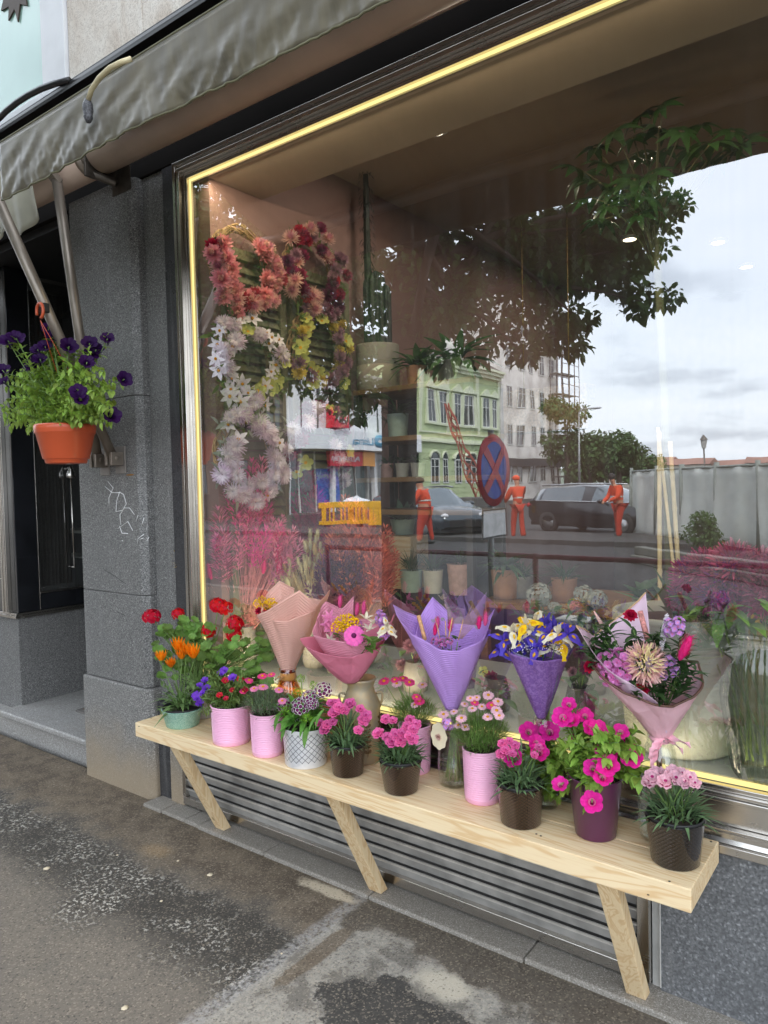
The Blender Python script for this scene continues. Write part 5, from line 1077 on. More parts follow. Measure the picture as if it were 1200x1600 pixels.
# pots and plants behind the glass
IG = 'pot plants inside the shop window'
def ipot(name, label, px, py, wpx, hpx, y, prof=None, m=None, z=None, taper=.85, group=IG, cat='potted plant'):
    b = ony(px,py,y); s = mpp(b); r = wpx*s/2; h = hpx*s
    if z is not None: b[2] = z
    o = thing(name,label,cat,b,group)
    part('pot',xf(lathe(prof(r,h) if prof else shell(r*taper,r,h,.005),40),T(b)),m or CERA,o); part('soil',xf(soil(r*.93,h-.015),T(b)),SOIL,o)
    return o, b, r, h
GREYP = mat('grey_pot',hexc('8f8d86'),.7,.15,20,bump=.3); MINTP = mat('pale_mint_pot',hexc('a9bfb2'),.45); CLAY = mat('clay_pot',hexc('b98a68'),.75,.15,10); CREAMP = mat('cream_pot',hexc('d7d2be'),.5); BLUSHP = mat('blush_pot',hexc('cfa79a'),.55,.15,30,bump=.5)
# display tables and shelves
def table(label, px0, px1, pyt, y0, y1, th=.03, legs=True, m=None):
    a = ony(px0,pyt,y0); b_ = ony(px1,pyt,y0); z = a[2]; o = thing('display_table',label,'table',((a[0]+b_[0])/2,(y0+y1)/2,.15))
    part('table_top',box((a[0],y0,z-th),(b_[0],y1,z)),m or PINE_DK,o,bevel=.003)
    if legs:
        for x in (a[0]+.03,b_[0]-.03):
            for y in (y0+.03,y1-.03): part('leg',box((x-.02,y-.02,.15),(x+.02,y+.02,z-th)),m or PINE_DK,o,bevel=.002)
    return z, a[0], b_[0]
zt,_,_ = table('low wooden display table of pots behind the iris bouquet',745,985,938,3.12,3.75)
SHM = mat('shelf_black',(.02,.018,.016),.5)
sh = thing('shelf_rack','tall dark shelf rack of small pots with a cactus on top','shelf',(ony(640,700,3.1)[0],3.25,.15))
xa, xb = ony(552,650,3.07)[0], ony(735,650,3.07)[0]; lev = []
for py in (600,680,745,797): z = ony(640,py,3.07)[2]; lev.append(z); part('shelf_board',box((xa,3.07,z-.025),(xb,3.42,z)),mat('shelf_oak',hexc('6b5334'),.6,.2,8),sh,bevel=.002)
for x in (xa+.02,xb-.02):
    for y in (3.09,3.40): part('post',box((x-.018,y-.018,.15),(x+.018,y+.018,lev[0]-.0255)),SHM,sh,bevel=.002)
part('back_panel',box((xa+.04,3.425,.2),(xb-.04,3.44,lev[0])),SHM,sh)
# cactus in two tone pot
def twotone(r,h): return [(1e-4,0),(r,0),(r,h*.55),(r*1.004,h*.555),(r*1.004,h-.004),(r,h),(r*.93,h),(r*.92,h-.02)]
o,b,r,h = ipot('cactus','tall dark cactus in a two tone concrete pot on the shelf rack',591,598,67,72,3.22,twotone,None,lev[0])
n = NT('two_tone_concrete'); z_ = n.sep(n.coord())[2]; c_ = n.mix(n.step(z_,h*.55,h*.555),hexc('b3a995'),hexc('8b877c')); TT = n.bsdf(n.mix(n.noise(n.coord(),40,4),c_,n.mix(.12,c_,(.2,.2,.2))),.8); [x for x in o.children if x.name.startswith('pot')][0].data.materials[0] = TT
CACT = mat('cactus_green',hexc('18231b'),.6,.2,12)
def column(p, r, H, ribs, taper=1.0):
    def fn(u,v): a = 2*math.pi*u; q = r*(1-.22*(.5-.5*math.cos(ribs*a)))*math.sin(math.pi*min(1,.5+.5*(1-v)*4 if v > .75 else .5+.0))**.5*(taper+(1-taper)*(1-v)); q = r*(1-.22*(.5-.5*math.cos(ribs*a)))*(1-max(0,(v-.85)/.15)**2)**.5*(1-(1-taper)*v) if v < 1 else 1e-4; return np.asarray(p)+(q*math.cos(a),q*math.sin(a),H*v)
    return grid(fn,ribs*6,20,0,True)
s = mpp(b); bt = b+UP*(h-.02)
part('column',[column(bt,15*s,122*s,8),column(bt+RIGHT*16*s,8*s,100*s,6),column(bt-RIGHT*14*s,7*s,112*s,6)],CACT,o)
tall = [column(bt-RIGHT*12*s,7*s,300*s,5,.6)]; sp_ = []
for k in range(220): a = U(0,6.28); zz = U(120,295)*s; sp_.append(frame(bt-RIGHT*12*s+np.array([8*s*math.cos(a),8*s*math.sin(a),zz]),(math.cos(a),math.sin(a),-.5),s=.034))
part('column',tall+[inst(leaf(1,.16,.5,.1,3,.8),sp_)],CACT,o)
BIGL_ = leafm('big_leaf',hexc('3f5f35'),.25)
def fountain(o,b,h,n,l,w,el=(.2,1.4),droop=(.2,.9),m=None,r=.03):
    part('foliage',xf(strap_foliage((0,0,0),n,l*.6,l,w,r,droop,el,(0,.03)),T(b+UP*(h-.01))),m or BIGL_,o)
for nm,lab,px,py,w_,h_,y,m_,lv,(nn,l,w,el) in (
    ('potted_plant','small leafy plant in a speckled beige pot beside the cactus',652,598,34,34,3.24,CLAY,0,(30,.16,.04,(.2,1.4))),
    ('potted_plant','broad leaved plant in a grey pot at the right end of the shelf rack',712,598,60,34,3.24,GREYP,0,(40,.26,.06,(.0,1.2))),
    ('potted_plant','trailing plant in a ribbed green pot on the second shelf',583,680,30,36,3.25,MINTP,1,(26,.12,.02,(-.4,1.2))),
    ('potted_plant','fern in a ribbed green pot next to the trailing plant',622,680,34,38,3.25,MINTP,1,(34,.14,.015,(.0,1.3))),
    ('potted_plant','succulent in a pale pink pot, left of three on the third shelf',605,745,22,22,3.25,BLUSHP,2,(18,.06,.02,(.2,1.3))),
    ('potted_plant','succulent in a white pot, middle of three on the third shelf',629,745,22,22,3.25,CREAMP,2,(18,.05,.02,(.3,1.3))),
    ('potted_plant','succulent in a cream pot, right of three on the third shelf',653,745,22,22,3.25,CREAMP,2,(18,.07,.014,(.3,1.4)))):
    o,b,r,h = ipot(nm,lab,px,py,w_,h_,y,None,m_,lev[lv]); fountain(o,b,h,nn,l,w,el)
# low table: boxes and pots
bx = ony(600,862,3.3); wb_ = single('wooden_box',[box((bx[0],3.25,zt+.001),(bx[0]+.22,3.5,ony(600,836,3.3)[2]))],PINE,'pale wooden box under the mint agave bowl','box',(bx[0],3.3,zt),bevel=.003)
zb = ony(600,836,3.3)[2]
o,b,r,h = ipot('agave','grey green agave rosette in a wide pale mint bowl on the wooden box',630,836,40,24,3.37,None,MINTP,zb+.001,.8); fountain(o,b,h,34,.12,.045,(.3,1.4),(-.1,.3),leafm('agave_leaf',hexc('6f8f72'),.15))
for lab,px,py,w_,h_,y,m_,(nn,l,w,el),pf in (
    ('tall grass tuft in a pale mint cylinder pot on the low table',643,932,36,34,3.2,MINTP,(60,.16,.006,(.6,1.5)),None),
    ('thin stemmed plant in a plain cream pot on the low table',677,926,32,36,3.22,CREAMP,(30,.14,.01,(.5,1.5)),None),
    ('heather in a knobbly pink beige textured pot on the low table',720,915,42,48,3.25,BLUSHP,(60,.10,.006,(.4,1.5)),None),
    ('dark leaved plant in a clay pot on the low table',790,935,44,46,3.25,CLAY,(40,.15,.03,(.2,1.4)),None),
    ('curly brown sedge in a grey pot on the low table',815,930,36,34,3.3,GREYP,(80,.14,.005,(.1,1.4)),None),
    ('yellow green grass in a woven brown basket on the low table',882,930,40,36,3.3,CLAY,(70,.14,.006,(.2,1.4)),None),
    ('green hosta like plant in a glassy white pot near the bamboo canes',1005,935,34,30,3.1,CERA,(22,.12,.04,(.2,1.2)),None)):
    o,b,r,h = ipot('potted_plant',lab,px,py,w_,h_,y,pf,m_,zt+.001); fountain(o,b,h,nn,l,w,el)
# hydrangeas in the foreground of the display
hyd = cluster(disc(.012,4,.3,.1,0,3,16,(.15,),(1,0),cup=.15),60,.05,.038,1,.35,21)
proto('hyd_white',hyd,[petalm('hydrangea_white',hexc('b4b8b2')),YEL]); proto('hyd_lilac',hyd,[petalm('hydrangea_lilac',hexc('c9a9c6')),CRM]); proto('hyd_pink',hyd,[petalm('hydrangea_rose',hexc('c97f8f')),CRM])
proto('plum_mum',mumball(.056),[petalm('plum_mum',hexc('b8397a')),petalm('purple_mum',hexc('8a2f86'))]); proto('wine_mum',mumball(.056),[petalm('wine_mum',hexc('c4517a')),petalm('wine_mum_b',hexc('a33a6c'))])
def artbunch(label, px, py, y, heads, zt_=.649, jarh=.12, jr=.05, m=None, cat='flower bunch', name='flower_bunch'):
    b = ony(px,py,y); b[2] = zt_; o = thing(name,label,cat,b,'cut flowers in the window display')
    part('vase',xf(lathe([(1e-4,0),(jr,0),(jr*1.1,jarh*.4),(jr*.8,jarh),(jr*.74,jarh),(jr*1.0,jarh*.4)],28),T(b)),m or CERA,o); st = []
    for hx,hy,k,sc_ in heads: P = ony(hx,hy,y+U(-.04,.04)); put(k,'flower',o,facing(P,nrm(viewdir(P)+UP*.5+np.array([U(-.3,.3),0,U(-.2,.2)])),sc_,U(0,6))); st.append(tube(bez(b+UP*jarh*.6,(b+P)/2+UP*.05,P,6),.0022,5))
    part('stem',st,STEM,o); ms = [frame((lambda P: P-UP*U(.01,.07)+np.array([U(-.03,.03),U(-.03,.03),0]))(ony(h[0],h[1],y)),(U(-1,1),U(-1,1),U(-.3,.6)),s=U(.05,.09)) for h in heads for _ in range(5)]
    part('leaves',inst(leaf(1,.42,.4,.2,5,.85),ms),leafm('bunch_leaf',hexc('5a7f52'),.25),o); return o
artbunch('white hydrangea bunch left of the iris bouquet tip',838,985,2.75,[(842,930,'hyd_white',1.0),(826,950,'hyd_pink',.5),(866,950,'hyd_white',.5)])
artbunch('white peony bunch with blue green leaves right of the iris bouquet tip',925,1000,2.8,[(912,930,'hyd_white',.8),(934,937,'hyd_white',.75),(900,948,'hyd_pink',.5)])
artbunch('lilac hydrangea bunch beside the coral dried plumes',585,1000,2.75,[(588,905,'hyd_lilac',.75),(603,908,'hyd_lilac',.65),(570,900,'hyd_pink',.6)])
artbunch('low rose and cream artificial bunch behind the milk can',650,1080,2.45,[(640,1010,'mauve',1),(655,1030,'hyd_pink',.5),(628,1040,'mauve',.9),(665,1000,'helle',.8)])
artbunch('dusky rose artificial bunch between the violet and iris bouquets',775,1090,2.4,[(768,1060,'rose_deep',.9),(785,1075,'mauve',.9),(770,1085,'mauve',.8),(755,1050,'helle',.7)],m=mat('dark_jar',(.05,.045,.04),.4))
artbunch('dark plum artificial bunch in the shade behind the iris bouquet',905,1080,2.45,[(905,1020,'plum_bl',.8),(915,1045,'plum_bl',.8),(895,1050,'mauve',.6)],m=mat('dark_jar',(0,0,0)))
# violet paper standing behind
vp = ony(730,985,2.6); vp[2] = .65; o = thing('paper_roll','loose cone of violet wrapping paper standing inside behind the violet bouquet','paper roll',vp)
part('sheet',grid(lambda u,v: vp+np.array([.10*math.cos(2.2+u*4)*(.3+.7*v),.10*math.sin(2.2+u*4)*(.3+.7*v),v*(.36-.05*math.cos(u*9))]),40,6),paperm('violet_dim',hexc('8d74a8'),0,.6),o,solid=.001)
# big concrete pot, big ribbed glass vase
b = onz(1062,1190,.648); v_ = nrm(np.array([b[0],b[1],0])); s = mpp(b); r = 84*s; b = b+v_*r; b[2] = .649; s = mpp(b); R1 = 98*s; HH = 215*s*.97
cp = thing('concrete_pot','large pale concrete pot with a ribbed upper half beside the big glass vase','pot',b)
pr = [(1e-4,0),(r-.01,0),(r,.01)]; m_ = 90
for k in range(m_+1): t_ = k/m_; z = .012+(HH-.02)*t_; rad = r+(R1-r)*t_+(.0035*(.5-.5*math.cos(2*math.pi*(t_-.52)/.48*13)) if t_ > .52 else 0); pr.append((rad,z))
pr += [(R1,HH),(R1-.012,HH),(R1-.014,HH-.04)]
n = NT('concrete'); v = n.coord(); a_ = n.noise(v,7,5,.6); p_ = n.voro(v,55); CONC = n.bsdf(n.mix(n.step(p_,.08,.14,.6,0),n.mix(a_,hexc('a3a595'),hexc('c3c4b6')),hexc('6e6e62')),.8,0,n.bump(n.noise(v,70,3),.2,.002))
part('pot',xf(lathe(pr,72),T(b)),CONC,cp); part('soil',xf(soil(R1-.02,HH-.03),T(b)),SOIL,cp); fountain(cp,b,HH,16,.15,.04,(.7,1.4),(.0,.3),leafm('bunch_leaf',(0,0,0)),.08)
b = onz(1198,1234,.649); b = b+nrm(np.array([b[0],b[1],0]))*.09; b[2] = .649; s = mpp(b)
gv = thing('ribbed_glass_vase','big smoky ribbed glass vase of plum chrysanthemums in the right window corner','vase',b)
def rv(u,v):
    a = 2*math.pi*u; zz = v*.42; base_ = np.interp(v,[0,.05,.55,.82,.92,1.0],[.078,.092,.120,.108,.082,.086]); q = base_*(1+.018*math.cos(36*a)); return b+np.array([q*math.cos(a),q*math.sin(a),zz])
part('vase',grid(rv,144,24,0,True),glassm('smoky_glass',.05,(.50,.55,.49),.35,.08),gv); part('base',xf(lathe([(1e-4,.002),(.08,.002),(.08,.02),(1e-4,.024)],24),T(b)),WATER,gv)
st = []
for hx,hy,k,sc_ in ((1080,900,'plum_mum',.9),(1105,890,'wine_mum',1.0),(1070,930,'plum_mum',.8),(1130,905,'plum_mum',1.0),(1150,885,'wine_mum',1.1),(1165,915,'wine_mum',1.1),(1115,930,'plum_mum',.85),(1190,895,'wine_mum',1.1),(1140,935,'plum_mum',.8),(1195,930,'wine_mum',1.0),(1090,925,'wine_mum',.8)):
    P = ony(hx,hy,b[1]+U(-.05,.05)); put(k,'flower',gv,facing(P,nrm(viewdir(P)+UP*.5+np.array([U(-.3,.3),0,U(-.2,.2)])),sc_,U(0,6))); st.append(tube(bez(b+UP*.05+np.array([U(-.05,.05),U(-.05,.05),0]),(b+P)/2+UP*.04,P,7),.003,5))
part('stem',st,mat('cut_stem',(0,0,0)),gv); part('leaves',inst(leaf(1,.4,.4,.2,5,.85),[frame(ony(U(1075,1200),U(935,975),b[1]+U(-.08,.06)),(U(-1,1),U(-1,.3),U(-.6,.6)),s=U(.06,.10)) for _ in range(46)]),leafm('vase_leaf',hexc('7fa04e'),.3),gv)
yp = ony(1195,985,2.75); yb_ = thing('yellow_crate','mustard yellow plastic crate with oval handle holes behind the chrysanthemums','crate',(yp[0],yp[1],.649))
part('crate_body',[box((yp[0]-.16,2.72,.649),(yp[0]+.3,2.735,.649+.42)),box((yp[0]-.16,2.736,.649),(yp[0]-.145,2.99,.649+.42)),box((yp[0]-.144,2.736,.649),(yp[0]+.3,2.99,.66))],mat('mustard_plastic',hexc('b99a2c'),.5),yb_,bevel=.004)
part('crate_hole',[xf(tube([(0,0,0),(0,.004,0)],1,20),T(yp[0]+dx,2.716,.649+.36) @ SC(.03,1,.012)) for dx in (-.09,.02,.13)],mat('hole_dark',(.05,.05,.04),.8),yb_)
# bamboo canes
BAM = mat('bamboo',hexc('d3bd8f'),.45,.15,14)
for k,(a1,b1,a2,b2,y,lab) in enumerate(((1031,915,1030,675,2.9,'pale bamboo cane, left of three by the concrete pot'),(1054,900,1028,668,2.8,'leaning yellow bamboo cane crossing the two upright ones'),(1062,915,1047,690,2.95,'pale bamboo cane, right of three by the concrete pot'))):
    P = ony(a1,b1,y); Q = ony(a2,b2,y+.05); P = P-(Q-P)*.45; pts = [P+(Q-P)*t for t in np.linspace(0,1,60)]; rad = [.0085 if k != 1 else .006]*60
    for i in range(4,60,9): rad[i] *= 1.22
    single('bamboo_cane',tube(pts,rad,10),BAM,lab,'bamboo cane',P,'bamboo canes in the window')
# schefflera
sb = ony(1040,960,3.0); sb[2] = .15; sf = thing('umbrella_tree','tall umbrella plant with fingered dark leaves reaching the shop ceiling','potted plant',sb)
part('pot',xf(lathe(shell(.15,.19,.36,.01),36),T(sb)),GREYP,sf); part('soil',xf(soil(.175,.34),T(sb)),SOIL,sf)
crown = ony(1020,300,3.0); tr = [tube(bez(sb+UP*.3,(sb+crown)/2+RIGHT*.06,crown,12),[.016]*12,8)]; whorl = ring(leaf(1,.36,.35,.12,6,.6),8,-.05,.12,.1); ms = []; pet = []
for px,py in ((1035,165),(1000,180),(960,205),(990,215),(1030,200),(1065,205),(1095,195),(1110,225),(1145,205),(1165,220),(930,230),(945,255),(975,250),(1010,240),(1040,235),(1075,235),(910,275),(935,285),(960,290),(990,280),(1020,270),(1050,270),(1090,255),(1130,240),(925,310),(950,320),(980,310),(1005,305),(900,262),(1060,300),(940,345),(1000,335)):
    P = ony(px,py,3.0+U(-.22,.22)); n_ = nrm(UP*.8+viewdir(P)*.4+np.array([U(-.4,.4),U(-.4,.4),0])); ms.append(facing(P,n_,.098*U(.8,1.15),U(0,6))); pet.append(tube(bez(crown+UP*U(-.3,.05),(crown+P)/2-UP*.02,P,6),.0032,5))
part('trunk',tr+pet,mat('plant_stem',hexc('5c5a3c'),.7),sf); part('foliage',inst(whorl,ms),leafm('umbrella_leaf',hexc('33502b'),.25,.35,.25),sf)
# pendant baskets seen between the shelf rack and the grey building's reflection
WOV = mat('woven_cane',hexc('8d7257'),.8,.35,70,bump=.8,bscale=120)
bk = ony(842,640,4.3); o = thing('woven_screen','square woven cane basket pair hanging deep inside the shop','basket',bk)
for dx in (-.14,.17): part('basket',box(bk+(dx-.145,0,-.14),bk+(dx+.145,.16,.14)),WOV,o,bevel=.01)
part('hanger',[tube([bk+(dx,.08,.14),bk+(dx,.08,3.2-bk[2])],.004,5) for dx in (-.14,.17)],TWIG,o)
# shop ceiling lights (lit), then two added ones
LAMP = emit('lit_lamp',(1.0,.86,.62),5); LE = 1.0
for px,py,lab in ((1005,250,'lit ceiling spotlight seen through the umbrella plant'),(1122,380,'lit ceiling spotlight in the middle of the shop'),(1166,418,'lit ceiling spotlight deepest in the shop')):
    P = onz(px,py,3.18); P[2] = 3.197; o = thing('ceiling_spotlight',lab,'ceiling light',P,'shop ceiling spotlights')
    part('ring',xf(lathe([(.045,0),(.062,0),(.062,-.012),(.045,-.016)],24),T(P)),WHITE,o); part('lamp',xf(lathe([(1e-4,-.006),(.044,-.006),(.044,-.012),(1e-4,-.012)],20),T(P)),LAMP,o)
    ld = bpy.data.lights.new('spotlight_glow','AREA'); ld.shape = 'DISK'; ld.size = .09; ld.energy = LE; ld.color = (1,.86,.68); lo = bpy.data.objects.new('spotlight_glow',ld); link(lo); lo.location = P-np.array([0,0,.018])
for x,y in ((-1.9,3.0),(-1.7,5.2)):  # unseen spotlights added to brighten the wreaths and the aisle
    LE = 3.0; P = np.array([x,y,3.197]); o = thing('ceiling_spotlight','added ceiling spotlight brightening the '+('wreaths' if y < 4 else 'shelf rack aisle'),'ceiling light',P,'shop ceiling spotlights')
    part('ring',xf(lathe([(.045,0),(.062,0),(.062,-.012),(.045,-.016)],24),T(P)),WHITE,o); part('lamp',xf(lathe([(1e-4,-.006),(.044,-.006),(.044,-.012),(1e-4,-.012)],20),T(P)),LAMP,o)
    ld = bpy.data.lights.new('spotlight_glow','AREA'); ld.shape = 'DISK'; ld.size = .09; ld.energy = LE; ld.color = (1,.86,.68); lo = bpy.data.objects.new('spotlight_glow',ld); link(lo); lo.location = P-np.array([0,0,.018])
# ------------------------------------------------------------------ the street opposite (seen mirrored in the pane)
GY = 2*GLASS
def card_leaves(blobs, n, size, seed=1, squash=.8):
    rr = np.random.default_rng(seed); vol = np.array([b[3]**2 for b in blobs]); ix = rr.choice(len(blobs), n, p=vol/vol.sum()); ms = []
    pr = leaf(1,.62,.25,.25,3,.8)
    for i in ix:
        x,y,z,R = blobs[i]; d = rr.normal(size=3); d /= np.linalg.norm(d); q = R*rr.random()**.45; P = np.array([x,y,z])+d*q*np.array([1,1,squash])
        ms.append(frame(P,nrm(d*.5+rr.normal(size=3)*.7+np.array([0,0,-.5])),(rr.normal()*.4,rr.normal()*.4,1),size*rr.uniform(.6,1.3)))
    return inst(pr,ms)
BARK = mat('bark',hexc('4a4038'),.9,.3,12,bump=.8,bscale=30)
TREEL = leafm('tree_leaf',hexc('55723a'),.35,.5,.4); FARL = leafm('far_tree_leaf',hexc('4c6636'),.35,.6,.2)
# street tree at the kerb
tb = street_ground(622,7.0); rr = random.Random(5); bl = []
for px,py,d,R in ((640,430,7.0,.42),(690,400,7.2,.4),(720,470,7,.42),(660,510,7,.40),(760,420,7.3,.45),(800,380,7.3,.45),(830,460,7.2,.42),(860,520,7.0,.30),(900,500,7,.26),(880,430,7.3,.42),(930,360,7.5,.42),(960,430,7.4,.33),(1000,470,7.3,.28),(1045,463,7.3,.18),(990,390,7.4,.32),(1010,330,7.5,.34),(1060,318,7.5,.22),(1000,280,7.6,.4),(740,545,6.8,.26),(690,565,6.8,.22),(820,555,6.8,.22),(900,540,6.9,.20),(620,585,6.8,.22),(575,620,6.7,.17),(548,612,6.7,.13),(560,650,6.7,.09),(640,470,7,.3),(560,540,7.2,.16),(600,480,7.2,.25),(790,510,7,.3),(700,500,6.6,.3)):
    P = street(px,py,d); bl.append((*P,R*.80))
for k in range(24): a = rr.uniform(0,6.28); q = rr.uniform(.3,2.4); bl.append((tb[0]+.7+q*math.cos(a),tb[1]-.5+q*math.sin(a)*.8,rr.uniform(4.6,7.2)-.25*q,rr.uniform(.45,.75)))
tree = thing('street_tree','broad leafed street tree with a thick dark trunk at the kerb','tree',tb)
trunk = [tube([tb,tb+UP*1.2,tb+UP*2.4+np.array([.03,0,0]),tb+UP*3.6+np.array([.12,-.1,0]),tb+UP*5.2+np.array([.3,-.2,0])],[.21,.175,.165,.14,.07],14)]
for x,y,z,R in bl[::2]: s0 = tb+UP*rr.uniform(2.5,4.2)+np.array([.1,-.08,0]); trunk.append(tube(bez(s0,(s0+np.array([x,y,z]))/2+UP*.35,(x,y,z),7),[.05,.045,.038,.03,.022,.014,.008],6))
part('trunk',trunk,BARK,tree); part('crown',card_leaves(bl,44000,.088,3),TREEL,tree)
tb2 = street_ground(250,11.5); bl = []; rr = random.Random(15)
for k in range(60): P = street(rr.uniform(290,585),rr.uniform(300,610),rr.uniform(9.0,11.0)); bl.append((*P,rr.uniform(.3,.55)))
for k in range(30): a = rr.uniform(0,6.28); q = rr.uniform(.3,2.6); bl.append((tb2[0]+1+q*math.cos(a),tb2[1]+q*math.sin(a)*.8,rr.uniform(4.6,7.4)-.25*q,rr.uniform(.5,.8)))
tree2 = thing('street_tree','second street tree further up the kerb with a low hanging crown','tree',tb2)
part('trunk',[tube([tb2,tb2+UP*1.5,tb2+UP*3.4+RIGHT*.2,tb2+UP*5.5+RIGHT*.5],[.2,.17,.14,.06],12)]+[tube(bez(tb2+UP*2.6,(tb2+UP*2.6+np.array(q[:3]))/2+UP*.4,q[:3],7),[.05,.045,.038,.03,.022,.014,.008],6) for q in bl[:40:3]],BARK,tree2)
part('crown',card_leaves(bl,30000,.11,13),TREEL,tree2)
# no-stopping sign beside the tree
sb = street_ground(766,6.5); sg = thing('traffic_sign','round blue and red no stopping sign above a white plate on a grey pole','traffic sign',sb)
zc = street(768,735,6.5)[2]; R = .32
part('pole',tube([sb-UP*.05,sb+UP*(zc+.36)],.03,12),mat('galvanised',hexc('9a9c9c'),.4,.15,6,metal=.6),sg)
fx = lambda g: xf(g,T(sb+(.04,0,zc)) @ RY(math.pi/2))
part('disc',fx(lathe([(1e-4,-.012),(R,-.012),(R,.0),(1e-4,.0)],48)),mat('sign_red',hexc('b3182a'),.4),sg)
part('disc_face',[fx(lathe([(1e-4,.002),(R*.80,.002)],48))],mat('sign_blue',hexc('20399a'),.4),sg)
part('cross',[xf(box((-.04,-R*.8,.003),(.04,R*.8,.006)),T(sb+(.04,0,zc)) @ RY(math.pi/2) @ RZ(a)) for a in (math.pi/4,)]+[xf(box((-.04,-R*.8,.0065),(.04,R*.8,.009)),T(sb+(.04,0,zc)) @ RY(math.pi/2) @ RZ(-math.pi/4))],mat('sign_red',(0,0,0)),sg)
z1 = street(768,795,6.5)[2]; z0 = street(768,840,6.5)[2]
part('plate',[box((sb[0]+.03,sb[1]-.24,z0),(sb[0]+.04,sb[1]+.24,z1))],mat('plate_white',(.7,.7,.7),.5),sg); part('plate_edge',[box((sb[0]+.041,sb[1]-.24,a),(sb[0]+.044,sb[1]+.24,a+.014)) for a in (z0,z1-.014)]+[box((sb[0]+.041,b,z0+.0145),(sb[0]+.044,b+.014,z1-.0145)) for b in (sb[1]-.24,sb[1]+.226)],mat('plate_black',(.03,.03,.03),.5),sg)
# ---- buildings along the cross street, facades on x = -30
BX = -30.0
def fb(v0,v1,z0,z1,o0,o1,m=0): return box((BX+o0,GY-v1,z0),(BX+o1,GY-v0,z1),m)
SASH = mat('sash_white',(.62,.63,.60),.5); DGL = mat('dark_glazing',(.05,.06,.065),.12,.3,1,coat=.6)
def winm(name, w, h, m_frame, arch=False, ped=False, mull=1):
    g = [box((-.02,-w/2,0),(.0,w/2,h),1)]; t = .09
    g += [box((.001,-w/2,0),(.05,-w/2+t,h)),box((.001,w/2-t,0),(.05,w/2,h)),box((.001,-w/2+t,h-t),(.05,w/2-t,h)),box((.001,-w/2+t,0),(.05,w/2-t,t))]
    for k in range(mull): y = -w/2+w*(k+1)/(mull+1); g.append(box((.001,y-.03,t+.001),(.04,y+.03,h-t-.001)))
    g.append(box((.001,-w/2+t+.001,h*.66),(.038,w/2-t-.001,h*.66+.06)))
    if ped is not None: g += [box((.0,-w/2-.2,-.15),(.2,w/2+.2,-.001),2),box((.0,-w/2-.2,0),(.12,-w/2-.001,h),2),box((.0,w/2+.001,0),(.12,w/2+.2,h),2)]
    if ped: g += [box((.0,-w/2-.3,h+.10),(.22,w/2+.3,h+.22),2),xf(prism([(-w/2-.3,h+.221),(w/2+.3,h+.221),(0,h+.75)],0,.0,.2,2))]
    if arch: g.append(prism([(w/2*math.cos(a),h+.001+w*.4*math.sin(a)) for a in np.linspace(0,math.pi,12)],0,.0,.03,1)); g.append(tube([(.05,(w/2+.1)*math.cos(a),h+(w*.4+.1)*math.sin(a)) for a in np.linspace(0,math.pi,12)],.1,6,2))
    return proto(name,join(g),[SASH,DGL,m_frame])
GRN = mat('sage_green_render',hexc('b9c79a'),.8,.08,1); GRNL = mat('pale_green_trim',hexc('d6dcc0'),.7,.06,2)
gb = thing('apartment_house','pale green ornate old apartment house with pedimented windows across the street','building',(BX-5,GY-50.5,0))
V0,V1 = 44.2,56.8
part('wall',[fb(V0,V1,4.6,10.9,-10,0)],GRN,gb)
cs = []; z = 0.3
while z < 4.4: cs.append(fb(V0,V1,z+.01,z+.40,-.3,.06)); z += .43
part('rusticated_base',[fb(V0,V1,-.15,4.598,-10,-.001)]+cs,GRN,gb)
part('cornice',[fb(V0-.1,V1,4.6,4.75,.001,.3),fb(V0-.1,V1,4.751,4.95,.001,.18),fb(V0-.2,V1,10.2,10.45,.001,.3),fb(V0-.2,V1,10.451,10.7,.001,.55),fb(V0-.2,V1,10.701,10.9,.001,.75),fb(V0,V1,5.3,5.42,.001,.12)],GRNL,gb)
part('pilaster',[fb(v,v+.35,5.43,10.19,.001,.14) for v in (V0+.05,V0+4.0,V0+8.2,V1-.4)],GRNL,gb)
part('roof',prism([(BX+.5,10.901),(BX-10,10.901),(BX-10,12.6),(BX-3,12.9)],1,GY-V1,GY-V0) if False else G([(BX+.6,GY-V0,10.91),(BX+.6,GY-V1,10.91),(BX-3.5,GY-V1,12.9),(BX-3.5,GY-V0,12.9),(BX-10,GY-V0,12.9),(BX-10,GY-V1,12.9)],[(0,1,2,3),(3,2,5,4)],0,smooth=False),mat('slate_roof',hexc('5b5650'),.8),gb)
winm('w_green',1.15,2.5,GRNL,False,True); winm('w_arch',1.1,1.9,GRNL,True,None)
for v in (45.4,47.1,49.2,50.9,53.4,55.1): put('w_green','window',gb,T(BX+.015,GY-v-.6,6.1)); put('w_arch','window',gb,T(BX+.065,GY-v-.6,1.5))
part('bay',[fb(49.0,52.6,5.44,9.0,.001,.7)],GRN,gb) if False else None
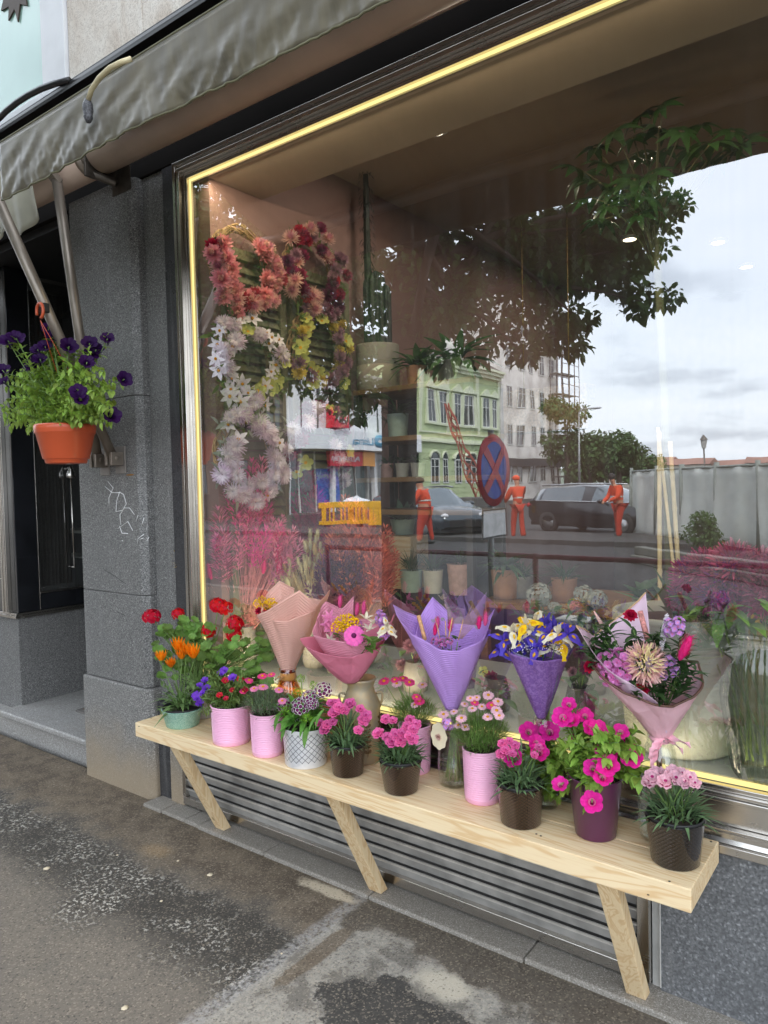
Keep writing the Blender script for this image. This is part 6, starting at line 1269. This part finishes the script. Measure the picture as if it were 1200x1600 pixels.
# grey building behind scaffolding
sbld = thing('scaffolded_building','tall grey unrendered building with a scaffolded corner beyond the green house','building',(BX-6,GY-63,0))
V2,V3 = 57.2,69.5
part('wall',[fb(V2,V3,-.15,18.5,-12,0)],mat('raw_render',hexc('e6e2dc'),.9,.25,.6),sbld); winm('w_grey',1.2,1.9,mat('raw_trim',hexc('b5afa7'),.9),False,None)
for fl in range(5):
    for v in (58.6,60.8,63.0,65.2,67.4): put('w_grey','window',sbld,T(BX+.015,GY-v-.3,1.4+fl*3.4))
part('shop_band',[fb(V2,V3,2.9,3.6,.001,.4)],mat('band_dark',(.05,.05,.05),.6),sbld)
SCAF = mat('scaffold_tube',hexc('6f6a64'),.5,.2,3,metal=.4); sc = thing('scaffolding','tube scaffolding with timber decks at the corner of the tall grey building','scaffold',(BX+1,GY-63,0))
st = []
for v in np.arange(V3-2.6,V3+1.7,1.4):
    for o_ in (.35,1.45): st.append(tube([(BX+o_,GY-v,-.15),(BX+o_,GY-v,19)],.05,6))
part('upright',st,SCAF,sc); part('ledger',[tube([(BX+o_,GY-V3+2.7,z),(BX+o_,GY-V3-1.5,z)],.045,6) for z in np.arange(1.9,19,2.0) for o_ in (.35,1.45)]+[tube([(BX+1.47,GY-V3+2.7,z+1.0),(BX+1.47,GY-V3-1.5,z+1.0)],.035,5) for z in np.arange(1.9,18,2.0)],SCAF,sc)
part('deck',[box((BX+.42,GY-V3-1.5,z+.05),(BX+1.0,GY-V3+2.7,z+.11)) for z in np.arange(1.9,18,2.0)],mat('deck_timber',hexc('9a948a'),.85,.2,1),sc)
# white pavilion of shops
WPAV = mat('white_cladding',(.72,.73,.74),.45,.05,1)
pv = thing('shop_pavilion','low white row of shops with a long white sign band and coloured boards','building',(BX-5,GY-37,0))
P0,P1 = 31.0,44.0
part('wall',[fb(P0,P1,5.05,8.6,-9,-.25),fb(P0,P1,-.15,5.05,-9,-1.2)],WPAV,pv); part('cladding_joint',[fb(v,v+.09,5.06,8.6,-.249,-.23) for v in np.arange(P0+1,P1,1.55)],mat('joint_dark',(.06,.06,.06),.6),pv)
part('sign_band',[fb(P0,P1,3.75,5.0,-.3,.45)],mat('sign_white',(.80,.82,.84),.35,.03,1),pv,bevel=.02)
part('pillar',[fb(v,v+.3,-.15,3.74,-.8,-.4) for v in (P0,35,39.5,P1-.3)],WPAV,pv)
part('shopfront',[fb(P0+.3,P1-.35,-.1,3.7,-1.19,-1.1)],mat('shopfront_glazing',hexc('5f6a6a'),.15,.4,.5,coat=.5),pv)
part('mullion',[fb(v,v+.1,-.1,3.7,-1.099,-1.0) for v in np.arange(P0+.5,P1-.5,1.3)],SASH,pv)
part('red_board',[fb(34.2,37.6,2.75,3.70,-.35,-.05)],mat('board_red',hexc('c92a35'),.4,.04,1),pv); part('orange_board',[fb(37.65,39.2,2.75,3.70,-.35,-.06)],mat('board_orange',hexc('e9a24a'),.4,.04,1),pv)
part('poster',[fb(34.2,36.1,.4,2.6,-.99,-.9)],mat('poster_blue',hexc('3f6ec4'),.4,.25,.7),pv); part('red_flag_sign',[fb(34.1,35.5,5.1,6.6,-.2,.7)],mat('board_red',(0,0,0)),pv)
part('flag_swirl',[tube([(BX+.72,GY-34.8+.42*math.cos(a),5.85+.42*math.sin(a)) for a in np.linspace(math.pi,2*math.pi,12)],.07,6),tube([(BX+.72,GY-34.85,5.9),(BX+.72,GY-34.65,6.25)],.06,6)],WHITE,pv)
def letters(name, txt, v_start, z, size, m, parent, off):
    cu = bpy.data.curves.new(name,'FONT'); cu.body = txt; cu.size = size; cu.extrude = .015; o = bpy.data.objects.new(name,cu); link(o); o.parent = parent; cu.materials.append(m)
    p = np.array([BX+off,GY-v_start,z])-WL[parent]
    bpy.context.view_layer.update(); me = bpy.data.meshes.new_from_object(o.evaluated_get(bpy.context.evaluated_depsgraph_get())); bpy.data.objects.remove(o)
    o = bpy.data.objects.new(name,me); link(o); o.parent = parent
    o.matrix_local = Matrix([[0,0,1,p[0]],[1,0,0,p[1]],[0,1,0,p[2]],[0,0,0,1]]); return o
TEAL = mat('letter_blue',hexc('4a97b8'),.5)
letters('lettering','Lékárna',38.45,4.12,.72,TEAL,pv,.47); part('logo',[xf(lathe([(.12,0),(.42,0),(.42,.03),(.12,.03)],24),T(BX+.452,GY-38.95,4.40) @ RY(math.pi/2))],TEAL,pv); letters('lettering','ALEXANDRIA',37.2,3.05,.47,WHITE,pv,-.03)
part('roof',fb(P0,P1,8.61,8.8,-9,.1),mat('flat_roof',(.3,.3,.3),.8),pv)
dh = thing('apartment_house','added dark brown apartment house left of the white pavilion','building',(BX-5,GY-24,0))  # house added so the pane reflects something dark here
part('wall',[fb(12,30.8,-.15,15,-9,0)],mat('brown_render',hexc('4a3d35'),.8,.15,1),dh); SASH_ = SASH; SASH = mat('brown_sash',hexc('5a4a3e'),.6); winm('w_brown',1.2,1.9,mat('brown_trim',hexc('5d4f45'),.8),False,None); SASH = SASH_
for fl in range(4):
    for v in np.arange(13.5,30,2.6): put('w_brown','window',dh,T(BX+.015,GY-v-.3,1.2+fl*3.5))
part('roof',fb(12,30.8,15.01,15.3,-9,.4),mat('slate_roof',(0,0,0)),dh)
# red lattice boom
CR = mat('crane_red',hexc('9c4a38'),.5); a = street(752,735,36); b_ = street(697,630,36); a[2] = -.1; cr = thing('lattice_boom','slender red lattice boom of a small building crane leaning over the street','crane',a); g = []
side = np.array([.0,.3,0]); cs = [a+side,a-side,a+np.array([.6,0,0])]; ce = [b_+side*.3,b_-side*.3,b_+np.array([.2,0,0])]
for p,q in zip(cs,ce): g.append(tube([p,q],.04,6))
for k in range(12):
    t = k/12
    for i in range(3): g.append(tube([cs[i]+(ce[i]-cs[i])*t,cs[(i+1)%3]+(ce[(i+1)%3]-cs[(i+1)%3])*(t+.083)],.022,5))
part('boom',g,CR,cr); part('base',[box(a+(-1,-1,0),a+(1,1,.9))],mat('crane_base',(.12,.11,.1),.7),cr,bevel=.05)
# yellow pedestrian barriers
YB = mat('barrier_yellow',hexc('e6ae16'),.45,.06,2)
def barrier(P, ang, label):
    o = thing('pedestrian_barrier',label,'barrier',P,'yellow plastic barriers round the roadworks'); m = T(P) @ RZ(ang); W_ = 1.9
    part('panel',[xf(box((-W_/2,-.03,.78),(W_/2,.03,1.0)),m),xf(box((-W_/2,-.03,.14),(W_/2,.03,.28)),m)]+[xf(box((-W_/2+k*W_/9-.045+.05,-.025,.281),(-W_/2+k*W_/9+.045+.05,.025,.779)),m) for k in range(9)],YB,o,bevel=.008)
    for s_ in (-1,1): part('foot',xf(box((s_*W_*.36-.05,-.28,0),(s_*W_*.36+.05,.28,.13)),m),mat('rubber',(.03,.03,.03),.8),o,bevel=.01)
for k,(px,d,ang,lab) in enumerate(((536,28,.6,'leftmost yellow plastic barrier panel below the blue poster'),(583,28,.6,'middle one of the three yellow plastic barrier panels'),(612,27,.55,'yellow plastic barrier panel next to the tree trunk'))): P = street_ground(px,d); P[2] = -.12; barrier(P,ang+2.2-.6,lab)
wc = street_ground(556,31); wc[2] = -.12; o = thing('canopy_tent','small white pitched work tent behind the yellow barriers','tent',wc)
part('cover',G([wc+np.array(q) for q in ((-.42,-.42,.95),(.42,-.42,.95),(.42,.42,.95),(-.42,.42,.95),(0,0,1.2))],[(0,1,4),(1,2,4),(2,3,4),(3,0,4)],0,smooth=False),WHITE,o,solid=.02); part('leg',[tube([wc+np.array((x,y,0)),wc+np.array((x,y,.97))],.02,6) for x in (-.38,.38) for y in (-.38,.38)],SCAF,o)
# ---- cars
def car(label, P, ang, col, L=4.4, W_=1.78, Hh=1.5, estate=False, name='parked_car'):
    o = thing(name,label,'car',P); m = T(P) @ RZ(ang); paint = mat('paint_'+col,hexc(col),.25,.04,2,metal=.4,coat=.8)
    # stations: x, half width, sill z, belt z, roof z, roof half width ; front is +x
    B = .92; rf = Hh
    stn = [(-L/2,.70,.42,.86,.87,.60),(-L/2+.12,.82,.30,.98,1.0,.66),(-L/2+.35,.87,.27,1.0,(rf*.93 if estate else 1.06),.60),(-L/2+.75,.89,.25,1.0,(rf-.03 if estate else 1.22),.60),(-L/2+1.25,.89,.24,.99,rf-.02,.60),(-.1,.89,.24,.97,rf,.61),(.35,.89,.24,.96,rf-.04,.60),(.70,.89,.24,.95,rf-.22,.58),(1.10,.88,.24,.94,.97,.60),(1.6,.86,.25,.86,.90,.62),(L/2-.2,.80,.28,.74,.79,.60),(L/2,.66,.36,.62,.66,.50)]
    V = []; k_ = W_/1.78
    for x,hw,zs,zb,zr,rw in stn:
        h = [(hw*.93,zs),(hw,zs+.16),(hw*1.0,(zs+zb)/2+.05),(hw*.97,zb),(rw+(.0),zr-.05),(rw*.7,zr),(0,zr+.015)]
        V += [(x,a*k_,z) for a,z in h]+[(x,-a*k_,z) for a,z in h[-2::-1]]
    nn = 13; Fs = []; M = []
    for i in range(len(stn)-1):
        for j in range(nn-1):
            Fs.append((i*nn+j,(i+1)*nn+j,(i+1)*nn+j+1,i*nn+j+1)); side = j in (3,8); tall_ = min(stn[i][4]-stn[i][3],stn[i+1][4]-stn[i+1][3]) ; mx = max(stn[i][4]-stn[i][3],stn[i+1][4]-stn[i+1][3])
            top_ = j in (4,5,6,7); slope = abs(stn[i][4]-stn[i+1][4]) > .12
            M.append(1 if (side and mx > .2 and tall_ > .02 and i not in (5,)) or (top_ and slope and i in (1,2,3,6,7)) else 0)
    Fs.append(tuple(range(nn))); M.append(0); Fs.append(tuple(range((len(stn)-1)*nn,len(stn)*nn))[::-1]); M.append(0)
    M = np.array(M); gb_ = [f for f,q in zip(Fs,M) if q == 0]; gg = [f for f,q in zip(Fs,M) if q == 1]
    part('body',xf(G(V,gb_),m),paint,o); part('windows',xf(G(V,gg),m),CARGLASS,o); part('underside',xf(box((-L/2+.1,-.78,.2),(L/2-.1,.78,.3)),m),BLACK,o)
    for x in (-L/2+.85,L/2-.85):
        for s_ in (-1,1):
            w = thing('wheel',None,None,P); w.parent = o; w.location = (0,0,0); w_m = m @ T(x,s_*(.80*k_),.32) @ RX(math.pi/2)
            part('tyre',xf(lathe([(.20,-.1),(.31,-.1),(.33,-.06),(.33,.06),(.31,.1),(.20,.1)],28),w_m),mat('rubber',(0,0,0)),w); part('rim',[xf(lathe([(1e-4,-.06),(.2,-.085),(.2,.085),(1e-4,.06)],20),w_m)],mat('alloy',(.5,.5,.5),.3,metal=.8),w)
    for s_ in (-1,1):
        part('headlight',xf(ball(1,10,6),m @ T(L/2-.12,s_*.6*k_,.68) @ SC(.10,.16,.07)),mat('lamp_clear',(.6,.62,.65),.1),o); part('tail_light',xf(ball(1,10,6),m @ T(-L/2+.1,s_*.70*k_,.84) @ SC(.08,.14,.10)),mat('lamp_red',hexc('b01018'),.2),o)
        part('mirror',xf(ball(1,10,6),m @ T(.75,s_*.97*k_,1.0) @ SC(.07,.11,.07)),paint,o)
    if estate: part('roof_rail',[tube([(m @ np.array([x,s_*.56*k_,Hh+.03-.06*(abs(x+.4)/1.6)**2,1]))[:3] for x in np.linspace(-1.9,.5,8)],.025,6) for s_ in (-1,1)],mat('alloy',(.5,.5,.5),.3,metal=.8),o); part('belt_trim',[tube([(m @ np.array([x,s_*.885*k_,.985,1]))[:3] for x in np.linspace(-1.9,.9,8)],.022,6) for s_ in (-1,1)],mat('alloy',(0,0,0)),o)
    part('bumper',xf(box((L/2-.04,-.5,.34),(L/2+.02,.5,.56)),m),BLACK,o,bevel=.02); return o
def gp(px,d): P = street_ground(px,d); P[2] = -.12; return P
car('dark blue grey hatchback car with its nose towards the no stopping sign',gp(672,23),math.radians(30),'3a444c',4.3,1.78,1.5,True)
car('dark grey estate car with silver roof rails, tail lights towards the workers',gp(940,22.5),math.radians(18),'2c2e31',4.6,1.82,1.48,True)
car('silver car far behind the yellow barriers',gp(640,36),math.radians(20),'9fb0ba',4.3,1.78,1.5,False)
# ---- people
SKIN = mat('skin',hexc('b98468'),.6); ORJ = mat('orange_workwear',hexc('d9481c'),.7,.1,20); ORT = mat('red_orange_trousers',hexc('b5331a'),.75,.1,20)
def skinned(name, pts, edges, rad, m, parent, lv=2):
    base = WL[parent]; me = bpy.data.meshes.new(name); me.from_pydata([tuple(np.asarray(p)-base) for p in pts],edges,[]); me.materials.append(m); o = bpy.data.objects.new(name,me); link(o); o.parent = parent; WL[o] = base
    o.modifiers.new('skin','SKIN').use_smooth_shade = True
    if not me.skin_vertices: pass
    for i,r_ in enumerate(rad): me.skin_vertices[0].data[i].radius = (r_,r_)
    me.skin_vertices[0].data[0].use_root = True
    sd_ = o.modifiers.new('sub','SUBSURF'); sd_.levels = lv; sd_.render_levels = lv; return o
def person(label, P, face, lean=.0, arms='down', cap=None, hair='2a211b', jacket=ORJ, trousers=ORT):
    o = thing('person',label,'person',P); m = T(P) @ RZ(face)
    def W_(x,y,z): zz = z; yy = y+lean*max(0,z-.95); return (m @ np.array([x,yy,zz,1]))[:3]
    if arms == 'down': el = [(.27,.06,1.12),(-.27,.04,1.12)]; ha = [(.27,.22,.90),(-.25,.18,.88)]
    else: el = [(.26,.16,1.15),(-.26,.16,1.15)]; ha = [(.16,.42,1.08),(-.14,.42,1.04)]
    J = [W_(0,0,.95),W_(0,-.01,1.15),W_(0,-.01,1.38),W_(0,.0,1.50),W_(0,.02,1.60),W_(0,.03,1.70)]
    arm_ = []; 
    for s_,e,h in zip((1,-1),el,ha): arm_ += [W_(s_*.19,-.01,1.42),W_(*e),W_(*h),W_(h[0]*.96,h[1]+.05,h[2]-.06)]
    leg_ = []
    for s_,fy in ((1,.10),(-1,-.12)): leg_ += [W_(s_*.10,0,.90),W_(s_*.11,fy*.6+.03,.50),W_(s_*.12,fy,.09),W_(s_*.12,fy+.13,.04)]
    pts = J+arm_+leg_; ed = [(0,1),(1,2),(2,3),(3,4),(4,5),(2,6),(6,7),(7,8),(8,9),(2,10),(10,11),(11,12),(12,13),(0,14),(14,15),(15,16),(16,17),(0,18),(18,19),(19,20),(20,21)]
    rad = [.13,.125,.14,.055,.095,.085]+[.065,.045,.032,.030]*2+[.085,.06,.042,.035]*2
    skinned('body',pts,ed,rad,SKIN,o)
    skinned('jacket',[J[0],J[1],J[2],W_(0,0,1.44)]+arm_[:3]+arm_[4:7],[(0,1),(1,2),(2,3),(2,4),(4,5),(5,6),(2,7),(7,8),(8,9)],[.155,.15,.165,.10,.088,.07,.052,.088,.07,.052],jacket,o)
    skinned('trousers',[W_(0,0,.98)]+leg_[:3]+leg_[4:7],[(0,1),(1,2),(2,3),(0,4),(4,5),(5,6)],[.15,.108,.085,.07,.108,.085,.07],trousers,o)
    for k in (2,6): q = leg_[k]; part('boot',xf(ball(1,10,6),m @ T((np.linalg.inv(m) @ np.array([*q,1]))[:3]+np.array([0,.06,-.03])) @ SC(.06,.15,.06)),mat('boot_black',(.03,.03,.03),.6),o)
    if cap: part('cap',[xf(ball(1,14,8),T(W_(0,.03,1.72)) @ RZ(face) @ SC(.115,.125,.085)),xf(box((-.08,.08,-.012),(.08,.2,.0)),T(W_(0,.03,1.73)) @ RZ(face))],cap,o)
    else: part('hair',xf(ball(1,14,8),T(W_(0,.015,1.71)) @ RZ(face) @ SC(.112,.118,.10)),mat('hair_'+hair,hexc(hair),.7),o)
    part('nose',xf(ball(1,8,5),T(W_(0,.128,1.63)) @ SC(.014,.02,.018)),SKIN,o)
    part('stripe',[xf(lathe([(.158,-.02),(.160,0),(.158,.02)],20),T(W_(0,-.01,1.18)))],mat('reflective',(.6,.6,.55),.4),o)
person('worker in orange overalls and orange cap standing by the grey estate car',gp(812,20),2.2,.10,'front',mat('cap_orange',hexc('f0541e'),.6))
person('worker in an orange vest with dark hair behind the tree trunk side',gp(664,19.5),1.2,.18,'front')
person('worker in orange bending beside the grey hoarding',gp(968,19.5),.6,.25,'front')
# ---- hoarding, shrub, lamps, far things
a = gp(985,20.8); b_ = gp(1260,13.4); d = b_-a; Ln = np.linalg.norm(d); dn = d/Ln
hd_ = thing('mesh_hoarding','grey green netting site hoarding on posts across the road','fence',(a+b_)/2); netn = np.cross(dn,UP)
NET = mat('grey_netting',hexc('e6e8e3'),.85,.06,2,bump=.3,bscale=90,trans=.4)
part('netting',grid(lambda u,v: a+d*u+UP*(.10+1.72*v-.05*math.sin(u*9)*(1-v)*(1-v))+netn*(.05*math.sin(u*26+v*3)*(1-v)+.03*math.sin(u*61)),140,10),NET,hd_,solid=.01)
for k in range(6): q = a+dn*Ln*k/5; part('post',tube([q-UP*.05,q+UP*1.95],.055,10),mat('post_green',hexc('8c938c'),.6),hd_)
part('top_rail',tube([a+UP*1.84,b_+UP*1.84],.03,8),mat('post_green',(0,0,0)),hd_)
kb = gp(1000,14.0); kb2 = gp(1290,9.8); single('concrete_barrier',[beam(kb+UP*.08,kb2+UP*.08,.40,.16),beam(kb+UP*.24,kb2+UP*.24,.2,.155)],mat('barrier_dark',hexc('6a6a62'),.8,.2,2),'long low grey concrete barrier in front of the hoarding','barrier',kb,bevel=.02)
sh_ = gp(1096,15.6); o = thing('shrub','small round dark green shrub at the foot of the hoarding','shrub',sh_); part('stem',tube([sh_,sh_+UP*.4],.02,6),BARK,o); part('foliage',card_leaves([(*(sh_+UP*.45),.40),(*(sh_+UP*.7+RIGHT*.05),.28),(*(sh_+UP*.35+RIGHT*.25),.28)],1100,.09,9),TREEL,o)
lp = gp(905,42); lm = thing('street_lamp','tall slim grey street lamp with a single arm by the far trees','street lamp',lp); zt_ = street(907,641,42)[2]
part('pole',tube([lp,lp+UP*zt_],[.10,.06],10),mat('galvanised',(0,0,0)),lm); part('arm',tube(bez(lp+UP*zt_,lp+UP*(zt_+.15)+RIGHT*.3,lp+UP*(zt_+.15)+np.array([.9,0,0]),6),.04,8),mat('galvanised',(0,0,0)),lm); part('lamp_head',xf(ball(1,10,6),T(lp+UP*(zt_+.13)+np.array([1.1,0,0])) @ SC(.35,.14,.07)),mat('lamp_clear',(0,0,0)),lm)
lp = gp(1101,26); zt_ = street(1101,692,26)[2]; ln = thing('lantern_post','old fashioned lantern on a post rising behind the hoarding','street lamp',lp)
part('pole',tube([lp,lp+UP*(zt_-.1)],.032,8),SCAF,ln); part('lantern',[xf(lathe([(.08,0),(.13,.30)],6),T(lp+UP*(zt_-.1)))],mat('lantern_glass',(.5,.5,.48),.2),ln); part('lantern_cap',[xf(lathe([(.16,.30),(.08,.42),(.02,.48),(1e-4,.5)],6),T(lp+UP*(zt_-.1)))],SCAF,ln)
def ftree(label, px, d, h, w, seed, n=2600, group='trees along the far end of the street'):
    P = gp(px,d); r_ = random.Random(seed); bb = [(P[0]+r_.uniform(-w,w)*.6,P[1]+r_.uniform(-w,w)*.6,h*r_.uniform(.38,.86),w*r_.uniform(.3,.5)) for _ in range(12)]
    o = thing('tree',label,'tree',P,group); part('trunk',tube([P,P+UP*h*.3,P+UP*h*.7],[.25,.2,.06],8),BARK,o); part('crown',card_leaves(bb,n,.34,seed),FARL,o)
for k,(px,d,h,w) in enumerate(((884,62,9.5,2.6),(925,62,5.4,2.6),(948,66,6.0,2.9),(970,60,5.2,2.2),(1003,90,4.6,3),(905,75,5.0,2.8))): ftree(('tall tree against the scaffolded building edge','round tree beside the slim street lamp','broad tree right of the slim street lamp','smaller tree at the right end of the far row','low distant tree above the hoarding end','pale tree behind the street lamp')[k],px,d,h,w,20+k)
# far town over the river
RFT = mat('far_roof',hexc('a0786a'),.8,.2,.1); FW = mat('far_wall',hexc('a9a49a'),.8,.15,.1)  # tones paled, distance haze is put into the colours
for k in range(16):
    px = 985+k*17; d = 170+ (k*37)%60; P = gp(px,d); w = 9+(k*5)%7; h = (3.0+((k*3)%4)*.5)+(1.2 if k < 5 else 0); o = thing('far_house','small distant house with a red roof on the skyline above the hoarding','building',P,'distant houses on the skyline')
    part('wall',box(P+(-w/2,-5,-.1),P+(w/2,5,h)),FW,o); part('roof',prism([(P[1]-5.4,h+.01),(P[1]+5.4,h+.01),(P[1],h+1.5)],0,P[0]-w/2-.3,P[0]+w/2+.3),RFT,o)
n = NT('hill_green'); n.bsdf(n.mix(n.noise(n.coord(),.02,4),hexc('6d7a66'),hexc('8a9484')),.95)
hc = gp(1080,420); struct('far_hill',grid(lambda u,v: (hc[0]-420+760*u, hc[1]-120+240*v, -1+7.5*math.sin(math.pi*v)*math.sin(math.pi*u)**.5*(1+.3*math.sin(u*17))),60,10),n.m)
# low maroon pedestrian railing at the kerb
rl = thing('pedestrian_railing','low dark red tubular railing along the kerb','railing',(-3,KERBY+.35,0)); RR_ = mat('railing_maroon',hexc('5e2129'),.45)
part('rail',[tube([(-6.2,KERBY+.35,z),(-.4,KERBY+.35,z)],.028,8) for z in (.72,)],RR_,rl); 
for x in np.arange(-6.2,-.3,2.9): part('post',tube([(x,KERBY+.35,-.03),(x,KERBY+.35,.75)],.03,8),RR_,rl)
